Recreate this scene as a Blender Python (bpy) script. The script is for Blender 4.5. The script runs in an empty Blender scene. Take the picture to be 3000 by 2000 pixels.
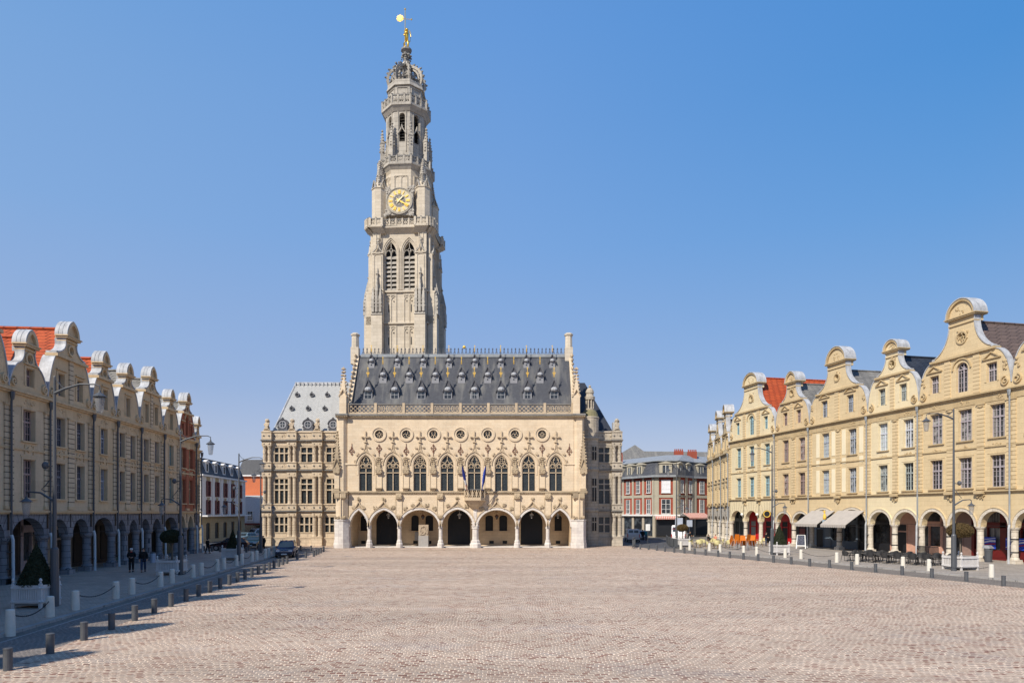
import bpy, math, random
from mathutils import Vector, Matrix
R = math.radians
PI = math.pi
rnd = random.Random(7)
S = bpy.context.scene
COL = S.collection

# ---------------------------------------------------------------- camera, light, exposure
CAMH = 4.4
cam = bpy.data.cameras.new('camera'); cam.lens = 24; cam.sensor_width = 36
cam.shift_y = 0.1667; cam.clip_end = 6000; cam.clip_start = 0.1
co = bpy.data.objects.new('camera', cam); COL.objects.link(co)
co.location = (0, 0, CAMH); co.rotation_euler = (R(90), 0, 0)
S.camera = co
SUNV = Vector((0.66, 0.92, -1.0)).normalized()          # the way the light travels
ELEV = math.asin(-SUNV.z); AZ = math.atan2(-SUNV.x, -SUNV.y)
w = bpy.data.worlds.new('World'); S.world = w; w.use_nodes = True
nt = w.node_tree; bg = nt.nodes['Background']
sky = nt.nodes.new('ShaderNodeTexSky'); sky.sky_type = 'NISHITA'; sky.sun_disc = False
sky.sun_elevation = ELEV; sky.sun_rotation = AZ
sky.air_density = 1.0; sky.dust_density = 0.9; sky.ozone_density = 2.6
# a spring sky deeper blue to the right and pale towards the horizon: graded by direction
def _n(t, **k):
    q = nt.nodes.new(t)
    for a_, v_ in k.items(): setattr(q, a_, v_)
    return q
SKS = 0.12
tc_ = _n('ShaderNodeTexCoord'); sp_ = _n('ShaderNodeSeparateXYZ'); nt.links.new(tc_.outputs['Generated'], sp_.inputs[0])
def _ramp(src, stops, f=1.0):
    q = _n('ShaderNodeValToRGB'); nt.links.new(src, q.inputs[0]); e = q.color_ramp.elements
    while len(e) < len(stops): e.new(.5)
    for el, (p_, c_) in zip(e, stops): el.position = p_; el.color = (*[v * f for v in c_], 1)
    return q.outputs[0]
zr_ = _ramp(sp_.outputs[2], [(0, (.47, .515, .665)), (.09, (.42, .487, .675)), (.17, (.295, .42, .685)), (.36, (.19, .378, .735)), (.58, (.13, .33, .73)), (1, (.06, .2, .56))])
mr_ = _n('ShaderNodeMapRange'); nt.links.new(sp_.outputs[0], mr_.inputs[0]); mr_.inputs[1].default_value = -.6; mr_.inputs[2].default_value = .6
xr_ = _ramp(mr_.outputs[0], [(0, (.66, .57, .5)), (.1, (.63, .555, .5)), (.5, (.5, .5, .5)), (.92, (.22, .405, .465)), (1, (.2, .39, .455))])
wz_ = _n('ShaderNodeMapRange'); nt.links.new(sp_.outputs[2], wz_.inputs[0]); wz_.inputs[1].default_value = .08; wz_.inputs[2].default_value = .5
m1_ = _n('ShaderNodeMix', data_type='RGBA'); nt.links.new(wz_.outputs[0], m1_.inputs[0]); m1_.inputs[6].default_value = (.5, .5, .5, 1); nt.links.new(xr_, m1_.inputs[7])
m2_ = _n('ShaderNodeMix', data_type='RGBA', blend_type='MULTIPLY'); m2_.inputs[0].default_value = 1; nt.links.new(zr_, m2_.inputs[6]); nt.links.new(m1_.outputs[2], m2_.inputs[7])
sc_ = _n('ShaderNodeVectorMath', operation='SCALE'); nt.links.new(m2_.outputs[2], sc_.inputs[0]); sc_.inputs['Scale'].default_value = 2 / 1.414 / SKS
m3_ = _n('ShaderNodeMix', data_type='RGBA'); m3_.inputs[0].default_value = .88; nt.links.new(sky.outputs[0], m3_.inputs[6]); nt.links.new(sc_.outputs[0], m3_.inputs[7])
nt.links.new(m3_.outputs[2], bg.inputs[0]); bg.inputs[1].default_value = SKS
sl = bpy.data.lights.new('sun', 'SUN'); sl.energy = 4.1; sl.angle = R(0.53); sl.color = (1, .92, .79)
so = bpy.data.objects.new('sun', sl); COL.objects.link(so); so.location = (-60, -80, 90)
so.rotation_euler = SUNV.to_track_quat('-Z', 'Y').to_euler()
S.view_settings.view_transform = 'Standard'; S.view_settings.look = 'None'
S.view_settings.exposure = 0.5; S.view_settings.gamma = 1.0
try: S.view_settings.use_curve_mapping = False
except Exception: pass

# ---------------------------------------------------------------- materials
MATS = {}
class NT:
    def __init__(s, name, rough=.8, metal=0, spec=.3):
        s.m = bpy.data.materials.new(name); s.m.use_nodes = True; s.t = s.m.node_tree
        s.b = s.t.nodes['Principled BSDF']; s.b.inputs['Roughness'].default_value = rough
        s.b.inputs['Metallic'].default_value = metal
        s.b.inputs['Specular IOR Level'].default_value = spec
        s.tc = None
    def n(s, typ, **k):
        q = s.t.nodes.new('ShaderNode' + typ)
        for a, v in k.items(): setattr(q, a, v)
        return q
    def l(s, a, b): s.t.links.new(a, b)
    def obj(s):
        if not s.tc: s.tc = s.n('TexCoord')
        return s.tc.outputs['Object']
    def math(s, op, a, b=None):
        q = s.n('Math', operation=op)
        for i, v in enumerate((a, b)):
            if v is None: continue
            if isinstance(v, (int, float)): q.inputs[i].default_value = v
            else: s.l(v, q.inputs[i])
        return q.outputs[0]
    def scl(s, vec, sc):
        q = s.n('Mapping'); s.l(vec, q.inputs[0]); q.inputs['Scale'].default_value = sc; return q.outputs[0]
    def noise(s, vec, scale, detail=3, rough=.55):
        q = s.n('TexNoise'); s.l(vec, q.inputs['Vector']); q.inputs['Scale'].default_value = scale
        q.inputs['Detail'].default_value = detail; q.inputs['Roughness'].default_value = rough; return q.outputs[0]
    def ramp(s, fac, stops):
        q = s.n('ValToRGB'); s.l(fac, q.inputs[0]); e = q.color_ramp.elements
        while len(e) < len(stops): e.new(.5)
        for el, (p, c) in zip(e, stops):
            el.position = p; el.color = (c, c, c, 1) if isinstance(c, (int, float)) else (*c, 1)
        return q.outputs[0]
    def mix(s, fac, a, b, mode='MIX'):
        q = s.n('Mix', data_type='RGBA', blend_type=mode)
        for i, v in ((0, fac), (6, a), (7, b)):
            if isinstance(v, (int, float)) and i == 0: q.inputs[0].default_value = v
            elif isinstance(v, tuple): q.inputs[i].default_value = (*v, 1)
            elif isinstance(v, (int, float)): q.inputs[i].default_value = (v, v, v, 1)
            else: s.l(v, q.inputs[i])
        return q.outputs[2]
    def bump(s, h, strength=.3, dist=.02):
        q = s.n('Bump'); q.inputs['Strength'].default_value = strength; q.inputs['Distance'].default_value = dist
        s.l(h, q.inputs['Height']); s.l(q.outputs[0], s.b.inputs['Normal'])
    def col(s, c): s.l(c, s.b.inputs['Base Color'])

def xz(N):
    """wall coordinates: along the wall (x+y) and up (z)"""
    sp = N.n('SeparateXYZ'); N.l(N.obj(), sp.inputs[0])
    cb = N.n('CombineXYZ'); N.l(N.math('ADD', sp.outputs[0], sp.outputs[1]), cb.inputs[0]); N.l(sp.outputs[2], cb.inputs[1])
    return cb.outputs[0]

def stone(name, c1, c2, joint, bw=.7, bh=.32, mortar=.012, dirt=.35, bump=.35, rough=.88, streak=.3, dcol=(.16, .13, .1), vary=.5):
    if name in MATS: return MATS[name]
    N = NT(name, rough)
    v = xz(N)
    br = N.n('TexBrick'); N.l(v, br.inputs['Vector'])
    br.inputs['Scale'].default_value = 1; br.inputs['Brick Width'].default_value = bw; br.inputs['Row Height'].default_value = bh
    br.inputs['Mortar Size'].default_value = mortar; br.inputs['Mortar Smooth'].default_value = .3
    br.inputs['Color1'].default_value = (*c1, 1); br.inputs['Color2'].default_value = (*c2, 1); br.inputs['Mortar'].default_value = (*joint, 1)
    br.inputs['Bias'].default_value = -.2
    n1 = N.noise(N.obj(), .55, 5); n2 = N.noise(N.obj(), 7, 4, .7)
    k = N.ramp(n1, [(.3, 1 - .3 * vary), (.7, 1.0)]); k2 = N.ramp(n2, [(.25, 1 - .28 * vary), (.75, 1.0)])
    c = N.mix(1, br.outputs[0], k, 'MULTIPLY'); c = N.mix(1, c, k2, 'MULTIPLY')
    st = N.noise(N.scl(N.obj(), (1.6, 1.6, .16)), 1.0, 5, .65)
    sf = N.ramp(st, [(.52, 0.0), (.78, streak)]); c = N.mix(sf, c, dcol)
    d = N.noise(N.obj(), 1.7, 6, .7); df = N.ramp(d, [(.56, 0.0), (.8, dirt)]); c = N.mix(df, c, dcol)
    N.col(c)
    h = N.math('ADD', N.math('MULTIPLY', br.outputs[1], -1.0), N.math('MULTIPLY', n2, .5))
    N.bump(h, bump, .02)
    MATS[name] = N.m; return N.m

def plain(name, c, rough=.6, metal=0, vary=.18, scale=3, spec=.4, bump=0):
    if name in MATS: return MATS[name]
    N = NT(name, rough, metal, spec)
    n1 = N.noise(N.obj(), scale, 4, .65)
    k = N.ramp(n1, [(.3, 1 - vary), (.7, 1.0)])
    N.col(N.mix(1, tuple(c), k, 'MULTIPLY'))
    if bump: N.bump(N.noise(N.obj(), scale * 6, 3), bump, .01)
    MATS[name] = N.m; return N.m

def tiles(name, c1, c2, joint, bw, bh, streak=.4, scol=(.4, .4, .36), bump=.6, rough=.65, sx=1.2, lo=.5, hi=.75):
    """roof covering: rows follow height, stains run down"""
    if name in MATS: return MATS[name]
    N = NT(name, rough)
    sp = N.n('SeparateXYZ'); N.l(N.obj(), sp.inputs[0])
    cb = N.n('CombineXYZ'); N.l(N.math('ADD', sp.outputs[0], N.math('MULTIPLY', sp.outputs[1], .35)), cb.inputs[0]); N.l(sp.outputs[2], cb.inputs[1])
    br = N.n('TexBrick'); N.l(cb.outputs[0], br.inputs['Vector'])
    br.inputs['Scale'].default_value = 1; br.inputs['Brick Width'].default_value = bw; br.inputs['Row Height'].default_value = bh
    br.inputs['Mortar Size'].default_value = .018; br.inputs['Mortar Smooth'].default_value = .6
    br.inputs['Color1'].default_value = (*c1, 1); br.inputs['Color2'].default_value = (*c2, 1); br.inputs['Mortar'].default_value = (*joint, 1)
    n2 = N.noise(N.obj(), 5, 5, .75)
    c = N.mix(1, br.outputs[0], N.ramp(n2, [(.25, .62), (.75, 1.0)]), 'MULTIPLY')
    st = N.noise(N.scl(N.obj(), (sx, .25, .1)), 1.0, 5, .6)
    c = N.mix(N.ramp(st, [(lo, 0.0), (hi, streak)]), c, scol)
    N.col(c); N.bump(N.math('MULTIPLY', br.outputs[1], -1.0), bump, .03)
    MATS[name] = N.m; return N.m

M_SAND = stone('limestone_ashlar', (.73, .595, .43), (.67, .53, .37), (.58, .455, .32), .75, .33, .008, .3, .25, streak=.28, dcol=(.4, .32, .24), vary=.55)
M_SANDC = stone('limestone_carved', (.6, .475, .33), (.53, .415, .285), (.4, .3, .2), 3, .9, .006, .75, .6, streak=.55, dcol=(.22, .17, .125))
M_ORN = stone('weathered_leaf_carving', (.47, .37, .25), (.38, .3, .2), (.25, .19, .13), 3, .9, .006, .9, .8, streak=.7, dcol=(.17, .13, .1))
M_WHITE = stone('white_sandstone_blocks', (.72, .67, .62), (.55, .5, .47), (.55, .5, .45), .62, .36, .012, .3, .4, streak=.18, dcol=(.34, .27, .2))
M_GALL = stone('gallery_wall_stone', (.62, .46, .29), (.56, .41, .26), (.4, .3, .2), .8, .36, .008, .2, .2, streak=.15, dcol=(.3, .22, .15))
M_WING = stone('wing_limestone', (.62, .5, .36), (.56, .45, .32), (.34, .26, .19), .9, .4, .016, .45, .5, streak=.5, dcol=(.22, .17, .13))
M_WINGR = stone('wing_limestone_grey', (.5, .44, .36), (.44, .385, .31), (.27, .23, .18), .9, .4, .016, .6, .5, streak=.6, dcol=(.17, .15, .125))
M_TOW = stone('belfry_limestone', (.64, .56, .45), (.56, .485, .38), (.4, .34, .26), 1.1, .48, .01, .4, .4, streak=.35, dcol=(.3, .26, .21))
M_TOWG = stone('belfry_weathered_stone', (.5, .46, .4), (.4, .365, .315), (.26, .23, .2), 1.3, .6, .01, .85, .7, streak=.7, dcol=(.17, .15, .135))
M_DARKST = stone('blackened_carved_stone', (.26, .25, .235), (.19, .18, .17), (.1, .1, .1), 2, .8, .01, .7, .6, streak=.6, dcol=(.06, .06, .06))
M_YEL = stone('ochre_painted_render', (.66, .52, .315), (.6, .47, .285), (.44, .34, .2), 1.3, .42, .009, .45, .25, streak=.5, dcol=(.45, .32, .18), vary=.3)
M_YEL2 = stone('pale_ochre_render', (.73, .62, .41), (.69, .58, .385), (.55, .45, .29), 1.3, .42, .007, .38, .2, streak=.42, dcol=(.5, .38, .22), vary=.3)
M_YEL3 = stone('sandy_ochre_render', (.66, .51, .31), (.62, .475, .285), (.48, .37, .22), 1.3, .42, .006, .35, .2, streak=.4, dcol=(.4, .3, .19), vary=.45)
M_CREAM = stone('cream_painted_panels', (.78, .69, .5), (.76, .67, .48), (.7, .6, .42), 3, 2, .003, .06, .1, streak=.1, dcol=(.6, .5, .35), vary=.2)
M_YELP = stone('ochre_banded_pilaster', (.66, .515, .31), (.6, .465, .28), (.3, .21, .11), 8, .34, .03, .15, .8, streak=.2, dcol=(.4, .28, .15), vary=.3)
M_YELC = stone('ochre_carved_stone', (.56, .43, .25), (.5, .375, .21), (.4, .3, .17), 4, 2, .003, .75, .6, streak=.55, dcol=(.28, .19, .1))
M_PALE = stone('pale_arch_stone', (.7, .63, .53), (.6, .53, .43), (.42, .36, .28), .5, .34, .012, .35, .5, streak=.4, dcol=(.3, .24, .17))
M_LFT = stone('grey_limestone_front', (.66, .52, .35), (.58, .45, .3), (.42, .34, .25), 2.2, .8, .004, .35, .3, streak=.45, dcol=(.24, .19, .14))
M_LFTP = stone('grey_limestone_banded', (.66, .53, .36), (.6, .47, .32), (.13, .1, .08), 8, .34, .03, .3, .9, streak=.4, dcol=(.24, .19, .14))
M_LFTG = stone('gable_limestone', (.66, .5, .31), (.58, .43, .26), (.42, .33, .23), 3, 1.5, .003, .6, .3, streak=.6, dcol=(.27, .18, .11))
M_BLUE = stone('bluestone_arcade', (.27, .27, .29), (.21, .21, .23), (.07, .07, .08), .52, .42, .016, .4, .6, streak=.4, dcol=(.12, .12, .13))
M_BRICK = stone('red_brick_trim', (.42, .12, .06), (.36, .1, .05), (.33, .2, .14), .24, .08, .01, .3, .3, streak=.3, dcol=(.2, .08, .05))
M_BRICKO = stone('orange_brick', (.62, .15, .05), (.55, .13, .045), (.5, .25, .16), .24, .08, .008, .1, .2, streak=.1, dcol=(.35, .1, .05))
M_BRICKR = stone('dark_red_brick', (.4, .08, .045), (.34, .065, .04), (.24, .09, .06), .24, .08, .01, .2, .2, streak=.2, dcol=(.2, .07, .05))
M_CONC = stone('grey_beige_render', (.46, .42, .33), (.43, .39, .31), (.34, .3, .24), 3, 1.2, .004, .3, .2, streak=.4, dcol=(.25, .21, .16))
M_WREND = stone('white_wall_render', (.78, .76, .74), (.74, .72, .7), (.6, .58, .56), 4, 2, .003, .15, .15, streak=.25, dcol=(.5, .47, .44), vary=.25)
M_BEIGE = stone('beige_ground_floor_stone', (.5, .4, .25), (.46, .37, .23), (.3, .24, .15), 1.2, .5, .012, .3, .3, streak=.3, dcol=(.25, .19, .12))
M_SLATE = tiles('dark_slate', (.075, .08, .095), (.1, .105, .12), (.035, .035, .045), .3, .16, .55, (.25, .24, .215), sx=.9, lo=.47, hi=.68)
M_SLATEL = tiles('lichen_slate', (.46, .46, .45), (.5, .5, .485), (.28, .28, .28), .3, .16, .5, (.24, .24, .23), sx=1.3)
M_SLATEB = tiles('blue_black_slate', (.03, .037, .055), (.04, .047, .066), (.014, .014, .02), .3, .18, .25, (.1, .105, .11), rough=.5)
M_SLATEM = tiles('mossy_grey_slate', (.19, .185, .175), (.25, .24, .225), (.08, .08, .075), .32, .2, .5, (.33, .31, .27))
M_SLATEBR = tiles('brown_diamond_slate', (.14, .1, .085), (.17, .12, .1), (.05, .035, .03), .4, .4, .2, (.09, .07, .06))
M_TILE = tiles('orange_clay_tile', (.55, .1, .028), (.45, .075, .022), (.16, .03, .012), .3, .24, .3, (.28, .09, .05), bump=.8, rough=.75)
def zinc(name, c, rough=.42, lo=.55):
    N = NT(name, rough, 0, .4)
    n1 = N.noise(N.scl(N.obj(), (1, 1, .4)), 2.2, 6, .7)
    N.col(N.mix(N.ramp(n1, [(.35, 0.), (.65, 1.)]), tuple(x * lo for x in c), c))
    MATS[name] = N.m; return N.m
M_ZINC = zinc('weathered_zinc', (.5, .51, .53), .6); M_LEAD = zinc('dormer_lead', (.3, .3, .32), .5, .7)
M_ZINCB = zinc('blue_grey_zinc', (.29, .31, .33), .6, .7); M_ZINCD = zinc('blackened_lead', (.11, .11, .125), .5, .6)
M_GOLD = plain('gold_leaf', (.95, .62, .12), .3, .75, .1)
M_GOLDP = plain('gold_paint', (.85, .55, .1), .45, .25, .1)
M_IRON = plain('rusty_iron', (.17, .055, .03), .7, .2); M_BLACK = plain('black_iron', (.02, .02, .023), .5, .3)
M_POLE = plain('grey_lamp_paint', (.085, .09, .1), .45, .1, .12); M_BOLL = plain('dark_bollard_paint', (.1, .105, .115), .5, .1, .3)
M_WBOLL = stone('chalk_white_bollard_stone', (.72, .68, .6), (.7, .66, .58), (.6, .5, .4), 5, 5, .003, .5, .3, streak=.3, dcol=(.5, .36, .22))
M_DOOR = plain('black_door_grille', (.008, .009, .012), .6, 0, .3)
def glass(name, c1, c2, sc=1.1, rough=.12):
    N = NT(name, rough, 0, .6)
    N.col(N.ramp(N.noise(N.obj(), sc, 2), [(.4, c1), (.6, c2)])); MATS[name] = N.m; return N.m
def varied_glass(name):
    N = NT(name, .1, 0, .7); oi = N.n('ObjectInfo')
    curt = N.ramp(N.noise(N.scl(N.obj(), (6, 1, .6)), 1.5, 2), [(.35, (.07, .07, .075)), (.65, (.24, .24, .235))])
    sp = N.n('SeparateXYZ'); N.l(N.obj(), sp.inputs[0])
    dark = N.ramp(N.noise(N.obj(), .9, 2), [(.4, (.01, .012, .016)), (.62, (.06, .07, .08))])
    has = N.math('GREATER_THAN', oi.outputs['Random'], .7)
    edge = N.math('GREATER_THAN', N.math('ABSOLUTE', sp.outputs[0]), N.math('MULTIPLY', oi.outputs['Random'], .32))
    N.col(N.mix(N.math('MULTIPLY', has, edge), dark, curt)); MATS[name] = N.m; return N.m
M_GLASS = varied_glass('window_glass')
M_GLASSL = glass('leaded_glass', (.006, .01, .012), (.03, .037, .04), 9, .35)
M_GLASSC = glass('curtained_glass', (.05, .055, .06), (.34, .34, .33), 1.6)
M_CURT = plain('pale_curtain_behind_glass', (.42, .47, .47), .35, 0, .4, 3)
M_FBLUE = plain('pale_blue_window_paint', (.33, .52, .6), .5); M_FLIL = plain('mauve_window_paint', (.36, .26, .25), .5)
M_FGREY = plain('blue_grey_window_paint', (.38, .42, .5), .5); M_FWHT = plain('white_window_paint', (.62, .65, .72), .5)
M_FMAUV = plain('grey_mauve_window_paint', (.42, .38, .41), .5); M_FDARK = plain('dim_window_paint', (.2, .2, .24), .5)
M_FWOOD = plain('stone_window_mullion', (.5, .42, .3), .8); M_FTEAL = plain('teal_window_paint', (.12, .28, .32), .5)
M_SHUT = plain('dark_red_shutter', (.14, .022, .02), .6); M_WPAINT = plain('white_paint', (.78, .78, .76), .5)
M_AWN = plain('off_white_awning_cloth', (.43, .39, .35), .9, 0, .18, 2)
M_LAMPG = plain('lantern_glass', (.3, .31, .33), .15, 0, .15); M_LAMPG.node_tree.nodes['Principled BSDF'].inputs['Alpha'].default_value = .45
# ---------------------------------------------------------------- mesh helpers
class MB:
    def __init__(s): s.v = []; s.f = []; s.m = []; s.k = 0; s.sm = False
    def add(s, vs, fs, k=None):
        o = len(s.v); s.v += [tuple(p) for p in vs]
        s.f += [tuple(i + o for i in f) for f in fs]; s.m += [s.k if k is None else k] * len(fs)
    def box(s, x0, x1, y0, y1, z0, z1, k=None):
        s.add([(x0, y0, z0), (x1, y0, z0), (x1, y1, z0), (x0, y1, z0), (x0, y0, z1), (x1, y0, z1), (x1, y1, z1), (x0, y1, z1)],
              [(0, 3, 2, 1), (4, 5, 6, 7), (0, 1, 5, 4), (1, 2, 6, 5), (2, 3, 7, 6), (3, 0, 4, 7)], k)
    def taper(s, x0, x1, y0, y1, z0, X0, X1, Y0, Y1, z1, k=None):
        s.add([(x0, y0, z0), (x1, y0, z0), (x1, y1, z0), (x0, y1, z0), (X0, Y0, z1), (X1, Y0, z1), (X1, Y1, z1), (X0, Y1, z1)],
              [(0, 3, 2, 1), (4, 5, 6, 7), (0, 1, 5, 4), (1, 2, 6, 5), (2, 3, 7, 6), (3, 0, 4, 7)], k)
    def poly(s, pts, y0, y1, k=None):
        """outline in x,z made solid between y0 and y1"""
        n = len(pts)
        s.add([(x, y0, z) for x, z in pts] + [(x, y1, z) for x, z in pts],
              [tuple(range(n)), tuple(range(2 * n - 1, n - 1, -1))] + [(i, i + n, (i + 1) % n + n, (i + 1) % n) for i in range(n)], k)
    def polyx(s, pts, x0, x1, k=None):
        """outline in y,z made solid between x0 and x1"""
        n = len(pts)
        s.add([(x0, y, z) for y, z in pts] + [(x1, y, z) for y, z in pts],
              [tuple(range(n)), tuple(range(2 * n - 1, n - 1, -1))] + [(i, i + n, (i + 1) % n + n, (i + 1) % n) for i in range(n)], k)
    def prism(s, pts, z0, z1, k=None, pts1=None):
        n = len(pts); q = pts1 or pts
        s.add([(x, y, z0) for x, y in pts] + [(x, y, z1) for x, y in q],
              [tuple(range(n - 1, -1, -1)), tuple(range(n, 2 * n))] + [(i, (i + 1) % n, (i + 1) % n + n, i + n) for i in range(n)], k)
    def lathe(s, prof, cx=0, cy=0, n=12, k=None, a0=0):
        vs = []; fs = []
        for r, z in prof:
            for i in range(n):
                a = a0 + 2 * PI * i / n; vs.append((cx + r * math.cos(a), cy + r * math.sin(a), z))
        for j in range(len(prof) - 1):
            for i in range(n):
                i2 = (i + 1) % n; fs.append((j * n + i, j * n + i2, (j + 1) * n + i2, (j + 1) * n + i))
        fs.append(tuple(range(n - 1, -1, -1))); fs.append(tuple(range((len(prof) - 1) * n, len(prof) * n)))
        s.add(vs, fs, k)
    def rib(s, pts, wd, y0, y1, k=None, closed=False):
        """flat band of width wd along a line in x,z, solid between y0 and y1"""
        n = len(pts)
        if n < 2: return
        L = []
        for i in range(n):
            a = pts[(i - 1) % n] if (closed or i > 0) else pts[i]; b = pts[(i + 1) % n] if (closed or i < n - 1) else pts[i]
            dx, dz = b[0] - a[0], b[1] - a[1]; l = math.hypot(dx, dz) or 1
            w_ = wd(i / (n - 1)) if callable(wd) else wd
            nx, nz = -dz / l * w_ / 2, dx / l * w_ / 2
            L.append((pts[i][0] + nx, pts[i][1] + nz, pts[i][0] - nx, pts[i][1] - nz))
        vs = []
        for a, b, c, d in L: vs += [(a, y0, b), (c, y0, d), (c, y1, d), (a, y1, b)]
        fs = []
        for i in range(n if closed else n - 1):
            j = (i + 1) % n
            for q in range(4):
                q2 = (q + 1) % 4; fs.append((4 * i + q, 4 * i + q2, 4 * j + q2, 4 * j + q))
        if not closed: fs += [(0, 3, 2, 1), (4 * n - 4, 4 * n - 3, 4 * n - 2, 4 * n - 1)]
        s.add(vs, fs, k)
    def tube(s, pts, r, n=6, k=None):
        P = [Vector(p) for p in pts]; vs = []; fs = []
        up = Vector((0, 0, 1))
        for i, p in enumerate(P):
            d = (P[min(i + 1, len(P) - 1)] - P[max(i - 1, 0)]).normalized()
            u = d.cross(up if abs(d.z) < .95 else Vector((1, 0, 0))).normalized(); v = u.cross(d)
            rr = r[i] if isinstance(r, (list, tuple)) else r
            for q in range(n):
                a = 2 * PI * q / n; vs.append(p + (u * math.cos(a) + v * math.sin(a)) * rr)
        for i in range(len(P) - 1):
            for q in range(n):
                q2 = (q + 1) % n; fs.append((i * n + q, i * n + q2, (i + 1) * n + q2, (i + 1) * n + q))
        fs.append(tuple(range(n - 1, -1, -1))); fs.append(tuple(range((len(P) - 1) * n, len(P) * n)))
        s.add(vs, fs, k)
    def lump(s, x, y, z, r, sx=1, sy=1, sz=1, k=None, jag=.35):
        t = .5257; u = .8507
        V = [(-t, 0, u), (t, 0, u), (-t, 0, -u), (t, 0, -u), (0, u, t), (0, u, -t), (0, -u, t), (0, -u, -t), (u, t, 0), (-u, t, 0), (u, -t, 0), (-u, -t, 0)]
        F = [(0, 4, 1), (0, 9, 4), (9, 5, 4), (4, 5, 8), (4, 8, 1), (8, 10, 1), (8, 3, 10), (5, 3, 8), (5, 2, 3), (2, 7, 3), (7, 10, 3), (7, 6, 10), (7, 11, 6), (11, 0, 6), (0, 1, 6), (6, 1, 10), (9, 0, 11), (9, 11, 2), (9, 2, 5), (7, 2, 11)]
        s.add([(x + a * r * sx * (1 + rnd.uniform(-jag, jag)), y + b * r * sy * (1 + rnd.uniform(-jag, jag)), z + c * r * sz * (1 + rnd.uniform(-jag, jag))) for a, b, c in V], F, k)
    def ball(s, x, y, z, r, n=12, m=8, sz=1, k=None):
        s.lathe([(max(1e-4, r * math.sin(PI * j / m)), z - r * sz * math.cos(PI * j / m)) for j in range(m + 1)], x, y, n, k)
    def mark(s): return len(s.v)
    def xf(s, n0, mat):
        for i in range(n0, len(s.v)): s.v[i] = tuple(mat @ Vector(s.v[i]))
    def build(s, name, mats, parent=None, smooth=False, loc=None):
        me = bpy.data.meshes.new(name); me.from_pydata(s.v, [], s.f)
        for m in (mats if isinstance(mats, (list, tuple)) else [mats]): me.materials.append(m)
        if any(s.m): me.polygons.foreach_set('material_index', s.m)
        if smooth: me.polygons.foreach_set('use_smooth', [True] * len(me.polygons))
        me.update(); o = bpy.data.objects.new(name, me); COL.objects.link(o)
        if parent: o.parent = parent; KIDS.setdefault(parent.name, []).append(o)
        if loc: o.location = loc
        return o

def tag(o, label=None, cat=None, group=None, kind=None):
    if label: o['label'] = label
    if cat: o['category'] = cat
    if group: o['group'] = group
    if kind: o['kind'] = kind
    return o
def thing(name, label, cat, loc=(0, 0, 0), rz=0, group=None):
    o = bpy.data.objects.new(name, None); COL.objects.link(o); o.location = loc; o.rotation_euler = (0, 0, rz); o.empty_display_size = .3
    return tag(o, label, cat, group)
def copy_tree(o, parent=None, loc=None, rz=None, label=None):
    c = o.copy(); COL.objects.link(c)
    if parent is not None: c.parent = parent; KIDS.setdefault(parent.name, []).append(c)
    for ch in list(KIDS.get(o.name, ())): copy_tree(ch, c)
    if loc is not None: c.location = loc
    if rz is not None: c.rotation_euler = (0, 0, rz)
    if label: c['label'] = label
    return c
KIDS = {}
ORD = 'nearest second third fourth fifth sixth seventh eighth ninth tenth eleventh twelfth thirteenth fourteenth fifteenth sixteenth seventeenth eighteenth nineteenth twentieth twenty-first twenty-second twenty-third twenty-fourth twenty-fifth twenty-sixth twenty-seventh twenty-eighth twenty-ninth thirtieth'.split()

def G(px, py):
    """ground point shown at a photo pixel"""
    k = CAMH / (py - 1500.0); return Vector(((px - 1500) * k, 2000 * k, 0))

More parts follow.
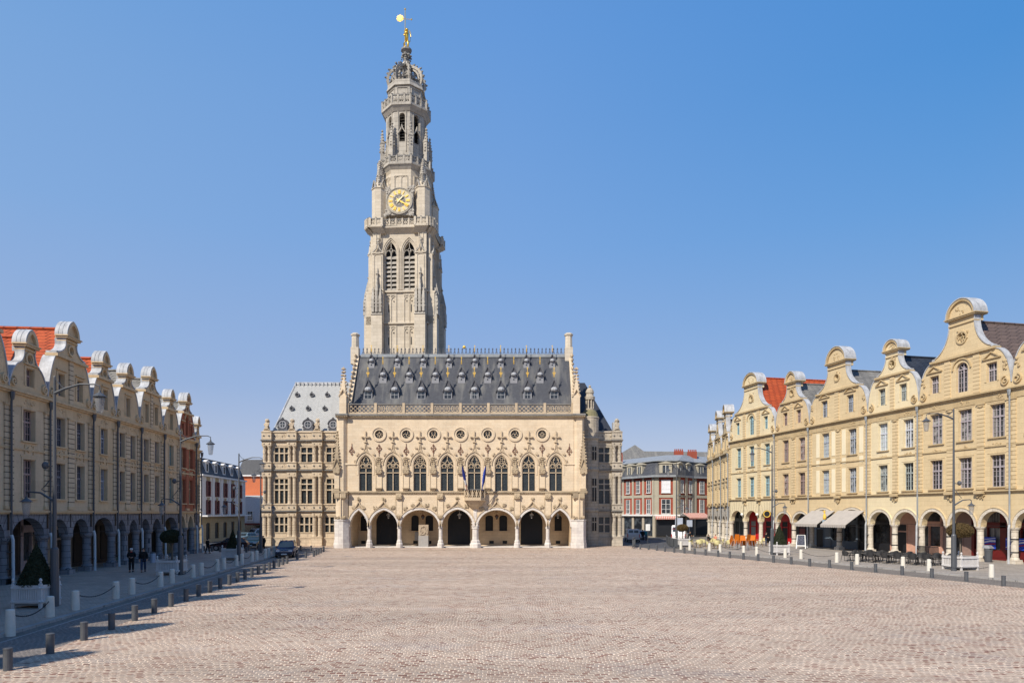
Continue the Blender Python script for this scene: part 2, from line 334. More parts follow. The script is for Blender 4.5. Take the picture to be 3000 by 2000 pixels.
def slab(mb, x0, x1, bot, top, ops, yf, yb, xs=(), k=None, kr=None, back=False):
    """wall in the x,z plane from yf to yb: bot/top functions of x or numbers, ops = openings (xa, xb, bot, top, xs)"""
    fn = lambda q: q if callable(q) else (lambda x: q)
    bot = fn(bot); top = fn(top); O = [(a, b, fn(c), fn(d)) for a, b, c, d, e in ops]
    X = {round(x0, 5), round(x1, 5)} | {round(x, 5) for x in xs if x0 < x < x1}
    for a, b, c, d, e in ops: X |= {round(a, 5), round(b, 5)} | {round(q, 5) for q in e}
    X = sorted(x for x in X if x0 - 1e-4 <= x <= x1 + 1e-4); eps = 2e-5
    kr = k if kr is None else kr
    prev = None
    for xa, xb in zip(X, X[1:]):
        a, b = xa + eps, xb - eps; xm = (xa + xb) / 2
        if b <= a: continue
        lo = [(bot(a), bot(b))]; cuts = []
        for (oa, ob, fb, ft) in O:
            if oa < xm < ob: cuts.append((fb(a), fb(b), ft(a), ft(b)))
        cuts.sort(key=lambda c: c[0] + c[1])
        cur = (bot(a), bot(b))
        spans = []
        for c in cuts: spans.append((cur, (c[0], c[1]))); cur = (c[2], c[3])
        spans.append((cur, (top(a), top(b))))
        for (l0, l1), (h0, h1) in spans:
            if h0 - l0 < 1e-4 and h1 - l1 < 1e-4: continue
            mb.add([(xa, yf, l0), (xb, yf, l1), (xb, yf, h1), (xa, yf, h0)], [(0, 1, 2, 3)], k)
            if back: mb.add([(xa, yb, l0), (xb, yb, l1), (xb, yb, h1), (xa, yb, h0)], [(3, 2, 1, 0)], k)
        for c in cuts:
            mb.add([(xa, yf, c[2]), (xb, yf, c[3]), (xb, yb, c[3]), (xa, yb, c[2])], [(0, 1, 2, 3)], kr)
            if c[0] > bot(a) + .01: mb.add([(xa, yf, c[0]), (xb, yf, c[1]), (xb, yb, c[1]), (xa, yb, c[0])], [(3, 2, 1, 0)], kr)
        mb.add([(xa, yf, top(a)), (xb, yf, top(b)), (xb, yb, top(b)), (xa, yb, top(a))], [(0, 1, 2, 3)], kr)
        tb = (top(b), bot(b))
        if prev is not None and abs(prev - top(a)) > .01:
            h = sorted((prev, top(a))); mb.add([(xa, yf, h[0]), (xa, yf, h[1]), (xa, yb, h[1]), (xa, yb, h[0])], [(0, 1, 2, 3)], kr)
        prev = top(b)
    for x in (x0, x1):
        q = x + eps if x == x0 else x - eps
        mb.add([(x, yf, bot(q)), (x, yf, top(q)), (x, yb, top(q)), (x, yb, bot(q))], [(0, 1, 2, 3)], kr)
    for oa, ob, fb, ft in O:
        for x, q in ((oa, oa + eps), (ob, ob - eps)):
            if x0 < x < x1 and ft(q) - fb(q) > .01:
                mb.add([(x, yf, fb(q)), (x, yf, ft(q)), (x, yb, ft(q)), (x, yb, fb(q))], [(0, 1, 2, 3)], kr)

def arch(cx, a, zs, r, n=12, b=0.0):
    """opening under an arch of half width a, springing zs, rise r (pointed when r > a)"""
    def top(x):
        d = min(abs(x - cx), a)
        if r > a * 1.02:
            c = (r * r - a * a) / (2 * a); RR = a + c
            return zs + math.sqrt(max(0, RR * RR - (d + c) ** 2))
        return zs + r * math.sqrt(max(0, 1 - (d / a) ** 2))
    xs = [cx - a * math.cos(PI * i / n) for i in range(n + 1)]
    return (cx - a, cx + a, b, top, xs)
def rect(cx, wd, z0, z1): return (cx - wd / 2, cx + wd / 2, z0, z1, ())
def disc(cx, cz, r, n=16):
    f = lambda sg: (lambda x: cz + sg * math.sqrt(max(0, r * r - (x - cx) ** 2)))
    return (cx - r, cx + r, f(-1), f(1), [cx - r * math.cos(PI * i / n) for i in range(n + 1)])
def arcpts(op, b=None, n=None):
    p = [(x, op[3](x)) for x in op[4]]
    return p if b is None else [(op[0], b)] + p + [(op[1], b)]
def circ(cx, cz, r, n=20, a0=0, a1=2 * PI, e=False):
    m = n if not e else n + 1
    return [(cx + r * math.cos(a0 + (a1 - a0) * i / n), cz + r * math.sin(a0 + (a1 - a0) * i / n)) for i in range(m)]
def spiral(cx, cz, r, turns, hand=1, a0=PI / 2, n=22):
    return [(cx + hand * r * (1 - .85 * i / n) * math.cos(a0 + turns * 2 * PI * i / n), cz + r * (1 - .85 * i / n) * math.sin(a0 + turns * 2 * PI * i / n)) for i in range(n + 1)]
def foliage(mb, x, y, z, wx, hz, n, r, k=None):
    for i in range(n): mb.lump(x + rnd.uniform(-wx, wx), y, z + rnd.uniform(-hz, hz), r * rnd.uniform(.6, 1.2), 1, .5, 1, k, .45)

# ---------------------------------------------------------------- ground, road, pavements
def sheet(name, pts, z, mat, kind='structure'):
    mb = MB(); n = len(pts); mb.add([(p[0], p[1], z) for p in pts], [tuple(range(n))]); return tag(mb.build(name, mat), kind=kind)
def raised(name, pts, z, mat):
    mb = MB(); mb.prism([(p[0], p[1]) for p in pts], -.3, z); return tag(mb.build(name, mat), kind='structure')

def cobble(name, stops, joint, bw, bh, dist=.055, big=.35, bump=1.0, patch=None):
    N = NT(name, .78)
    n1 = N.n('TexNoise'); N.l(N.obj(), n1.inputs['Vector']); n1.inputs['Scale'].default_value = 3.1; n1.inputs['Detail'].default_value = 3
    v = N.n('VectorMath', operation='MULTIPLY_ADD'); N.l(n1.outputs['Color'], v.inputs[0]); v.inputs[1].default_value = (dist * 2.2, dist * 2.6, 0)
    n0 = N.n('TexNoise'); N.l(N.obj(), n0.inputs['Vector']); n0.inputs['Scale'].default_value = .3; n0.inputs['Detail'].default_value = 2
    v0 = N.n('VectorMath', operation='MULTIPLY_ADD'); N.l(n0.outputs['Color'], v0.inputs[0]); v0.inputs[1].default_value = (1.1, 1.3, 0); N.l(N.obj(), v0.inputs[2]); N.l(v0.outputs[0], v.inputs[2])
    br = N.n('TexBrick'); N.l(v.outputs[0], br.inputs['Vector']); br.inputs['Scale'].default_value = 1
    br.inputs['Brick Width'].default_value = bw; br.inputs['Row Height'].default_value = bh; br.inputs['Mortar Size'].default_value = .027
    br.inputs['Mortar Smooth'].default_value = .55
    br.inputs['Color1'].default_value = (0, 0, 0, 1); br.inputs['Color2'].default_value = (1, 1, 1, 1); br.inputs['Mortar'].default_value = (.5, .5, .5, 1)
    c = N.ramp(br.outputs[0], stops)
    a = N.noise(N.obj(), .16, 5, .6); c = N.mix(N.ramp(a, [(.35, 0.), (.65, big)]), c, patch or joint)
    ar = N.noise(N.obj(), .42, 5, .7); c = N.mix(N.ramp(ar, [(.52, 0.), (.72, .5)]), c, (.36, .2, .14) if patch and patch[0] > .4 else (.2, .19, .18)); ag = N.noise(N.scl(N.obj(), (.6, 1, 1)), .3, 4, .6); c = N.mix(N.ramp(ag, [(.56, 0.), (.7, .45)]), c, (.33, .3, .3) if patch and patch[0] > .4 else (.16, .16, .17))
    a2 = N.noise(N.obj(), 14, 4, .75); c = N.mix(1, c, N.ramp(a2, [(.3, .6), (.7, 1.1)]), 'MULTIPLY')
    a3 = N.noise(N.obj(), 1.3, 4, .7)
    jf = N.math('MULTIPLY', br.outputs[1], N.ramp(a3, [(.3, .25), (.6, 1.)]))
    c = N.mix(jf, c, joint)
    a4 = N.noise(N.scl(N.obj(), (.05, .3, 1)), 1, 4, .6); c = N.mix(1, c, N.ramp(a4, [(.35, .86), (.6, 1.05)]), 'MULTIPLY')
    N.col(c)
    h = N.math('ADD', N.math('MULTIPLY', br.outputs[1], -1.0), N.math('MULTIPLY', a2, .5))
    N.bump(h, bump, .03); MATS[name] = N.m; return N.m
M_COB = cobble('square_cobbles', [(0, (.17, .065, .04)), (.14, (.24, .1, .07)), (.24, (.39, .27, .205)), (.55, (.45, .34, .26)), (.8, (.4, .32, .265)), (1, (.5, .36, .26))], (.86, .69, .53), .23, .18, dist=.06, patch=(.52, .39, .29), big=.4)
M_ROAD = cobble('road_setts', [(0, (.13, .11, .1)), (.5, (.22, .19, .17)), (1, (.17, .14, .13))], (.32, .28, .25), .2, .13, patch=(.19, .165, .15), big=.4)
M_PAVE = stone('pavement_slabs', (.38, .34, .31), (.34, .305, .28), (.26, .235, .21), .45, .45, .008, .2, .2, streak=0)
def flatstone(name, c1, c2, joint, bw, bh, mort=.01, dirt=.3):
    N = NT(name, .8); br = N.n('TexBrick'); N.l(N.obj(), br.inputs['Vector']); br.inputs['Scale'].default_value = 1
    br.inputs['Brick Width'].default_value = bw; br.inputs['Row Height'].default_value = bh; br.inputs['Mortar Size'].default_value = mort
    br.inputs['Color1'].default_value = (*c1, 1); br.inputs['Color2'].default_value = (*c2, 1); br.inputs['Mortar'].default_value = (*joint, 1)
    c = N.mix(1, br.outputs[0], N.ramp(N.noise(N.obj(), .7, 6, .7), [(.3, 1 - dirt), (.7, 1.05)]), 'MULTIPLY')
    c = N.mix(1, c, N.ramp(N.noise(N.obj(), 9, 4, .7), [(.3, .8), (.7, 1.05)]), 'MULTIPLY')
    N.col(c); N.bump(N.math('MULTIPLY', br.outputs[1], -1.0), .4, .01); return N.m
M_PAVL = flatstone('left_pavement_setts', (.52, .41, .33), (.45, .355, .285), (.3, .24, .19), .22, .14)
M_PAVR = flatstone('right_pavement_slabs', (.39, .345, .3), (.35, .31, .27), (.25, .22, .19), .4, .3)
M_KERB = flatstone('kerb_stone', (.4, .38, .36), (.36, .34, .32), (.2, .19, .18), .9, .9, .015)
M_GUT = flatstone('gutter_setts', (.25, .22, .19), (.2, .175, .155), (.13, .115, .1), .2, .14)
M_ASPH = flatstone('street_asphalt', (.1, .1, .105), (.09, .09, .095), (.09, .09, .09), 9, 9, .001, .25)

sheet('ground', [(-1500, -1500), (1500, -1500), (1500, 2500), (-1500, 2500)], -.012, plain('distant_earth', (.2, .18, .16), .9))
# left road edge (kerb) line and dark bollard line, right strip lines
KL = lambda y: -14.85 - .128 * y            # left kerb: x at depth y
DL = lambda y: -11.75 - .129 * y            # dark bollards, left
KR = lambda y: 45.9 - .322 * y              # right kerb
DR = lambda y: 42.6 - .325 * y              # dark bollards, right
EL = 1.9
sheet('square', [(DL(-60) - .2, -60), (DR(-60), -60), (DR(78) + .1, 78), (15, 92), (-30, 92), (DL(78) - .2, 78)], 0, M_COB)
sheet('left_road', [(KL(-60), -60), (DL(-60) - .2, -60), (DL(78) - .2, 78), (KL(78), 78)], .0, M_ROAD)
sheet('left_side_street', [(KL(76) - .3, 76), (KL(78), 78), (DL(78) - .2, 78), (-31, 92), (-33, 180), (-46, 180), (-44.5, 96), (-44.5, 76)], .004, M_ASPH)
sheet('right_gutter_road', [(DR(-60), -60), (KR(-60), -60), (KR(84), 84), (15, 96), (DR(78) + .1, 78)], .0, M_GUT)
sheet('side_street', [(14.2, 92), (17, 84), (20.3, 84), (21.5, 92), (24, 106), (33, 118), (36, 190), (14, 190)], .004, M_ASPH)
sheet('cross_street', [(-120, 76), (-31, 76), (-30, 96), (-44.5, 96), (-120, 96)], .008, M_ASPH)
raised('left_pavement', [(-130, -60), (KL(-60) - .28, -60), (KL(76) - .28, 76), (-130, 76)], .1, M_PAVL)
mb = MB(); mb.add([(KL(-60) - .28, -60, .105), (KL(-60), -60, .105), (KL(76), 76, .105), (KL(76) - .28, 76, .105), (KL(-60), -60, -.02), (KL(76), 76, -.02)], [(0, 1, 2, 3), (1, 4, 5, 2)]); tag(mb.build('left_kerb', M_KERB), kind='structure')
mb = MB(); mb.add([(KL(-60) + .45, -60, .006), (KL(-60) + .57, -60, .006), (KL(78) + .57, 78, .006), (KL(78) + .45, 78, .006)], [(0, 1, 2, 3)]); tag(mb.build('left_gutter_line', M_KERB), kind='structure')
mb = MB(); mb.add([(KL(-60), -60, .004), (KL(-60) + .45, -60, .004), (KL(78) + .45, 78, .004), (KL(78), 78, .004)], [(0, 1, 2, 3)]); tag(mb.build('left_gutter', M_GUT), kind='structure')
raised('right_pavement', [(KR(-60) + .25, -60), (160, -60), (160, 104), (33.5, 104), (24, 101), (21.8, 92), (20.6, 86), (KR(78) + .25, 78)], .1, M_PAVR)
mb = MB(); mb.add([(KR(-60), -60, .104), (KR(-60) + .25, -60, .104), (KR(78) + .25, 78, .104), (KR(78), 78, .104), (KR(-60), -60, -.02), (KR(78), 78, -.02)], [(0, 1, 2, 3), (0, 3, 5, 4)]); tag(mb.build('right_kerb', M_KERB), kind='structure')
# ---------------------------------------------------------------- town hall, main block
HY = 84.6; HXC = (1360 - 1500) * .0423
HX = lambda px: (px - 1360) * .0423
HZ = lambda py: CAMH + (1500 - py) * .0423
hall = thing('town_hall', 'pale gothic town hall with seven arcade arches, traceried windows and steep slate roof', 'town hall', (HXC, HY, 0))
ARC = [(1025, 1077, 50), (1084, 1165, 50), (1173, 1286, 50), (1294, 1386, 52), (1399, 1511, 50), (1519, 1601, 50), (1609, 1671, 50)]
ZS = HZ(1543); ZT = HZ(1441)
ops = []
for a, b, r in ARC: ops.append(arch(HX((a + b) / 2), (HX(b) - HX(a)) / 2, ZS, r * .0423, 18, ZS - .02))
mb = MB(); slab(mb, HX(1022), HX(1674), ZS, ZT, ops, 0, .9); mb.box(HX(1022), HX(1674), .9, 4.7, 6.2, 6.5)
mb.build('arcade_wall', M_SAND, hall)
for (a, b, r), op in zip(ARC, ops):
    cx = (op[0] + op[1]) / 2; hw = (op[1] - op[0]) / 2
    mb = MB()
    mb.rib([(x, z) for x, z in arcpts(arch(cx, hw + .12, ZS, r * .0423 + .13, 20))], .26, -.09, .02)
    mb.rib([(x, z) for x, z in arcpts(arch(cx, hw + .3, ZS + .15, r * .0423 + .2, 20))], .1, -.15, -.02, 1)
    zt = ZS + r * .0423 + .35; h = .95; bw_ = .95 if hw > 1.5 else .6                                   # ogee hood, finial and leaf clusters
    for sg in (-1, 1):
        og = [(cx + sg * bw_ * (1 - t) ** 1.8, zt - .22 + (h + .2) * t) for t in [i / 8 for i in range(9)]]
        mb.rib(og, .11, -.2, 0, 1)
        ou = arch(cx, hw + .35, ZS + .1, r * .0423 + .25, 20)[3]
        for dx in ((.9, 1.8) if hw > 2 else (1.12,) if hw > 1.5 else (.62,)):
            foliage(mb, cx + sg * dx, -.1, ou(cx + sg * dx) + .42, .2, .17, 12, .12, 2)
    mb.poly([(cx - bw_ * .62, zt - .12), (cx, zt - .02), (cx + bw_ * .62, zt - .12), (cx + .1, zt + .62), (cx - .1, zt + .62)], -.03, 0, 2); foliage(mb, cx, -.04, zt + .1, .25, .1, 8, .07, 1)
    foliage(mb, cx, -.12, zt + h + .05, .16, .14, 8, .12, 2)
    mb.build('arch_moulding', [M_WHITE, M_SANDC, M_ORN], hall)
for i, px in enumerate((1080.5, 1169, 1290, 1392.5, 1515, 1605)):
    mb = MB(); r = .24 if i != 3 else .42; x = HX(px)
    mb.lathe([(r * 1.75, 0), (r * 1.75, .5), (r * 1.45, .62), (r * 1.4, .85), (r * 1.15, .95), (r, 1.05), (r * .96, ZS - .25), (r * 1.2, ZS - .18), (r * 1.2, ZS - .1), (r * 1.05, ZS + .02)], x, .35, 8, 0, PI / 8)
    mb.box(x - .17 - (.14 if i == 3 else 0), x + .17 + (.14 if i == 3 else 0), .02, .9, ZS - .01, ZS + .3)
    if i == 3:
        for zz in (ZS + .05, ZS + .42, ZS + .78): mb.lathe([(.5, zz), (.55, zz + .07), (.5, zz + .14)], x, .35, 8, 0, PI / 8)
        mb.lathe([(.42, ZS), (.4, HZ(1483)), (.6, HZ(1478))], x, .3, 8, 0, PI / 8)
        mb.build('thick_column', M_WHITE, hall)
    else: mb.build('column', M_WHITE, hall)
for sg, px in ((-1, 1002), (1, 1695)):
    x = HX(px); mb = MB()
    w0 = .88; zz = HZ(1524)
    oc = lambda a, y0=-.75: [(x - a, y0 + .55), (x - a * .35, y0), (x + a * .35 if sg < 0 else x + a * .6, y0), (x + a, y0 + .55), (x + a, 1.5), (x - a, 1.5)]
    mb.prism(oc(w0 + .1, -.85), 0, .62, 0); mb.prism(oc(w0 + .04, -.79), .62, 1.0, 0); mb.prism(oc(w0), 1.0, zz, 0); mb.prism(oc(w0 + .06, -.81), zz, zz + .14, 0)
    mb.prism(oc(w0 - .12, -.6), zz + .14, ZT, 1)
    for q in (-.45, .35):                                                   # canopied niches
        mb.box(x + q - .3, x + q + .3, -.95 + abs(q) * .3, -.3, ZT - .75, ZT - .1, 2)
        foliage(mb, x + q, -.8 + abs(q) * .2, ZT - .55, .28, .25, 10, .13, 2)
        mb.box(x + q - .24, x + q + .24, -.85 + abs(q) * .3, -.3, zz + .2, zz + .5, 2); foliage(mb, x + q, -.75, zz + .45, .25, .1, 6, .13, 2)
    mb.rib([(x - .02, zz + .3), (x - .02, ZT - .2)], .12, -.75, -.5, 1)
    mb.prism(oc(w0 - .15, -.3), ZT, HZ(1216), 1)
    # tall crocketed pinnacle against the upper pier
    zc = HZ(1385); mb.box(x + sg * .55 - .36, x + sg * .55 + .36, -.75, .2, ZT + .15, ZT + .45, 2); mb.box(x + sg * .55 - .3, x + sg * .55 + .3, -.45, .2, ZT + .45, zc, 1)
    mb.box(x + sg * .55 - .38, x + sg * .55 + .38, -.7, .2, zc, zc + .5, 2); foliage(mb, x + sg * .55, -.65, zc + .25, .36, .3, 16, .15, 2)
    mb.taper(x + sg * .55 - .33, x + sg * .55 + .33, -.62, .2, zc + .5, x + sg * .55 - .02, x + sg * .55 + .02, -.1, .2, HZ(1262), 2)
    for i in range(13):
        t = i / 12; 
        for q in (-1, 1): mb.lump(x + sg * .55 + q * (.36 * (1 - t) + .06), -.5 + .4 * t, zc + .6 + t * (HZ(1262) - zc - .7), .13, 1, 1, 1, 2, .4)
    mb.rib([(x + sg * .55 - .42, zc + .5), (x + sg * .55, zc + 1.7), (x + sg * .55 + .42, zc + .5)], .1, -.72, -.5, 2)
    mb.build('corner_pillar', [M_WHITE, M_SAND, M_ORN], hall)
# covered gallery behind the arcade
B = lambda px: (px - 1500) * .04445 - HXC
mb = MB(); gop = [arch(B(1132.5), 1.36, 3.1, 1.5, 12, .22), arch(B(1344.5), 1.46, 3.1, 1.6, 12, .22), arch(B(1557.5), 1.42, 3.1, 1.5, 12, .22)]
gwin = [(1066, 10), (1216, 11), (1257.5, 11.5), (1433.3, 11.3), (1474.3, 11.7), (1635.3, 10.7)]
wop = [arch(B(p), q * .0444, 3.7, .33, 8, 2.0) for p, q in gwin]
vents = [rect(B(p), .6, .32, .72) for p in (1217, 1257, 1440, 1479, 1475 + 160, 1064)]
slab(mb, HX(1010), HX(1685), 0, 6.3, gop + wop + [v for v in vents if True], 4.3, 4.7)
mb.box(HX(1010), HX(1685), 4.1, 4.3, 0, .0 + .2); mb.box(HX(1010), HX(1026), .8, 4.4, 0, 6.3); mb.box(HX(1672), HX(1686), .8, 4.4, 0, 6.3)
for o_ in wop:
    mb.rib([(o_[0] - .06, 1.95)] + [(o_[0] - .06, 3.7)] + arcpts(arch((o_[0] + o_[1]) / 2, (o_[1] - o_[0]) / 2 + .06, 3.7, .39, 8)) + [(o_[1] + .06, 1.95)], .1, 4.22, 4.32)
    mb.box(o_[0] - .28, o_[1] + .28, 4.15, 4.32, 1.85, 1.99)
mb.build('gallery_wall', M_GALL, hall)
for o_ in gop:
    mb = MB(); cx = (o_[0] + o_[1]) / 2; mb.poly([(x, z) for x, z in arcpts(o_, .22)], 4.5, 4.56)
    for i in range(-5, 6): mb.box(cx + i * .24 - .012, cx + i * .24 + .012, 4.47, 4.5, .3, 3.6)
    mb.box(o_[0], o_[1], 4.46, 4.5, 2.55, 2.62); mb.build('door', M_DOOR, hall)
for o_ in wop:
    mb = MB(); mb.poly(arcpts(o_, 2.0), 4.5, 4.55); mb.build('gallery_window', M_DOOR, hall)
for v in vents: mb = MB(); mb.box(v[0], v[1], 4.5, 4.55, .32, .72); mb.build('vent', M_DOOR, hall)
mb = MB(); mb.box(HX(1020), HX(1675), .55, 4.3, -.2, .1); mb.build('gallery_floor', M_WHITE, hall)
# upper front
wx = [1071.4 + 79.6 * i for i in range(8)]; rx = [1110.5 + 79.6 * i for i in range(7)]
A_ = .825; Z1 = HZ(1362); RR_ = 1.28; ZB = HZ(1437)
ops = [arch(HX(p), A_, Z1, RR_, 14, ZB) for p in wx] + [disc(HX(p), HZ(1271.6), .51) for p in rx]
mb = MB(); slab(mb, HX(1018), HX(1681), ZT, HZ(1216), ops, 0, .5)
mb.box(HX(1018), HX(1018) + .5, .5, 12, ZT, 16.7); mb.box(HX(1681) - .5, HX(1681), .5, 12, ZT, 16.7); mb.box(HX(1010), HX(1685), 11.6, 12, 0, 16.7)
mb.box(HX(1010), HX(1010) + .4, 1.5, 11.6, 0, ZT); mb.box(HX(1685) - .4, HX(1685), 1.5, 11.6, 0, ZT)
for a, b in ((1006, 1049), (1651, 1692)): mb.box(HX(a), HX(b), -.1, .0, HZ(1361), HZ(1356))
mb.build('wall', M_SAND, hall)
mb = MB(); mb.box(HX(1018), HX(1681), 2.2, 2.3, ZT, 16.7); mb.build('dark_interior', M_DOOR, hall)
def tracery(kind):
    mb = MB(); g = .07
    mb.rib([(-.8, ZB), (-.8, Z1)] + arcpts(arch(0, .8, Z1, RR_ - .03, 14)) + [(.8, ZB)], .09, .1, .3)
    mb.box(-.05, .05, .12, .3, ZB, Z1 - .25); mb.box(-.8, .8, .12, .3, HZ(1385), HZ(1385) + .09); mb.box(-.86, .86, -.12, .3, ZB - .12, ZB)
    for s in (-1, 1):
        mb.rib(arcpts(arch(s * .4, .38, Z1 - .35, .55, 10)), .06, .12, .28)
        mb.rib(circ(s * .4, Z1 - .12, .21, 14), .045, .14, .26, None, True)
        for q in (-1, 1): mb.lump(s * .4 + q * .2, .2, Z1 - .33, .07)
    if kind == 0:
        mb.rib([(-.38, Z1 + .2), (-.1, Z1 + .45), (0, Z1 + .78)], .06, .12, .28); mb.rib([(.38, Z1 + .2), (.1, Z1 + .45), (0, Z1 + .78)], .06, .12, .28)
        mb.rib([(-.66, Z1 + .42), (-.3, Z1 + .28), (0, Z1 + .05), (.3, Z1 + .28), (.66, Z1 + .42)], .06, .12, .28)
        mb.rib([(0, Z1 + .75), (0, RR_ + Z1)], .06, .12, .28)
    elif kind == 1:
        mb.rib(circ(0, Z1 + .62, .42, 20), .06, .12, .28, None, True)
        for q in range(4): a = PI / 4 + q * PI / 2; mb.rib(circ(.26 * math.cos(a - PI / 4), Z1 + .62 + .26 * math.sin(a - PI / 4), .16, 10), .035, .14, .26, None, True)
        for s in (-1, 1): mb.rib([(s * .4, Z1 + .2), (s * .62, Z1 + .45)], .05, .12, .28)
    else:
        mb.rib([(0, Z1), (-.3, Z1 + .38), (-.33, Z1 + .65), (0, Z1 + 1.12), (.33, Z1 + .65), (.3, Z1 + .38), (0, Z1)], .06, .12, .28)
        for s in (-1, 1): mb.rib([(s * .12, Z1 + .72), (s * .32, Z1 + .6)], .06, .14, .26); mb.rib([(s * .3, Z1 + .4), (s * .55, Z1 + .3), (s * .62, Z1 + .6)], .05, .12, .28)
    return mb
def hood():
    mb = MB()
    mb.rib([(-1.0, Z1 - 1.2), (-1.0, Z1)] + arcpts(arch(0, 1.0, Z1, RR_ + .2, 14)) + [(1.0, Z1 - 1.2)], .16, -.05, .02, 0)
    mb.rib([(-1.22, Z1 + .1)] + arcpts(arch(0, 1.22, Z1 + .05, RR_ + .36, 14)) + [(1.22, Z1 + .1)], .1, -.16, 0, 1)
    za = Z1 + RR_ + .35; zt = HZ(1296)
    for s in (-1, 1):
        mb.rib([(s * .62, za - .3), (s * .28, za), (s * .1, za + .45), (0.02 * s, zt)], .08, -.14, 0, 1)
        foliage(mb, s * .45, -.12, za + .55, .12, .1, 4, .14, 1); foliage(mb, s * 1.0, -.12, za - .25, .12, .1, 4, .14, 1); foliage(mb, s * 1.3, -.12, za - 1.15, .1, .1, 3, .12, 1)
        mb.box(s * .42 - .12, s * .42 + .12, -.3, 0, HZ(1281), HZ(1281) + .12, 1)
    mb.rib([(-.12, Z1 + RR_ + .3), (0, za + .3), (.12, Z1 + RR_ + .3)], .14, -.1, 0, 1)
    mb.box(-.2, .2, -.26, 0, zt, zt + .1, 1); mb.box(-.07, .07, -.2, 0, zt, HZ(1263), 1); mb.box(-.36, .36, -.22, -.05, HZ(1282), HZ(1279), 1)
    mb.lump(0, -.15, HZ(1280.5), .16, 1, 1, 1, 1)
    return mb
protos = {}
order = [2, 0, 1, 0, 2, 1, 0, 2]
hoodo = None
for p, kd in zip(wx, order):
    x = HX(p)
    if kd not in protos:
        w_ = tracery(kd).build('window', [M_SANDC], hall); w_.location.x = x
        pm = MB(); pm.poly([(a, z) for a, z in arcpts(arch(0, A_, Z1, RR_, 14), ZB)], .3, .34); pm.build('pane', M_GLASSL, w_)
        if hoodo is None: hoodo = hood().build('hood_mould', [M_SAND, M_SANDC], w_)
        else:
            h2 = hoodo.copy(); COL.objects.link(h2); h2.parent = w_; KIDS.setdefault(w_.name, []).append(h2)
        protos[kd] = w_
    else: copy_tree(protos[kd], hall, (x, 0, 0))
def rose(kind):
    zc = 0; mb = MB()
    mb.rib(circ(0, 0, .84, 28), .13, -.14, .02, 0, True); mb.rib(circ(0, 0, .64, 24), .22, -.04, .02, 0, True)
    if kind == 0:
        for q in range(4):
            a = q * PI / 2; c = circ(.5 * math.cos(a + PI / 4), .5 * math.sin(a + PI / 4), .36, 8, a + PI / 4 + PI - 1.0, a + PI / 4 + PI + 1.0, True); mb.rib(c, .05, .1, .25, 1)
        for q in range(4): a = q * PI / 2; mb.lump(.3 * math.cos(a + PI / 4), .2, .3 * math.sin(a + PI / 4), .07, k=1)
    elif kind == 1:
        for q in range(3 if kind == 1 else 4):
            a = q * 2 * PI / 3 + .4; mb.rib([(0, 0), (.2 * math.cos(a), .2 * math.sin(a)), (.33 * math.cos(a + .6), .33 * math.sin(a + .6)), (.5 * math.cos(a + 1.0), .5 * math.sin(a + 1.0))], .06, .1, .25, 1)
            mb.lump(.34 * math.cos(a + 1.5), .2, .34 * math.sin(a + 1.5), .08, k=1)
    else:
        for s in (-1, 1): mb.rib([(0, -.5), (s * .02, -.2), (s * .22, .05), (s * .2, .3), (0, .46)], .055, .1, .25, 1); mb.rib([(s * .12, -.05), (s * .34, -.3)], .05, .1, .25, 1)
        for s in (-1, 1): mb.lump(s * .12, .2, .1, .06, k=1)
    return mb
rp = {}
for p, kd in zip(rx, [0, 1, 2, 1, 2, 1, 0]):
    if kd not in rp:
        o_ = rose(kd).build('round_window', [M_SAND, M_SANDC], hall); o_.location = (HX(p), 0, HZ(1271.6)); pm = MB(); pm.poly(circ(0, 0, .52, 20), .26, .3); pm.build('pane', M_GLASSL, o_); rp[kd] = o_
    else: copy_tree(rp[kd], hall, (HX(p), 0, HZ(1271.6)))
def anchor(up):
    mb = MB(); s = 1 if up else -1
    mb.rib([(0, -.8 * s), (0, .72 * s)], lambda t: .04 + .05 * (1 - abs(2 * t - 1)), -.09, -.04)
    for q in (-1, 1):
        mb.rib([(0, -.15 * s), (q * .22, 0), (q * .33, .22 * s), (q * .2, .36 * s), (q * .12, .22 * s), (q * .2, .14 * s)], .06, -.09, -.04)
        mb.rib([(0, -.35 * s), (q * .12, -.25 * s)], .06, -.09, -.04); mb.rib([(0, .45 * s), (q * .14, .52 * s), (0, .62 * s)], .05, -.09, -.04)
    return mb
a0 = None
for i in range(9):
    px = 1030.9 + 79.6 * i; up = i % 2 == 1
    if i < 2: o_ = anchor(up).build('wall_anchor', M_IRON, hall); o_.location = (HX(px), 0, HZ(1317)); a0 = (a0 or []) + [o_]
    else: copy_tree(a0[i % 2], hall, (HX(px), 0, HZ(1317)))
mb = MB()
z0, z1 = HZ(1387), HZ(1362)
mb.box(-.34, .34, -.42, .02, z0, z0 + .62, 0); foliage(mb, 0, -.4, z0 + .35, .33, .3, 16, .14, 0); mb.taper(-.2, .2, -.3, .02, z0 + .6, -.03, .03, -.05, .02, HZ(1340), 0)
for i in range(6):
    for q in (-1, 1): mb.lump(q * (.2 - .025 * i), -.2, z0 + .75 + .25 * i, .1, k=0)
for q in (-1, 1): foliage(mb, q * .22, -.12, HZ(1342), .08, .05, 2, .12, 0)
mb.box(-.38, .38, -.06, .02, ZB + .1, z0, 1); mb.box(-.05 - .34, -.34, -.1, .02, ZB, z0, 0); mb.box(.34, .39, -.1, .02, ZB, z0, 0)
mb.box(-.42, .42, -.45, .02, ZB + .28, ZB + .4, 0); mb.taper(-.2, .2, -.25, .02, ZB + .02, -.4, .4, -.42, .02, ZB + .28, 0)
n0 = mb.build('statue_niche', [M_ORN, M_SAND], hall); n0.location.x = HX(rx[0])
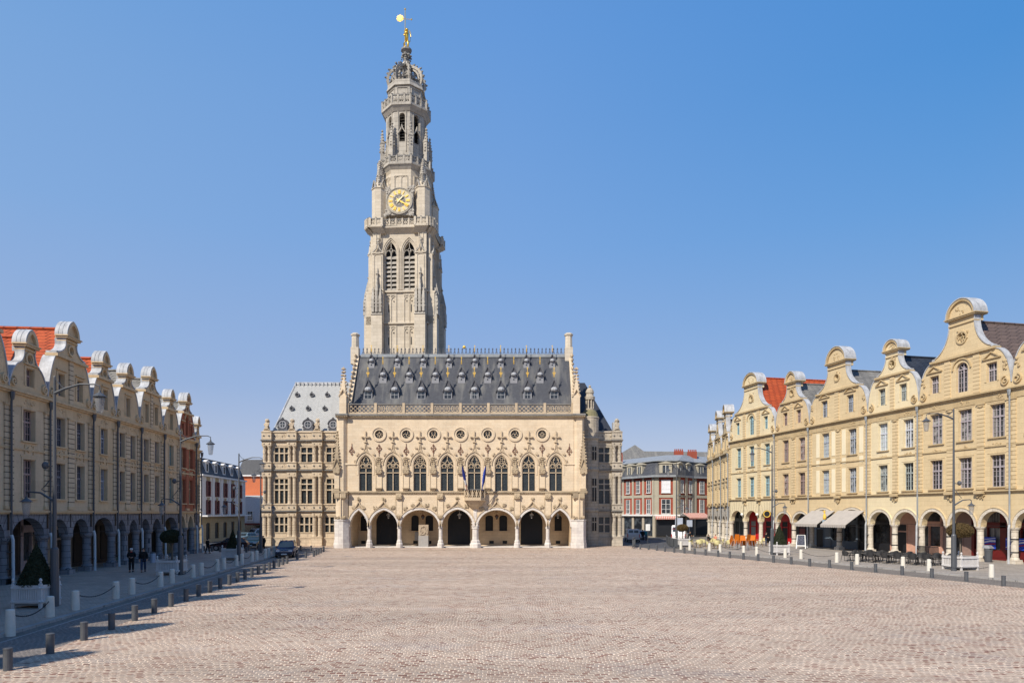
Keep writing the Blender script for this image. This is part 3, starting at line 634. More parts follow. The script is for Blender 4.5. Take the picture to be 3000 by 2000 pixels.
for p in rx[1:]: copy_tree(n0, hall, (HX(p), 0, 0))
mb = MB(); z0 = HZ(1524) + .25                                              # lower niches between the arches
mb.box(-.36, .36, -.36, .02, ZT - .8, ZT - .12, 0); foliage(mb, 0, -.34, ZT - .5, .33, .26, 14, .13, 0)
mb.box(-.36, .36, -.04, .02, z0 + .5, ZT - .8, 1); mb.box(-.42, -.35, -.08, .02, z0 + .4, ZT - .7, 0); mb.box(.35, .42, -.08, .02, z0 + .4, ZT - .7, 0)
mb.taper(-.12, .12, -.15, .02, z0 - .1, -.4, .4, -.36, .02, z0 + .3, 0); foliage(mb, 0, -.3, z0 + .2, .3, .12, 9, .11, 0)
n0 = mb.build('arcade_niche', [M_ORN, M_SAND], hall); n0.location.x = HX(1169)
for p in (1290, 1515, 1605): copy_tree(n0, hall, (HX(p), 0, 0))
mb = MB(); x0, x1 = HX(979), HX(1719)
for xa, xb, y in ((x0 - .0, HX(1023), -.85), (HX(1023), HX(1674), -.22), (HX(1674), x1, -.85)):
    mb.box(xa, xb, y, .3, ZT - .06, ZT + .12, 0); mb.box(xa, xb, y + .1, .3, ZT - .22, ZT - .06, 0)
    n = int((xb - xa) / .22)
    for i in range(n): mb.lump(xa + (i + .5) * (xb - xa) / n, y + .1, ZT - .1, .1, 1.1, .7, .8, 0, .4)
mb.build('string_course', [M_ORN], hall)
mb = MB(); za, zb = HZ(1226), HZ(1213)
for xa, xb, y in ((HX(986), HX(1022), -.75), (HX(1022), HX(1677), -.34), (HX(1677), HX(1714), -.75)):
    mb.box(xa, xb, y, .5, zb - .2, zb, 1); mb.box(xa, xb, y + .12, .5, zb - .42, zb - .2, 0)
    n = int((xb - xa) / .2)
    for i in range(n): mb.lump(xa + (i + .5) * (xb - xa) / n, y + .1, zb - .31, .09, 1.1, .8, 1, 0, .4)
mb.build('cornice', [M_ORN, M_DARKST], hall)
mb = MB(); z0, z1 = zb, HZ(1182); pp = [1019, 1101, 1183, 1266, 1349, 1431, 1512.5, 1596, 1677]
mb.box(HX(1019), HX(1678), -.18, .12, z1 - .12, z1, 1); mb.box(HX(1019), HX(1678), -.14, .12, z0, z0 + .22, 0)
for p in pp: mb.box(HX(p) - .16, HX(p) + .16, -.22, .16, z0, z1 + .06, 0)
for i, (a, b) in enumerate(zip(pp, pp[1:])):
    xa, xb = HX(a) + .16, HX(b) - .16; zl, zh = z0 + .22, z1 - .12; zc = (zl + zh) / 2; n = 3
    for j in range(n):
        u0 = xa + (xb - xa) * j / n; u1 = xa + (xb - xa) * (j + 1) / n; uc = (u0 + u1) / 2
        if i % 2 == 0:
            mb.rib([(u0, zc), (uc, zh), (u1, zc), (uc, zl), (u0, zc)], .07, -.05, .05, 0); mb.rib([(u0, zh), (uc - .1, zc + .1), (uc + .1, zc - .1), (u1, zl)], .06, -.04, .04, 0); mb.rib([(u0, zl), (uc - .1, zc - .1), (uc + .1, zc + .1), (u1, zh)], .06, -.04, .04, 0)
        else:
            mb.rib(circ(uc, zc, (zh - zl) / 2.2, 12), .07, -.05, .05, 0, True); mb.rib(circ(u0, zc, (zh - zl) / 2.4, 8, -PI / 2, PI / 2, True), .06, -.04, .04, 0); mb.rib(circ(u1, zc, (zh - zl) / 2.4, 8, PI / 2, 1.5 * PI, True), .06, -.04, .04, 0)
            mb.rib([(uc, zl), (uc, zh)], .05, -.04, .04, 0); mb.rib([(u0, zc), (u1, zc)], .05, -.04, .04, 0)
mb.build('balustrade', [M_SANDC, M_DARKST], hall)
# roof
RXA, RXB = -14.3, 13.45; RY0, RZ0, RY1, RZ1 = .9, 16.75, 6.0, 25.2
mb = MB(); mb.polyx([(RY0, RZ0), (RY1, RZ1), (11.1, RZ0)], RXA, RXB)
mb.box(RXA - .3, RXB + .3, .3, 11.6, 16.5, 16.76); mb.build('roof', M_SLATE, hall)
mb = MB()
mb.box(RXA + .2, RXB - .2, RY1 - .28, RY1 + .28, RZ1 - .28, RZ1 + .04, 0); mb.box(RXA + .2, RXB - .2, RY1 - .09, RY1 + .09, RZ1 + .04, RZ1 + .16, 0)
n = 54
for i in range(n):
    x = RXA + .5 + (RXB - RXA - 1) * i / (n - 1); z = RZ1 + .16
    mb.rib([(x, z), (x, z + .72)], .07, RY1 - .03, RY1 + .03, 1); mb.lump(x, RY1, z + .72, .1, k=1); mb.rib([(x - .17, z), (x - .1, z + .28), (x, z + .36)], .06, RY1 - .03, RY1 + .03, 1); mb.rib([(x + .17, z), (x + .1, z + .28), (x, z + .36)], .06, RY1 - .03, RY1 + .03, 1)
    mb.box(x - .12, x + .12, RY1 - .03, RY1 + .03, z + .5, z + .56, 1)
mb.build('ridge_crest', [M_ZINCB, M_ZINCD], hall)
mb = MB(); mb.ball(0, 0, 0, .22); o_ = mb.build('gold_ball', M_GOLDP, hall, True); o_.location = (-(HXC) + (1360 - 1500) * .0453, RY1, RZ1 + 1.1)
for sg, xx in ((-1, RXA), (1, RXB)):
    mb = MB()                                       # end gables with crockets and corner pinnacles
    xa, xb = (xx - .45, xx) if sg < 0 else (xx, xx + .45)
    mb.polyx([(RY0 - .5, RZ0), (RY1, RZ1 + .35), (11.6, RZ0)], xa, xb, 0)
    for i in range(13):
        t = (i + .7) / 14; mb.lump((xa + xb) / 2 + sg * .15, RY0 - .5 + t * (RY1 - RY0 + .5) - .12, RZ0 + .3 + t * (RZ1 + .35 - RZ0), .26, .8, 1, 1, 1, .4)
    px_ = HX(1007) if sg < 0 else HX(1688)
    mb.box(px_ - .42, px_ + .42, -.5, .5, zb, zb + 2.3, 0); mb.rib([(px_ - .5, zb + 2.1), (px_, zb + 3.0), (px_ + .5, zb + 2.1)], .12, -.58, .1, 1)
    mb.taper(px_ - .36, px_ + .36, -.4, .4, zb + 2.3, px_ - .04, px_ + .04, -.04, .04, HZ(1094), 0)
    for i in range(9):
        t = i / 8
        for q in (-1, 1): mb.lump(px_ + q * (.4 - .3 * t), -.1, zb + 2.4 + t * 3.2, .16, k=1)
    mb.box(px_ - .05, px_ + .05, -.05, .05, HZ(1096), HZ(1074), 1); mb.box(px_ - .28, px_ + .28, -.08, .08, HZ(1083), HZ(1080), 1); mb.box(px_ - .2, px_ + .2, -.07, .07, HZ(1093), HZ(1091), 1)
    mb.build('gable_end', [M_SAND, M_SANDC], hall)
for x in (-14.87, 13.44):
    mb = MB(); o8 = PI / 8
    mb.box(x - .52, x + .52, RY1 - .5, RY1 + .5, RZ1 - 1.2, RZ1 + 1.0, 0); mb.lathe([(.5, RZ1 + 1.0), (.47, RZ1 + 2.5), (.58, RZ1 + 2.58), (.62, RZ1 + 2.75), (.35, RZ1 + 2.95), (.3, RZ1 + 2.96)], x, RY1, 8, 0, o8); mb.build('chimney', [M_TOW], hall)
def dormer(w_, h, g, gold, nm):
    mb = MB(); d = (h + g) * .6 + .5
    mb.box(-w_ / 2, w_ / 2, 0, d, -.1, h, 0); mb.box(-w_ / 2 - .06, w_ / 2 + .06, -.05, .1, -.16, -.04, 1)
    e = w_ / 2 + .14
    for s in (-1, 1):
        mb.add([(s * e, -.16, h - .12), (0, -.16, h + g), (0, d + .4, h + g), (s * e, d, h - .12), (s * (e - .07), -.16, h - .16), (0, -.16, h + g - .16), (0, d + .4, h + g - .2), (s * (e - .07), d, h - .2)], [(0, 1, 2, 3), (4, 7, 6, 5), (0, 4, 5, 1), (0, 3, 7, 4)], 1)
        for i in range(5): t = (i + .5) / 5; mb.lump(s * (e * (1 - t) + .06), -.12, h - .1 + g * t, .05, k=1)
    mb.add([(-w_ / 2, -.02, h), (w_ / 2, -.02, h), (0, -.02, h + g - .12)], [(0, 1, 2)], 1)
    mb.ball(0, -.02, h + .18, w_ * .42, 10, 6, .75, 2)
    mb.tube([(0, 0, h + g - .1), (0, 0, h + g + .25)], .05, 5, 1)
    o = mb.build('dormer', [M_LEAD, M_ZINCD, M_ZINC], hall)
    m2 = MB()
    if nm: m2.box(-w_ / 2 + .12, w_ / 2 - .12, -.02, 0.01, .08, h - .08, 0); m2.box(-.02, .02, -.05, 0, .08, h - .08, 1); m2.box(-w_ / 2 + .1, w_ / 2 - .1, -.05, 0, h * .5, h * .5 + .04, 1)
    else: m2.poly(circ(0, h * .5, .1, 8), -.03, .0, 0)
    m2.build('dormer_window' if nm else 'vent_hole', [M_GLASS, M_ZINC], o)
    m3 = MB(); z = h + g + .2; m3.tube([(0, 0, z), (0, 0, z + gold)], .035, 5)
    for t, r_ in ((.04, .1), (.2, .13), (.38, .11)): m3.lathe([(.03, z + gold * t), (r_, z + gold * t + .06), (.03, z + gold * t + .14)], 0, 0, 6)
    if nm:
        for s in (-1, 1): m3.rib([(0, z + gold * .28), (s * .16, z + gold * .4), (s * .14, z + gold * .5), (s * .06, z + gold * .45)], .06, -.03, .03)
    m3.box(-.1, .1, -.02, .02, z + gold * .84, z + gold * .88) ; m3.build('gold_finial', M_GOLDP, o)
    return o
def on_roof(t): return RY0 + t * (RY1 - RY0), RZ0 + t * (RZ1 - RZ0)
for xs_, t, dim in (([1078 + 77.9 * i for i in range(8)], .243, (1.08, 1.0, 1.5, 1.35, 1)), ([1121.8 + 76.7 * i for i in range(7)], .511, (.92, .92, 1.25, 1.05, 0)), ([1088 + 75.7 * i for i in range(8)], .776, (.78, .78, 1.05, .95, 0))):
    y, z = on_roof(t); p0 = None
    for p in xs_:
        X = (p - 1500) * (HY + y) / 2000 - HXC
        if p0 is None: p0 = dormer(*dim); p0.location = (X, y, z)
        else: copy_tree(p0, hall, (X, y, z))
# balcony on the thick column
mb = MB(); bx_ = HX(1391.5); z0, z1 = HZ(1463), HZ(1433); hw = 1.27
oc = lambda a, d: [(bx_ - a, .1), (bx_ - a, -d * .55), (bx_ - a * .62, -d), (bx_ + a * .62, -d), (bx_ + a, -d * .55), (bx_ + a, .1)]
mb.prism(oc(hw, 1.25), z1 - .1, z1, 1); mb.prism(oc(hw - .02, 1.22), z0, z0 + .22, 0)
mb.prism(oc(hw * .95, 1.12), z0 + .22, z0 + .3, 0); mb.prism(oc(hw + .04, 1.28), z0 - .1, z0, 0)
mb.prism(oc(hw * .55, .7), z0 - .75, z0 - .1, 0, oc(hw, 1.22)); mb.prism(oc(.35, .4), z0 - 1.1, z0 - .75, 0, oc(hw * .55, .7))
P8 = oc(hw * .97, 1.18)
for (xa, ya), (xb, yb) in zip(P8, P8[1:]):
    L = math.hypot(xb - xa, yb - ya); nn = 3 if L > 1.3 else 1; a = math.atan2(yb - ya, xb - xa); q0 = mb.mark()
    for j in range(nn + 1): mb.box(L * j / nn - .05, L * j / nn + .05, -.05, .07, z0 + .2, z1 - .08, 0)
    for j in range(nn):
        u0, u1 = L * j / nn, L * (j + 1) / nn; mb.rib([(u0, z0 + .25), ((u0 + u1) / 2, z1 - .15), (u1, z0 + .25)], .07, -.02, .06, 0); mb.rib([(u0, z1 - .15), ((u0 + u1) / 2, z0 + .3), (u1, z1 - .15)], .07, -.02, .06, 0)
    mb.xf(q0, Matrix.Translation((xa, ya, 0)) @ Matrix.Rotation(a, 4, 'Z'))
mb.build('balcony', [M_SANDC, M_DARKST], hall)
# flags on the balcony
def flag(name, label, x, dx, segs, mats):
    t = thing(name, label, 'flag', (HXC + x, HY - 1.35, z1 - .1), 0, 'flags on the town hall balcony')
    m = MB(); m.tube([(0, 0, 0), (dx, -1.1, 3.15)], .03, 6); m.build('flag_pole', M_BLACK, t)
    m = MB(); n = 14; ns = 16                                              # cloth hanging in folds from the sloping pole
    for i in range(n + 1):
        s = i / n; top = Vector((dx * .9 * (1 - .78 * s) , -1.1 * .9 * (1 - .78 * s), 3.15 * .9 * (1 - .78 * s)))
        for j in range(ns + 1):
            u = j / ns; a = u * 2 * PI; wd = (.035 + .115 * math.sin(PI * min(1, s * 1.15)) ** .8) * (1 + .3 * math.sin(3 * a))
            m.v.append((top.x + wd * math.cos(a), top.y + .1 * math.sin(a) + .05 * math.sin(5 * a), top.z - .62 * s - .1 * math.sin(a) ** 2))
    for i in range(n):
        for j in range(ns):
            a = i * (ns + 1) + j; m.f.append((a, a + 1, a + ns + 2, a + ns + 1)); m.m.append(segs(i / n, j / ns))
    m.build('cloth', mats, t, True)
F_B = plain('flag_navy', (.015, .03, .22), .8); F_W = plain('flag_white', (.7, .7, .72), .8); F_R = plain('flag_red', (.55, .01, .02), .8); F_E = plain('flag_bright_blue', (.015, .1, .62), .6)
flag('tricolour_flag', 'furled blue, white and red flag leaning left on the town hall balcony', bx_ - .75, -.75, lambda s, u: 0 if s < .55 else (1 if s < .76 else 2), [F_B, F_W, F_R])
flag('blue_flag', 'furled plain blue flag leaning right on the town hall balcony', bx_ + .85, .62, lambda s, u: 0 if .2 < u < .6 else 1, [F_E, F_B])
# memorial and lanterns
t = thing('stone_memorial', 'square relief of a crouching figure on a plain grey block under the third arch', 'memorial', (HXC + HX(1236.5), HY + 1.2, .1))
mb = MB(); mb.box(-.61, .61, 0, .8, -.1, 1.36); mb.build('plinth', plain('grey_memorial_granite', (.33, .31, .29), .7, bump=.3), t)
mb = MB(); mb.box(-.61, .61, .12, .7, 1.36, 2.75)
mb.rib([(-.35, 1.5), (-.42, 1.9), (-.3, 2.45), (-.05, 2.6), (.25, 2.55), (.42, 2.2), (.5, 1.6)], .14, .03, .2); mb.rib([(-.25, 1.55), (.1, 1.6), (.25, 1.95), (.1, 2.4)], .16, .02, .2); mb.rib([(-.3, 2.2), (-.1, 1.9), (-.3, 1.65)], .12, .03, .2)
mb.rib([(.15, 2.4), (.3, 1.9), (.45, 1.55)], .1, .03, .2); mb.lump(-.05, .1, 2.5, .16, jag=.1); mb.build('relief', plain('brown_relief_stone', (.4, .32, .235), .85, bump=.3), t)
t2 = MB(); t2.box(-.9, .9, 0, .1, 0, 1.15)
tag(t2.build('grey_wall_plaque', plain('grey_memorial_granite', (.33, .31, .29)), None, False, (HXC + B(1236), HY + 4.15, .75)), 'wide grey stone panel on the gallery wall behind the relief memorial', 'plaque')
def hall_lantern(px, hang, label, white):
    t = thing('hanging_lantern' if hang else 'white_lantern', label, 'lantern', (HXC + HX(px), HY + (2.2 if hang else 1.6), 3.55 if hang else 3.72), 0, 'lanterns of the town hall arcade')
    m = MB(); m.lathe([(.09, 0), (.24, .34), (.24, .36)], 0, 0, 6); m.build('glass', M_LAMPG if white else M_GLASS, t)
    m = MB(); m.lathe([(.27, .36), (.2, .46), (.06, .56), (.03, .62)], 0, 0, 6); m.lathe([(.03, -.08), (.1, 0)], 0, 0, 6)
    m.tube([(0, 0, .6), (0, 0, 2.6)], .012, 4)
    if hang: m.rib(circ(0, .6, .32, 12, 0, PI, True), .02, -.01, .01); m.tube([(0, 0, .6), (0, 0, 2.6)], .015, 4)
    m.build('cap', M_WPAINT if white and not hang else M_IRON, t)
for p, lb in ((1131, 'white lantern hanging in front of the left black door'), (1343, 'white lantern hanging in front of the middle black door'), (1558.5, 'white lantern hanging in front of the right black door'), (1060, 'white lantern under the narrow leftmost arch'), (1637, 'white lantern under the narrow rightmost arch')): hall_lantern(p, False, lb, True)
for p, lb in ((1232, 'rusty lantern on a thin rod above the relief memorial'), (1454, 'rusty lantern on a thin rod between the two windows right of the balcony column')): hall_lantern(p, True, lb, False)
# ---------------------------------------------------------------- town hall wings
def twist(mb, x, y, z0, z1, r, tw, k=0):
    """round shaft with capital and base; tw = height from which it is carved as a spiral"""
    n = 10; m = 26; vs = []; fs = []
    for j in range(m + 1):
        z = z0 + (z1 - z0) * j / m
        for i in range(n):
            a = 2 * PI * i / n; rr = r
            if z > tw: rr = r * (1 + .2 * math.sin(2 * a + (z - tw) * 9))
            elif (z - z0) < (z1 - z0) * .3: rr = r * 1.06
            vs.append((x + rr * math.cos(a), y + rr * math.sin(a), z))
    for j in range(m):
        for i in range(n): i2 = (i + 1) % n; fs.append((j * n + i, j * n + i2, (j + 1) * n + i2, (j + 1) * n + i))
    mb.add(vs, fs, k)
    mb.lathe([(r * 1.35, z0), (r * 1.35, z0 + .1), (r * 1.05, z0 + .2)], x, y, 8, k); mb.lathe([(r, z1 - .28), (r * 1.5, z1 - .06), (r * 1.55, z1)], x, y, 8, k)
def mwin(parent, x, z0, z1, nl, rows, wl=.52, gap=.17, mat=None, y=.16):
    """stone mullioned window: nl lights wide, rows = fractions of the height"""
    Wd = nl * wl + (nl - 1) * gap; m = MB(); k = 0
    m.rib([(-Wd / 2 - .07, z0 - .07), (-Wd / 2 - .07, z1 + .07), (Wd / 2 + .07, z1 + .07), (Wd / 2 + .07, z0 - .07)], .14, -.07, .3, None, True)
    m.rib([(-Wd / 2 - .24, z0 - .1), (-Wd / 2 - .24, z1 + .24), (Wd / 2 + .24, z1 + .24), (Wd / 2 + .24, z0 - .1)], .1, -.05, .02)
    for i in range(nl - 1): xx = -Wd / 2 + (i + 1) * (wl + gap) - gap; m.box(xx, xx + gap, -.02, .3, z0, z1)
    for r_ in rows: zz = z0 + (z1 - z0) * r_; m.box(-Wd / 2, Wd / 2, -.02 + .004, .3, zz - .08, zz + .08)
    o = m.build('window', mat, parent); o.location.x = x
    p = MB(); p.box(-Wd / 2, Wd / 2, .2, .24, z0, z1); p.build('pane', M_GLASSL, o)
    return (x - Wd / 2, x + Wd / 2, z0, z1, ())
def lion(mb, x, y, z, k=0):
    mb.lump(x, y, z + .35, .42, .9, .8, 1, k, .15); mb.lump(x, y - .1, z + .85, .36, .85, .75, 1.1, k, .15); mb.lump(x, y - .12, z + 1.3, .28, 1, 1, 1.05, k, .18); mb.lump(x, y, z + 1.2, .3, 1.1, .9, 1.2, k, .3)
    mb.box(x - .2, x + .2, y - .48, y - .38, z + .15, z + .85, k)
    for s in (-1, 1): mb.tube([(x + s * .22, y - .1, z + .95), (x + s * .25, y - .35, z + .8), (x + s * .22, y - .45, z + .6)], .09, 5, k); mb.lump(x + s * .26, y - .25, z + .12, .18, 1, 1.3, .7, k, .1)
def wing(name, label, ox, x0, x1, pairs, wins, mats, pl):
    t = thing(name, label, 'town hall wing', (ox, 90, 0))
    M0 = mats[0]; Zc = [WZ(1495), WZ(1375), WZ(1290)]
    floors = [(WZ(1558), WZ(1514), (.52,)), (WZ(1474), WZ(1403), (.56, .8)), (WZ(1353), WZ(1311), (.62,))]
    ops = []
    for px, nls, skip in wins:
        for (z0, z1, rows), nl in zip(floors, nls):
            if nl: ops.append(mwin(t, px, z0, z1, nl, rows, mat=mats[0], wl=.5 if nl > 2 else .64))
    mb = MB(); slab(mb, x0, x1, 0, WZ(1262), ops, 0, .3)
    mb.box(x0, x0 + .3, .3, 13, 0, WZ(1262)); mb.box(x1 - .3, x1, .3, 13, 0, WZ(1262)); mb.box(x0, x1, 12.7, 13, 0, WZ(1262)); mb.build('wall', M0, t)
    mb = MB(); mb.box(x0 + .3, x1 - .3, 1.2, 1.3, 0, WZ(1262)); mb.build('dark_interior', M_DOOR, t)
    mb = MB()                                                               # plinth
    mb.box(x0 - .04, x1, -.22, .0, 0, 1.0, 1); mb.box(x0 - .04, x1, -.28, .0, 1.0, 1.12, 0)
    for a, b in pairs: mb.box(a - .12, b + .12, -.75, -.2, 0, 1.1, 1); mb.box(a - .18, b + .18, -.8, -.2, 1.1, 1.22, 0)
    mb.build('plinth', [M0, mats[1]], t)
    def band(nm, za, zb, cz, extra):
        m = MB(); m.box(x0, x1, -.12, .0, za, zb, 0); m.box(x0 - .1, x1, -.3, .0, cz, cz + .1, 1); m.box(x0, x1, -.2, .0, cz - .1, cz, 0)
        m.box(x0, x1, -.22, 0, zb - .05, zb + .06, 0)
        for a, b in pairs:
            m.box(a - .1, b + .1, -.62, -.1, za, zb, 0); m.box(a - .2, b + .2, -.82, -.1, cz, cz + .1, 1); m.box(a - .15, b + .15, -.7, -.1, cz - .1, cz, 0); m.box(a - .15, b + .15, -.7, -.1, zb - .05, zb + .06, 0)
            for q in (a + .2, b - .2): m.lump(q, -.64, (za + zb) / 2, .12, k=1, jag=.1)
        n = int((x1 - x0) / .9)
        for i in range(n):
            q = x0 + (i + .5) * (x1 - x0) / n
            if not any(a - .2 < q < b + .2 for a, b in pairs): m.lump(q, -.14, (za + zb) / 2, .11, k=1 if i % 2 else 0, jag=.1); m.rib(spiral(q + .35, (za + zb) / 2, .16, 1), .05, -.15, -.1, 0)
        m.build(nm, [mats[2], mats[3]], t)
    band('entablature', WZ(1494), WZ(1477), WZ(1497), 0); band('entablature', WZ(1374), WZ(1355), WZ(1378), 0); band('parapet', WZ(1288), WZ(1266), WZ(1291), 0)
    m = MB()
    for za, zb in ((WZ(1395), WZ(1381)), (WZ(1306), WZ(1293)), (WZ(1510), WZ(1500))):
        for a, b in pairs: m.box(a - .08, b + .08, -.58, 0, za, zb, 0); m.lump(a + .2, -.6, (za + zb) / 2, .1, k=0); m.lump(b - .2, -.6, (za + zb) / 2, .1, k=0)
    m.build('frieze_blocks', [mats[2]], t)
    for a, b in pairs:
        for z0, z1, tw, r in ((1.22, WZ(1510), 99, .26), (WZ(1476), WZ(1395), 99, .22), (WZ(1354), WZ(1306), WZ(1341), .2)):
            for q in (a + .22, b - .22):
                m = MB(); twist(m, q, -.36, z0, z1, r, tw)
                if r > .25:
                    for i in range(6): m.lathe([(r * 1.13, z0 + .25 + i * .32), (r * 1.13, z0 + .41 + i * .32)], q, -.36, 10, 0)
                m.build('column', mats[0], t)
    for a, b in pairs:
        m = MB(); z = WZ(1266) + .06; m.box((a + b) / 2 - .5, (a + b) / 2 + .5, -.55, .3, z, z + .16); lion(m, (a + b) / 2, -.2, z + .16); m.build('heraldic_statue', mats[2], t)
    return t
WZ = lambda py: CAMH + (1500 - py) * .045
OXL = (880 - 1500) * .045; W_ = lambda px: (px - 880) * .045
def oculus(parent, x, y, z, big):
    m = MB()
    if big:
        m.box(-.62, .62, -.15, 1.6, 0, .9, 0); m.poly(circ(0, .85, .66, 16), -.15, 1.6, 0); m.rib(circ(0, .85, .45, 16), .14, -.22, -.1, 1, True); m.rib(circ(0, .85, .7, 12, 0, PI, True), .12, -.24, .4, 0)
        m.box(-.7, .7, -.2, 0, -.05, .06, 0); m.lump(0, -.1, 1.65, .17, k=0); m.rib([(-.6, .1), (-.35, .3), (0, .2), (.35, .3), (.6, .1)], .1, -.2, -.1, 0); m.lump(-.62, -.1, .55, .15, k=0); m.lump(.62, -.1, .55, .15, k=0)
        o = m.build('round_dormer', [M_ZINCD, M_LEAD], parent); o.location = (x, y, z)
        p = MB(); p.poly(circ(0, .85, .38, 14), -.17, -.14, 0); p.box(-.38, .38, -.2, -.17, .82, .88, 1); p.box(-.03, .03, -.2, -.17, .47, 1.23, 1); p.build('round_pane', [M_GLASS, M_ZINC], o)
    else:
        m.poly(circ(0, .3, .3, 12), -.1, .5, 0); m.rib(circ(0, .3, .24, 12), .13, -.18, -.05, 1, True); m.lump(0, -.1, .66, .1, k=1); m.poly(circ(0, .3, .13, 8), -.2, -.1, 2)
        o = m.build('small_dormer', [M_ZINCD, M_ZINCD, M_DOOR], parent); o.location = (x, y, z)
    return o
pairsL = [(W_(773), W_(797)), (W_(846), W_(870)), (W_(919), W_(945))]
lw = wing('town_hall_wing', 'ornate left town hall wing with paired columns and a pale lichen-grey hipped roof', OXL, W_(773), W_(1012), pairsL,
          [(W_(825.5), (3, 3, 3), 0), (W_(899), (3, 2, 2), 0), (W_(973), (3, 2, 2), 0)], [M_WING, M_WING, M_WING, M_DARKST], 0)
ZE = WZ(1264)
def hip(name, mat, parent, x0, x1, y0, y1, z0, xr0, xr1, yr, zr, zm=None, hip_b=True):
    m = MB(); m.add([(x0, y0, z0), (x1, y0, z0), (x1, y1, z0), (x0, y1, z0), (xr0, yr, zr), (xr1, yr, zr)], [(0, 1, 5, 4), (1, 2, 5), (2, 3, 4, 5), (3, 0, 4), (3, 2, 1, 0)], 0); m.build(name, mat, parent)
LX0, LX1 = W_(796), W_(1040); LYR = 6.0; LZR = 4.4 + (1500 - 1121) * .048
rx0 = (868 - 1500) * .048 - OXL
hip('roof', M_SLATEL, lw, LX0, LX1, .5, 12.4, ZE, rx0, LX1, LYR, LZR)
m = MB(); m.box(rx0 - .1, LX1, LYR - .3, LYR + .3, LZR - .3, LZR + .05)
for i in range(16): m.box(rx0 + i * .55, rx0 + i * .55 + .08, LYR - .45, LYR - .2, LZR - .75, LZR - .02)
m.tube([(LX0, .5, ZE + .05), (rx0, LYR, LZR)], .12, 5); m.build('ridge_capping', M_ZINC, lw)
m = MB(); m.box(W_(796), W_(1000), .15, .6, ZE, ZE + .18); m.build('gutter', M_ZINCB, lw)
def on_wing(t): return .5 + t * (LYR - .5), ZE + t * (LZR - ZE)
for pxs, t_, big in (((829, 903, 977), .02, True), ((855, 903, 951.5), .42, False), ((871, 914, 959), .7, False)):
    y, z = on_wing(t_); o0 = None
    for p in pxs:
        X = (p - 1500) * (90 + y) / 2000 - OXL
        if o0 is None: o0 = oculus(lw, X, y, z, big)
        else: copy_tree(o0, lw, (X, y, z))
# right wing with stair turret
OXR = (1764 - 1500) * .045; V_ = lambda px: (px - 1764) * .045
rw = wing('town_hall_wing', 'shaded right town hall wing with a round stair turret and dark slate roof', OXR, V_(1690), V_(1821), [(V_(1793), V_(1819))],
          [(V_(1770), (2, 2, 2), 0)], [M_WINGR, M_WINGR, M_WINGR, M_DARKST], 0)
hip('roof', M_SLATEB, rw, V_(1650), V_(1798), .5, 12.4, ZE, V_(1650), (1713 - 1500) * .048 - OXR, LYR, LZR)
m = MB(); m.box(V_(1797), V_(1803), .3, 1.4, ZE, ZE + 1.3); m.build('dormer_side', M_ZINC, rw)
m = MB(); tx, ty = V_(1729), .4; r = 1.2; WZt = lambda py: 4.4 + (1500 - py) * .0447
segs = [(r, 0), (r * 1.04, 1.1), (r, 1.15), (r, WZt(1500)), (r * 1.1, WZt(1496)), (r * 1.1, WZt(1492)), (r, WZt(1488)), (r, WZt(1380)), (r * 1.1, WZt(1376)), (r * 1.1, WZt(1372)), (r, WZt(1368)), (r, WZt(1290)), (r * 1.12, WZt(1284)), (r * 1.12, WZt(1280)), (r, WZt(1278)), (r * 1.0, WZt(1224)), (r * 1.06, WZt(1222)), (r * 1.0, WZt(1219))]
m.lathe(segs, tx, ty, 20, 0)
m.lathe([(r * .99, WZt(1219)), (r * .8, WZt(1205)), (r * .55, WZt(1198))], tx, ty, 16, 1); m.lathe([(.62, WZt(1198)), (.62, WZt(1194))], tx, ty, 12, 0)
for i in range(8): a = i * PI / 4 + .3; m.lathe([(.11, WZt(1194)), (.11, WZt(1167))], tx + .48 * math.cos(a), ty + .48 * math.sin(a), 6, 0)
m.lathe([(.66, WZt(1167)), (.7, WZt(1159)), (.5, WZt(1156)), (.48, WZt(1149)), (.56, WZt(1147)), (.5, WZt(1140)), (.3, WZt(1133)), (.1, WZt(1131)), (.2, WZt(1128)), (.1, WZt(1124))], tx, ty, 12, 0)
m.build('stair_turret', [M_WINGR, plain('mossy_stone', (.2, .18, .1), .9)], rw, False)
m = MB(); m.box(-.15, .15, -.04, .1, 0, 1, 0)
for z0, z1 in ((WZ(1556), WZ(1512)), (WZ(1470), WZ(1400)), (WZ(1350), WZ(1307))):
    m = MB(); x = V_(1745); m.box(-.36, .36, -.1, .5, z0, z1, 0)
    for q in (-.18, .18): m.box(q - .11, q + .11, -.15, -.05, z0 + .1, z0 + (z1 - z0) * .6, 1); m.box(q - .11, q + .11, -.15, -.05, z0 + (z1 - z0) * .68, z1 - .1, 1)
    o_ = m.build('turret_window', [M_WINGR, M_DOOR], rw); o_.location = (tx + .42, ty - 1.05, 0); o_.rotation_euler = (0, 0, .35)

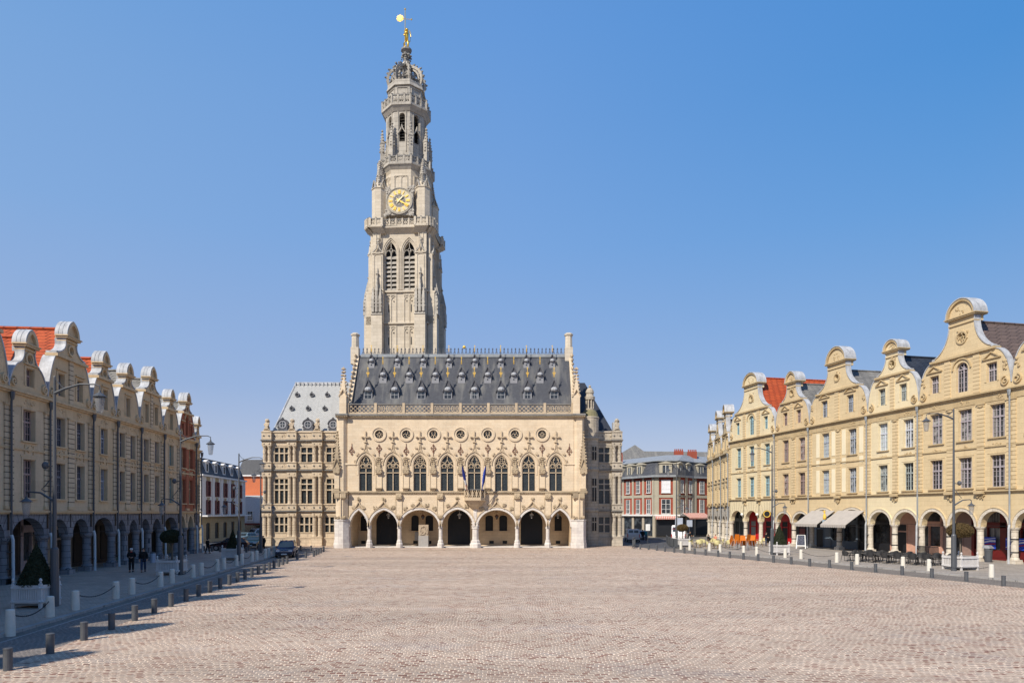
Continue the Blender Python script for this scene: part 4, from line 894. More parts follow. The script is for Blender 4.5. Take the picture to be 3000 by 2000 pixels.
# ---------------------------------------------------------------- belfry
TY = 101.0; TX = (1190.5 - 1500) * TY / 2000
tw = thing('bell_tower', 'very tall gothic belfry with gold clock, openwork stone crown and gilded lion on top', 'bell tower', (TX, TY, 0), R(-4))
KZ = TY / 2000
TZ = lambda py, d=4.5: CAMH + (1500 - py) * (TY - d) / 2000
def rotcopy(mb, fn, angs):
    for a in angs:
        q = mb.mark(); fn(); mb.xf(q, Matrix.Rotation(a, 4, 'Z'))
Q4 = [0, PI / 2, PI, -PI / 2]; Q8 = [i * PI / 4 for i in range(8)]
H = 3.95                                                                    # half width of the square shaft
z_a, z_b, z_c, z_d = TZ(946), TZ(853), TZ(695), TZ(672)
def tall_ops(): return [arch(s * 1.32, .8, TZ(738), TZ(711) - TZ(738) + .35, 12, TZ(846)) for s in (-1, 1)]
mb = MB()
def face():
    slab(mb, -H, H, 20, z_d, tall_ops(), -H, -H + .8)
    for za, zb in ((z_a + .1, z_b - .3), (TZ(1040), z_a - .3)):            # blind panels
        for s in (-1, 1):
            cx = s * 1.32
            for q in (-1, 0, 1): mb.box(cx + q * .75 - .08, cx + q * .75 + .08, -H - .12, -H, za, zb)
            mb.box(cx - .83, cx + .83, -H - .116, -H, zb - .1, zb + .06)
            for q in (-1, 1): mb.rib(arcpts(arch(cx + q * .37, .3, zb - .75, .42, 8)), .09, -H - .1, -H, 0); mb.lump(cx + q * .37, -H - .06, zb - .85, .13); mb.rib([(cx + q * .6, zb - .15), (cx + q * .37, zb - .35), (cx, zb - .5)], .08, -H - .1, -H, 0)
            mb.box(cx + s * .3 - .07, cx + s * .3 + .07, -H - .02, -H + .2, za + 1.6, za + 2.7, 1)
    for s in (-1, 1):
        for gx, yy in ((1.02, .12), (1.2, .18)): mb.rib([(s * 1.32 - gx, TZ(846)), (s * 1.32 - gx, TZ(738))] + arcpts(arch(s * 1.32, gx, TZ(738), TZ(711) - TZ(738) + .35 + (gx - .8) * 1.5, 12)) + [(s * 1.32 + gx, TZ(738)), (s * 1.32 + gx, TZ(846))], .12, -H - yy, -H, 0)
    for zz in (z_a, z_b): mb.box(-H - .1, H + .1, -H - .25, -H, zz, zz + .22)
rotcopy(mb, face, Q4)
mb.build('shaft', [M_TOW, M_DOOR], tw)
mb = MB()                                                                   # belfry louvres
def louv():
    for s in (-1, 1):
        cx = s * 1.32
        mb.box(cx - .06, cx + .06, -H + .05, -H + .4, TZ(846), TZ(736), 0)
        for i in range(8):
            z = TZ(846) + .25 + i * .63; 
            if i == 7: z += .05
            mb.add([(cx - .78, -H + .12, z), (cx + .78, -H + .12, z), (cx + .78, -H + .65, z + .38), (cx - .78, -H + .65, z + .38)], [(0, 1, 2, 3)], 0); mb.box(cx - .78, cx + .78, -H + .1, -H + .16, z - .26, z, 0)
        for q in (-1, 1): mb.rib(arcpts(arch(cx + q * .4, .36, TZ(738), .5, 8)), .07, -H + .05, -H + .35, 0)
        mb.rib(circ(cx, TZ(727), .2, 10), .07, -H + .05, -H + .35, 0, True); mb.rib([(cx, TZ(724)), (cx, TZ(707))], .08, -H + .05, -H + .35, 0)
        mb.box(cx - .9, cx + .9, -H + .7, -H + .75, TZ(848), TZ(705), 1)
rotcopy(mb, louv, Q4); mb.build('louvres', [M_TOWG, M_DOOR], tw)
for sx, sy in ((-1, -1), (1, -1), (1, 1), (-1, 1)):                          # corner buttresses
    mb = MB(); bx, by = sx * H, sy * H
    for off in (0, 1):
        def place(d0, d1, w_, z0, z1, k=0, d0b=None, d1b=None):
            # a block standing out from the face at the corner
            if off == 0: xa, xb = sorted((bx - sx * w_ - sx * .05, bx + sx * .0 - sx * .05)); ya, yb = sorted((by, by + sy * d1)); xa, xb = sorted((bx - sx * (w_ + .1), bx - sx * .1))
            else: ya, yb = sorted((by - sy * (w_ + .1), by - sy * .1)); xa, xb = sorted((bx, bx + sx * d1))
            mb.box(xa, xb, ya, yb, z0, z1, k)
        place(0, 1.3, 1.55, 20, TZ(922), 0); place(0, 1.05, 1.6, TZ(922), z_a, 0); place(0, .95, 1.62, z_a, z_b, 0); place(0, 1.05, 1.68, z_b - .02, z_b + .22, 0)
        place(0, .65, 1.5, z_b + .22, TZ(742), 0); place(0, .35, .95, TZ(742), z_d, 0); place(0, .8, 1.56, TZ(742), TZ(742) + .15, 0)
    for off in (0, 1):
        # gablets, sunk panels and crocketed pinnacles in front of each stage
        q0 = mb.mark(); s = 1
        def gab(zb, wd, yy, h): mb.rib([(-wd, zb), (-wd * .3, zb + h * .4), (0, zb + h), (wd * .3, zb + h * .4), (wd, zb)], .14, yy - .15, yy + .1, 1); mb.lump(0, yy, zb + h + .15, .16, k=1); mb.box(-.04, .04, yy - .05, yy + .05, zb + h, zb + h + .9, 1); mb.box(-.2, .2, yy - .05, yy + .05, zb + h + .5, zb + h + .6, 1)
        gab(TZ(742) + .1, .8, -.62, 1.5)
        mb.rib([(-.5, z_b + .5), (-.5, TZ(748)), (-.2, TZ(744)), (.2, TZ(744)), (.5, TZ(748)), (.5, z_b + .5)], .09, -.73, -.64, 0); mb.rib([(-.3, TZ(742) + 1.5), (-.3, z_d - .3), (0, z_d - .1), (.3, z_d - .3), (.3, TZ(742) + 1.5)], .08, -.44, -.35, 0)
        zz = TZ(917)
        for q in (-.52, 0, .52):
            hh = 3.0 if q == 0 else 1.9
            mb.box(q - .18, q + .18, -1.45, -.9, zz, zz + hh, 1); mb.taper(q - .2, q + .2, -1.45, -.9, zz + hh, q - .03, q + .03, -1.05, -.95, zz + hh + 1.9, 1)
            for i in range(6):
                for s_ in (-1, 1): mb.lump(q + s_ * (.22 - .025 * i), -1.4 + .06 * i, zz + hh * .4 + i * .5, .12, k=1)
        mb.taper(-.8, .8, -1.4, -.9, TZ(922) - .1, -.7, .7, -1.2, -.9, TZ(922) + .25, 1)
        mb.taper(-.13, .13, -1.2, -.6, z_b, -.03, .03, -.8, -.7, z_b + 3.3, 1); mb.box(-.22, .22, -1.0, -.6, z_b + 2.4, z_b + 2.5, 1)
        if off == 0: mat = Matrix.Translation((bx - sx * .88, by, 0)) @ (Matrix.Identity(4) if sy < 0 else Matrix.Rotation(PI, 4, 'Z'))
        else: mat = Matrix.Translation((bx, by - sy * .88, 0)) @ Matrix.Rotation(PI / 2 * sx, 4, 'Z')
        mb.xf(q0, mat)
    mb.build('corner_buttress', [M_TOW, M_TOWG], tw)
def gallery(name, poly, z0, z1, out, mats, npan=.95, corb=True):
    """pierced parapet following a closed plan polygon"""
    mb = MB(); n = len(poly)
    sc = lambda f: [(x * f, y * f) for x, y in poly]
    R0 = max(math.hypot(x, y) for x, y in poly)
    if corb: mb.prism(sc(1 - out / R0), z0 - .9, z0 - .25, 0, sc(1)); 
    mb.prism(sc(1 + .02), z0 - .25, z0, 0)
    for i in range(n):
        (xa, ya), (xb, yb) = poly[i], poly[(i + 1) % n]; L = math.hypot(xb - xa, yb - ya); a = math.atan2(yb - ya, xb - xa); q0 = mb.mark(); k = max(1, round(L / npan))
        mb.box(0, L, .0, .2, z1 - .16, z1, 1); mb.box(0, L, .0, .2, z0, z0 + .2, 0)
        for j in range(k + 1): mb.box(L * j / k - .1, L * j / k + .1, -.06, .22, z0 - .15, z1 + .06, 0); mb.taper(L * j / k - .13, L * j / k + .13, -.1, .22, z1 + .06, L * j / k - .05, L * j / k + .05, 0, .12, z1 + .16, 1)
        for j in range(k):
            u0, u1 = L * j / k, L * (j + 1) / k; uc = (u0 + u1) / 2
            mb.rib([(u0 + .08, z0 + .2), (uc, (z0 + z1) / 2 + .1), (u1 - .08, z0 + .2)], .09, .04, .14, 0); mb.rib([(u0 + .08, z1 - .15), (uc, (z0 + z1) / 2 - .15), (u1 - .08, z1 - .15)], .09, .04, .14, 0); mb.rib([(uc, z0 + .2), (uc, z1 - .15)], .08, .04, .14, 0)
        mb.xf(q0, Matrix.Translation((xa, ya, 0)) @ Matrix.Rotation(a, 4, 'Z'))
    return mb
G1 = H + .75; c_ = 1.15
sq = []
for k in range(4):                                                          # square with small projecting bastions at the corners
    a = k * PI / 2 - PI / 2; ca, sa = math.cos(a), math.sin(a)
    def P(x, y): return (x * math.cos(a + PI / 2) - y * math.sin(a + PI / 2), x * math.sin(a + PI / 2) + y * math.cos(a + PI / 2))
    sq += [P(-G1 - .0, -G1 + .3), P(-G1 + .55, -G1 + .3), P(-G1 + .55, -G1 - .3), P(-G1 + 2.4, -G1 - .3), P(-G1 + 2.4, -G1 + .15), P(G1 - 2.4, -G1 + .15), P(G1 - 2.4, -G1 - .3), P(G1 - .55, -G1 - .3), P(G1 - .55, -G1 + .3), P(G1, -G1 + .3)]
sq = [p for i, p in enumerate(sq) if math.hypot(p[0] - sq[i - 1][0], p[1] - sq[i - 1][1]) > .02]
mb = gallery('g', sq, TZ(662), TZ(641), .9, None); mb.build('lower_gallery', [M_TOW, M_DARKST], tw)
def octo(r, a0=PI / 8): return [(r / math.cos(PI / 8) * math.cos(a0 + i * PI / 4 - PI / 2 - PI / 4), r / math.cos(PI / 8) * math.sin(a0 + i * PI / 4 - PI / 2 - PI / 4)) for i in range(8)]
# clock stage: octagon with corner turrets
zk0, zk1 = TZ(662), TZ(486)
mb = MB(); mb.prism(octo(3.5), zk0 - 1, zk1, 0)
def blind():
    y = -3.5
    mb.rib([(-.95, TZ(548)), (-.95, TZ(505)), (.95, TZ(505)), (.95, TZ(548))], .12, y - .12, y, 0)
    mb.box(-.06, .06, y - .1, y, TZ(548), TZ(507), 0)
    for q in (-1, 1): mb.rib([(q * .47 - .38, TZ(548)), (q * .47 - .38, TZ(514))] + arcpts(arch(q * .47, .38, TZ(514), .4, 8)) + [(q * .47 + .38, TZ(548))], .08, y - .08, y, 0)
rotcopy(mb, blind, Q8)
mb.build('clock_stage', [M_TOW], tw)
for sx, sy in ((-1, -1), (1, -1), (1, 1), (-1, 1)):
    mb = MB(); cx, cy = sx * 3.15, sy * 3.15; r_ = 1.02
    sqp = lambda r: [(cx + r * math.cos(a), cy + r * math.sin(a)) for a in [i * PI / 4 + PI / 8 for i in range(8)]]
    mb.prism(sqp(1.12), zk0 - 1, TZ(545), 0); mb.prism(sqp(1.22), TZ(545), TZ(543), 0)
    for k in range(4):
        a = k * PI / 2 + PI / 4; q0 = mb.mark(); mb.rib([(-.5, TZ(545)), (0, TZ(520)), (.5, TZ(545))], .14, -1.05, -.8, 1); mb.xf(q0, Matrix.Translation((cx, cy, 0)) @ Matrix.Rotation(a, 4, 'Z'))
    mb.prism(sqp(.75), TZ(543), TZ(522), 0, sqp(.5)); mb.prism(sqp(.42), TZ(522), TZ(500), 1, sqp(.3)); mb.prism(sqp(.42), TZ(500), TZ(452), 1, sqp(.04))
    for i in range(13):
        t = i / 12
        for q in (-1, 1):
            mb.lump(cx + q * (.6 - .5 * t), cy - .1 * sy, TZ(530) + t * (TZ(458) - TZ(530)), .17, k=1); mb.lump(cx, cy + q * (.6 - .5 * t), TZ(530) + t * (TZ(458) - TZ(530)), .17, k=1)
    mb.tube([(cx, cy, TZ(500)), (cx * .8, cy * .8, TZ(485)), (cx * .65, cy * .65, TZ(500))], .14, 5, 1)
    mb.build('corner_turret', [M_TOW, M_TOWG], tw)
# clock
mb = MB(); CY = -3.5 - .95; cz = TZ(588); R_ = 1.7
mb.box(-1.95, 1.95, CY + .1, -3.3, cz - 1.95, cz + 1.75, 1); mb.poly(circ(0, cz, R_ + .2, 32), CY, CY + .3, 0)
for s in (-1, 1):
    for v in (-1, 1): foliage(mb, s * 1.65, CY + .05, cz + v * 1.62, .4, .4, 16, .2, 1)
mb.rib(circ(0, cz, R_ + .14, 32), .1, CY - .12, CY, 0, True)
clk = mb.build('clock', [M_TOWG, M_TOWG], tw)
mb = MB(); mb.poly(circ(0, cz, R_ + .04, 32), CY - .04, CY, 0); mb.rib(circ(0, cz, .86, 24), .06, CY - .08, CY - .04, 1, True); mb.rib(circ(0, cz, R_ - .04, 32), .04, CY - .08, CY - .04, 1, True)
mb.poly(circ(0, cz, .8, 20), CY - .07, CY - .045, 2)
for q in range(8): a = q * PI / 4; mb.rib([(0, cz), (.6 * math.cos(a), cz + .6 * math.sin(a))], .12, CY - .12, CY - .07, 0)
mb.build('dial', [plain('clock_dial_stone', (.6, .53, .38), .8), M_TOWG, M_DARKST], clk)
NUM = ['XII', 'I', 'II', 'III', 'IIII', 'V', 'VI', 'VII', 'VIII', 'IX', 'X', 'XI']
for i, st in enumerate(NUM):
    a = PI / 2 - i * PI / 6; wds = {'I': .1, 'V': .2, 'X': .2}; tot = sum(wds[c] for c in st); x = -tot / 2
    mb = MB(); q0 = 0
    for c in st:
        w_ = wds[c]; m_ = x + w_ / 2; z0, z1 = .98, 1.5
        if c == 'I': mb.rib([(m_, z0), (m_, z1)], .07, CY - .12, CY - .05)
        elif c == 'V': mb.rib([(m_ - .07, z1), (m_, z0)], .065, CY - .12, CY - .05); mb.rib([(m_ + .07, z1), (m_, z0)], .04, CY - .118, CY - .05)
        else: mb.rib([(m_ - .08, z1), (m_ + .08, z0)], .065, CY - .12, CY - .05); mb.rib([(m_ + .08, z1), (m_ - .08, z0)], .04, CY - .118, CY - .05)
        x += w_
    mb.xf(q0, Matrix.Translation((0, 0, cz)) @ Matrix.Rotation(-(a - PI / 2), 4, 'Y'))
    mb.build('numeral', M_GOLDP, clk)
def hand(L, b, deg, wd, nm, mat, yy):
    mb = MB(); a = R(90 - deg); mb.rib([(-b * math.cos(a), cz - b * math.sin(a)), (L * .55 * math.cos(a), cz + L * .55 * math.sin(a)), (L * math.cos(a), cz + L * math.sin(a))], lambda t: wd * (1 - .6 * t), yy, yy + .04); mb.poly(circ(0, cz, .1, 10), yy - .01, yy + .05); mb.build(nm, mat, clk)
hand(1.5, .35, 120, .2, 'minute_hand', M_GOLDP, CY - .2); hand(.98, .3, 43, .2, 'hour_hand', plain('pale_gilt', (.9, .8, .5), .4), CY - .26)
mb = gallery('g', octo(3.85), TZ(479, 3.5), TZ(458, 3.5), .45, None, .95); mb.build('middle_gallery', [M_TOWG, M_DARKST], tw)
# upper belfry octagon
zu0, zu1 = TZ(480), TZ(305); RU = 2.75
mb = MB()
def uface():
    slab(mb, -RU * .4142, RU * .4142, zu0, zu1, [arch(0, .42, TZ(340, 2.7), .45, 10, TZ(415, 2.7))], -RU, -RU + .45)
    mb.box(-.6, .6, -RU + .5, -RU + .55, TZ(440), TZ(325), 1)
    for i in range(9): z = TZ(415, 2.7) + .2 + i * .43; mb.add([(-.45, -RU + .1, z), (.45, -RU + .1, z), (.45, -RU + .45, z + .22), (-.45, -RU + .45, z + .22)], [(0, 1, 2, 3)], 0)
    mb.rib([(-.58, TZ(425)), (-.58, TZ(322, 2.7)), (.58, TZ(322, 2.7)), (.58, TZ(425))], .09, -RU - .1, -RU, 0)
    mb.rib([(-.6, TZ(372)), (-.15, TZ(358)), (0, TZ(345)), (.15, TZ(358)), (.6, TZ(372))], .12, -RU - .2, -RU + .1, 0)
rotcopy(mb, uface, Q8); mb.build('upper_belfry', [M_TOWG, M_DOOR], tw)
for i in range(8):                                                          # ring of slender pinnacles
    a = i * PI / 4 + PI / 8 - PI / 2; cx, cy = 3.5 * math.cos(a), 3.5 * math.sin(a); mb = MB()
    sp = lambda r: [(cx + r * math.cos(b), cy + r * math.sin(b)) for b in [a + k * PI / 2 + PI / 4 for k in range(4)]]
    zt = TZ(403, 3); mb.prism(sp(.42), zu0, zt, 0); mb.prism(sp(.5), zt, zt + .15, 0); mb.prism(sp(.34), zt + .15, TZ(357, 3), 1, sp(.03))
    mb.prism([(x * .72, y * .72) for x, y in sp(.36)], zu0, TZ(372, 3), 0)
    for j in range(8):
        t = j / 7
        for q in (-1, 1): mb.lump(cx + q * .34 * (1 - .8 * t) * math.sin(a), cy - q * .34 * (1 - .8 * t) * math.cos(a), zt - 1.2 + t * 3.1, .15, k=1)
        mb.lump(cx + .34 * (1 - .8 * t) * math.cos(a), cy + .34 * (1 - .8 * t) * math.sin(a), zt - 1.2 + t * 3.1, .15, k=1)
    mb.tube([(cx, cy, zt - .2), (cx * .93, cy * .93, zt + .45), (cx * .8, cy * .8, zt + .3)], .15, 5, 1)
    mb.build('pinnacle', [M_TOWG, M_TOWG], tw)
mb = gallery('g', octo(3.3), TZ(301, 3.3), TZ(275, 3.3), .5, None, .85); mb.build('upper_gallery', [M_TOWG, M_DARKST], tw)
zr0, zr1 = TZ(290, 2.5), TZ(250, 2.5)
mb = MB(); mb.prism(octo(2.5), zr0, zr1, 0); mb.prism(octo(2.72), zr1, zr1 + .5, 0, octo(2.55)); mb.prism(octo(2.55), zr1 + .5, zr1 + .9, 0)
def rel(): mb.rib([(-.75, zr1 - 1.2), (-.75, zr1 - .3), (.75, zr1 - .3), (.75, zr1 - 1.2)], .1, -2.6, -2.5, 0)
rotcopy(mb, rel, Q8); mb.build('crown_drum', [M_TOWG], tw)
zq = zr1 + .9; zx = TZ(199, 0); zr = zx - zq
CRP = [(2.5, 0), (2.68, .14), (2.74, .3), (2.62, .5), (2.25, .68), (1.7, .82), (1.1, .93), (.7, 1.02), (.45, 1.15)]
for i in range(8):                                                          # openwork crown ribs
    a = i * PI / 4 + PI / 8; mb = MB(); pts = []
    pts = [(r_, zq + f * zr) for r_, f in CRP]
    mb.rib(pts, .34, -.16, .16, 0); mb.rib([(r_ - .5, z_ - .1) for r_, z_ in pts[1:6]], .2, -.1, .1, 0)
    for j in range(1, 6): mb.box(pts[j][0] - .5, pts[j][0], -.06, .06, pts[j][1] - .05, pts[j][1] + .05, 0)
    for j in range(1, 7): mb.lump(pts[j][0] + .15, 0, pts[j][1] + .22, .19, 1, .7, 1.2, 1)
    mb.rib([(1.7, zq), (1.9, zq + .7), (2.3, zq + 1.1)], .14, -.08, .08, 0); mb.rib([(2.2, zq), (1.6, zq + 1.2), (1.3, zq + 2.0)], .16, -.08, .08, 0)
    for j in range(9): mb.lump(2.2 - .2 * j, rnd.uniform(-.5, .5), zq + .3 + .22 * j, .2, k=j % 2)
    for j in (2, 4, 6): mb.box(pts[j][0] + .1, pts[j][0] + .45, -.09, .09, pts[j][1] + .15, pts[j][1] + .3, 1)
    for j in range(6): mb.lump(2.35 * math.cos(0) , -.9 + j * .33, zq + .35 + .3 * math.sin(PI * j / 5), .14, k=1)
    mb.xf(0, Matrix.Rotation(a, 4, 'Z')); mb.build('crown_arch', [M_TOWG, M_DARKST], tw)
mb = MB(); mb.lathe([(.9, zq + .8), (.62, zx - .7), (.8, zx - .2), (.75, zx), (.5, TZ(183, 0)), (.42, TZ(168, 0)), (.62, TZ(165, 0)), (.4, TZ(160, 0)), (.5, TZ(156, 0)), (.82, TZ(151, 0)), (.8, TZ(146, 0)), (.5, TZ(142, 0))], 0, 0, 8)
for i in range(8):
    a = i * PI / 4; mb.lump(.62 * math.cos(a), .62 * math.sin(a), TZ(166, 0), .2); mb.lump(.7 * math.cos(a), .7 * math.sin(a), TZ(174, 0), .15); mb.lump(.9 * math.cos(a), .9 * math.sin(a), zx - .1, .22)
mb.build('lantern_top', M_DARKST, tw)
# gilded lion with banner pole
t = thing('gilded_lion_statue', 'gold lion standing upright on the belfry top holding a pole with a sun', 'statue', (TX, TY, TZ(142, 0)), R(-4))
h_ = (142 - 85) * KZ; mb = MB()
mb.tube([(-.28, 0, 0), (-.3, 0, .25 * h_), (-.1, 0, .42 * h_)], [.13, .16, .2], 7); mb.tube([(.22, 0, 0), (.27, 0, .22 * h_), (.12, 0, .42 * h_)], [.13, .17, .2], 7)
mb.tube([(0, 0, .38 * h_), (.02, 0, .6 * h_), (.02, 0, .78 * h_), (.05, -.05, .9 * h_)], [.26, .3, .34, .2], 9); mb.ball(.08, -.1, .9 * h_, .27, 9, 6); mb.lump(.05, 0, .86 * h_, .38, 1, .9, 1, jag=.3); mb.lump(.1, -.35, .88 * h_, .14)
mb.tube([(.25, -.1, .75 * h_), (.1, -.4, .7 * h_), (-.1, -.35, .78 * h_)], .1, 6); mb.tube([(-.25, -.1, .75 * h_), (-.3, -.3, .62 * h_), (-.12, -.38, .55 * h_)], .1, 6)
mb.tube([(.1, .2, .35 * h_), (.45, .35, .4 * h_), (.6, .3, .7 * h_), (.42, .25, .95 * h_)], [.07, .06, .06, .1], 6); mb.lathe([(.55, -.1), (.55, .02), (.3, .12)], 0, 0, 10)
mb.build('body', M_GOLD, t, True)
mb = MB(); mb.tube([(-.1, -.38, 0), (-.1, -.38, (142 - 34) * KZ)], .05, 6); mb.ball(-.1, -.38, (142 - 33) * KZ, .14, 8, 6); mb.tube([(-.7, -.38, (142 - 60) * KZ), (.85, -.38, (142 - 64) * KZ)], .035, 5); mb.ball(.85, -.38, (142 - 64) * KZ, .13, 8, 6); mb.build('pole', M_GOLD, t)
mb = MB(); cx, cz = -.85, (142 - 59) * KZ; mb.poly(circ(cx, cz, .36, 16), -.46, -.3)
for i in range(14): a = i * 2 * PI / 14; mb.rib([(cx + .34 * math.cos(a), cz + .34 * math.sin(a)), (cx + .56 * math.cos(a), cz + .56 * math.sin(a))], lambda u: .13 * (1 - u) + .02, -.42, -.34)
mb.build('sun_disc', M_GOLD, t)
# ---------------------------------------------------------------- gabled houses
WCACHE = {}
def hwin(parent, x, z0, wd, h, fm, gm, top=None, nm='window'):
    key = (round(wd, 2), round(h, 2), fm.name, gm.name, top)
    if key in WCACHE: return copy_tree(WCACHE[key], parent, (x, 0, z0))
    m = MB(); y0, y1 = .24, .3; f = .06
    if top:
        op = arch(0, wd / 2, h - wd / 2, wd / 2, 10); m.rib([(-wd / 2 + f / 2, 0)] + arcpts(arch(0, wd / 2 - f / 2, h - wd / 2, wd / 2 - f / 2, 10)) + [(wd / 2 - f / 2, 0)], f, y0, y1)
        for a in (45, 90, 135): m.rib([(0, h - wd / 2), ((wd / 2 - f) * math.cos(R(a)), h - wd / 2 + (wd / 2 - f) * math.sin(R(a)))], .04, y0, y1)
        hh = h - wd / 2
    else:
        hh = h * .63; m.rib([(-wd / 2 + f / 2, f / 2), (-wd / 2 + f / 2, h - f / 2), (wd / 2 - f / 2, h - f / 2), (wd / 2 - f / 2, f / 2)], f, y0, y1, None, True)
    m.box(-.045, .045, y0 - .02, y1, 0, h - .02); m.box(-wd / 2, wd / 2, y0 - .03, y1 - .005, hh - .05, hh + .05)
    for q in (-1, 1):
        m.box(q * wd / 4 - .016, q * wd / 4 + .016, y0 + .01, y1 - .008, .03, (h if not top else hh) - .03)
    n = max(2, int(h / .42))
    for i in range(1, n): z = h * i / n; (m.box(-wd / 2, wd / 2, y0 + .012, y1 - .01, z - .014, z + .014) if not (top and z > hh) else None)
    o = m.build(nm, fm, parent); o.location = (x, 0, z0)
    p = MB(); p.poly([(-wd / 2, 0), (wd / 2, 0), (wd / 2, h), (-wd / 2, h)] if not top else [(a, b) for a, b in arcpts(op, 0)], .29, .32); p.build('pane', gm, o)
    WCACHE[key] = o; return o
def gable_fn(c, hw, zc, g):
    def top(x):
        d = abs(x - c); hs, zs, hn, zn, zcap = g['hs'], g['zs'], g['hn'], g['zn'], g['zb']
        if d < hn: return zcap
        if d < hs:
            t = (hs - d) / (hs - hn); return zs + (zn - zs) * (1 - math.sqrt(max(0, 1 - t ** g.get('p', 1.7))))
        t = min(1, (d - hs) / max(.01, hw - hs)); q = g.get('q', 2.0)
        return zc + .05 + (zs - g.get('drop', .35) - zc) * max(0, 1 - t ** q) ** (1 / q)
    hs, hn = g['hs'], g['hn']; xs = []
    for sg in (-1, 1):
        xs += [c + sg * (hn + (hs - hn) * (1 - math.cos(PI / 2 * i / 8))) for i in range(9)]
        xs += [c + sg * (hs + (hw - hs) * math.sin(PI / 2 * i / 9)) for i in range(10)]
    return top, xs
def house(name, label, side, P, ang, W, sp):
    t = thing(name, label, 'house', (P[0], P[1], 0), ang, sp['group'])
    if side == 'L': sp['g'] = dict(sp['g'], hc=sp['g']['hc'] * .84, hn=sp['g']['hn'] * .88)
    zs, zc = sp['zs'], sp['zc']; MW = sp['wall']; MP = sp['pil']; MC = sp['carve']; MA = sp['arc']; right = side == 'R'
    wd = sp.get('ww', 1.15); ops = []
    for fi, (z0, z1) in enumerate(sp['floors']):
        for i, x in enumerate(sp['win']):
            gm = sp['glass'][(fi * 3 + i) % len(sp['glass'])]; fm = sp['frames'][fi % len(sp['frames'])]
            ops.append(rect(x, wd, z0, z1)); hwin(t, x, z0, wd, z1 - z0, fm, gm)
    mb = MB(); slab(mb, 0, W, zs, zc, ops, 0, .35, k=0)
    for o_ in ops:                                                          # raised surrounds and sills
        mb.rib([(o_[0] - .09, o_[2]), (o_[0] - .09, o_[3] + .09), (o_[1] + .09, o_[3] + .09), (o_[1] + .09, o_[2])], .18, -.05, 0, 0)
        mb.box(o_[0] - .25, o_[1] + .25, -.04, 0, o_[3] + .18, o_[3] + .26, 0)
    mb.build('wall', MW, t)
    for o_ in ops: mb = MB(); mb.box(o_[0] - .2, o_[1] + .2, -.14, .05, o_[2] - .1, o_[2], 0); mb.build('window_sill', MC, t)
    for x in sp['win']:
        zz = sp['floors'][1][0] - .62
        if right and not sp.get('panels'): mb = MB(); foliage(mb, x, -.015, zz, .5, .16, 12, .09, 0); mb.build('carved_panel', MC, t)
        elif not right:
            mb = MB(); mb.poly(circ(x, zz + .1, .2, 10), -.08, 0, 0); mb.rib([(x - .45, zz - .2), (x - .45, zz + .35), (x - .25, zz + .35)], .08, -.06, 0, 0); mb.rib([(x + .45, zz - .2), (x + .45, zz + .35), (x + .25, zz + .35)], .08, -.06, 0, 0); mb.build('carved_panel', MC, t)
        mb = MB(); foliage(mb, x, -.07, zc - .58, .5, .13, 10, .08, 0); mb.build('carved_frieze', MC, t)
    px = [.22] + [(a + b) / 2 for a, b in zip(sp['win'], sp['win'][1:])] + [W - .22]
    for i, x in enumerate(px):
        e = i in (0, len(px) - 1); h = .2 if e else .36
        if not e and len(sp['win']) < 2: continue
        mb = MB(); z0 = zs + .25; mb.box(x - h, x + h, -.09, 0, z0, zc - .95, 0); mb.box(x - h - .07, x + h + .07, -.16, 0, zc - 1.05, zc - .92, 1); mb.box(x - h - .05, x + h + .05, -.14, 0, zs + .1, zs + .3, 1)
        if right and not e: mb.lump(x, -.12, zc - 1.2, .2, 1.6, .5, .7, 1); mb.box(x - h - .1, x + h + .1, -.35, 0, zs - .28, zs - .05, 1); foliage(mb, x, -.1, zs - .55, .33, .25, 9, .14, 1)
        if not right: mb.box(x - h - .04, x + h + .04, -.12, 0, zc - 3.2, zc - 3.1, 1)
        mb.build('pilaster', [MP, MC], t)
    mb = MB()
    mb.box(0, W, -.32, .3, zc - .14, zc, 0); mb.box(0, W, -.2, 0, zc - .26, zc - .14, 0); mb.box(0, W, -.05, 0, zc - .92, zc - .26, 0)
    mb.build('cornice', MC, t); mb = MB()
    mb.box(0, W, -.22, .1, zs - .1, zs + .02, 0); mb.box(0, W, -.12, .1, zs - .2, zs - .1, 0)
    mb.build('string_course', MC, t)
    for zz in sp.get('bands', ()): mb = MB(); mb.box(0, W, -.1, 0, zz, zz + .12, 0); mb.build('band', MC, t)
    if sp.get('panels'):
        mb = MB()
        for x in sp['win']:
            for q in (-1, 1):
                for z0, z1 in sp['floors']: mb.box(x + q * (wd / 2 + .75) - .3, x + q * (wd / 2 + .75) + .3, -.03, .0, z0 + .1, z1 + .1, 0)
            for q in (-1, 1): mb.box(x + q * (wd / 2 + .75) - .3, x + q * (wd / 2 + .75) + .3, -.03, 0, 9.9, 10.6, 0)
        mb.build('cream_panels', M_CREAM, t)
    # gable
    g = sp['g']; c = W / 2; top, xs = gable_fn(c, W / 2, zc, g); gops = []
    for (x, ww, z0, z1, kind) in sp['gwin']:
        if kind == 'arch': gops.append(arch(c + x, ww / 2, z1 - ww / 2, ww / 2, 10, z0)); hwin(t, c + x, z0, ww, z1 - z0, sp['frames'][0], sp['glass'][0], True, 'gable_window')
        else: gops.append(rect(c + x, ww, z0, z1)); hwin(t, c + x, z0, ww, z1 - z0, sp['frames'][0], M_GLASS, None, 'gable_window')
    zo = (g['zs'] + g['zb']) / 2 - .15; ro = g.get('ro', .3)
    gops.append(disc(c, zo, ro, 12))
    mb = MB(); gd = .45 if right else .5
    slab(mb, 0, W, zc, top, gops, 0, gd, xs, 0, 0, True)
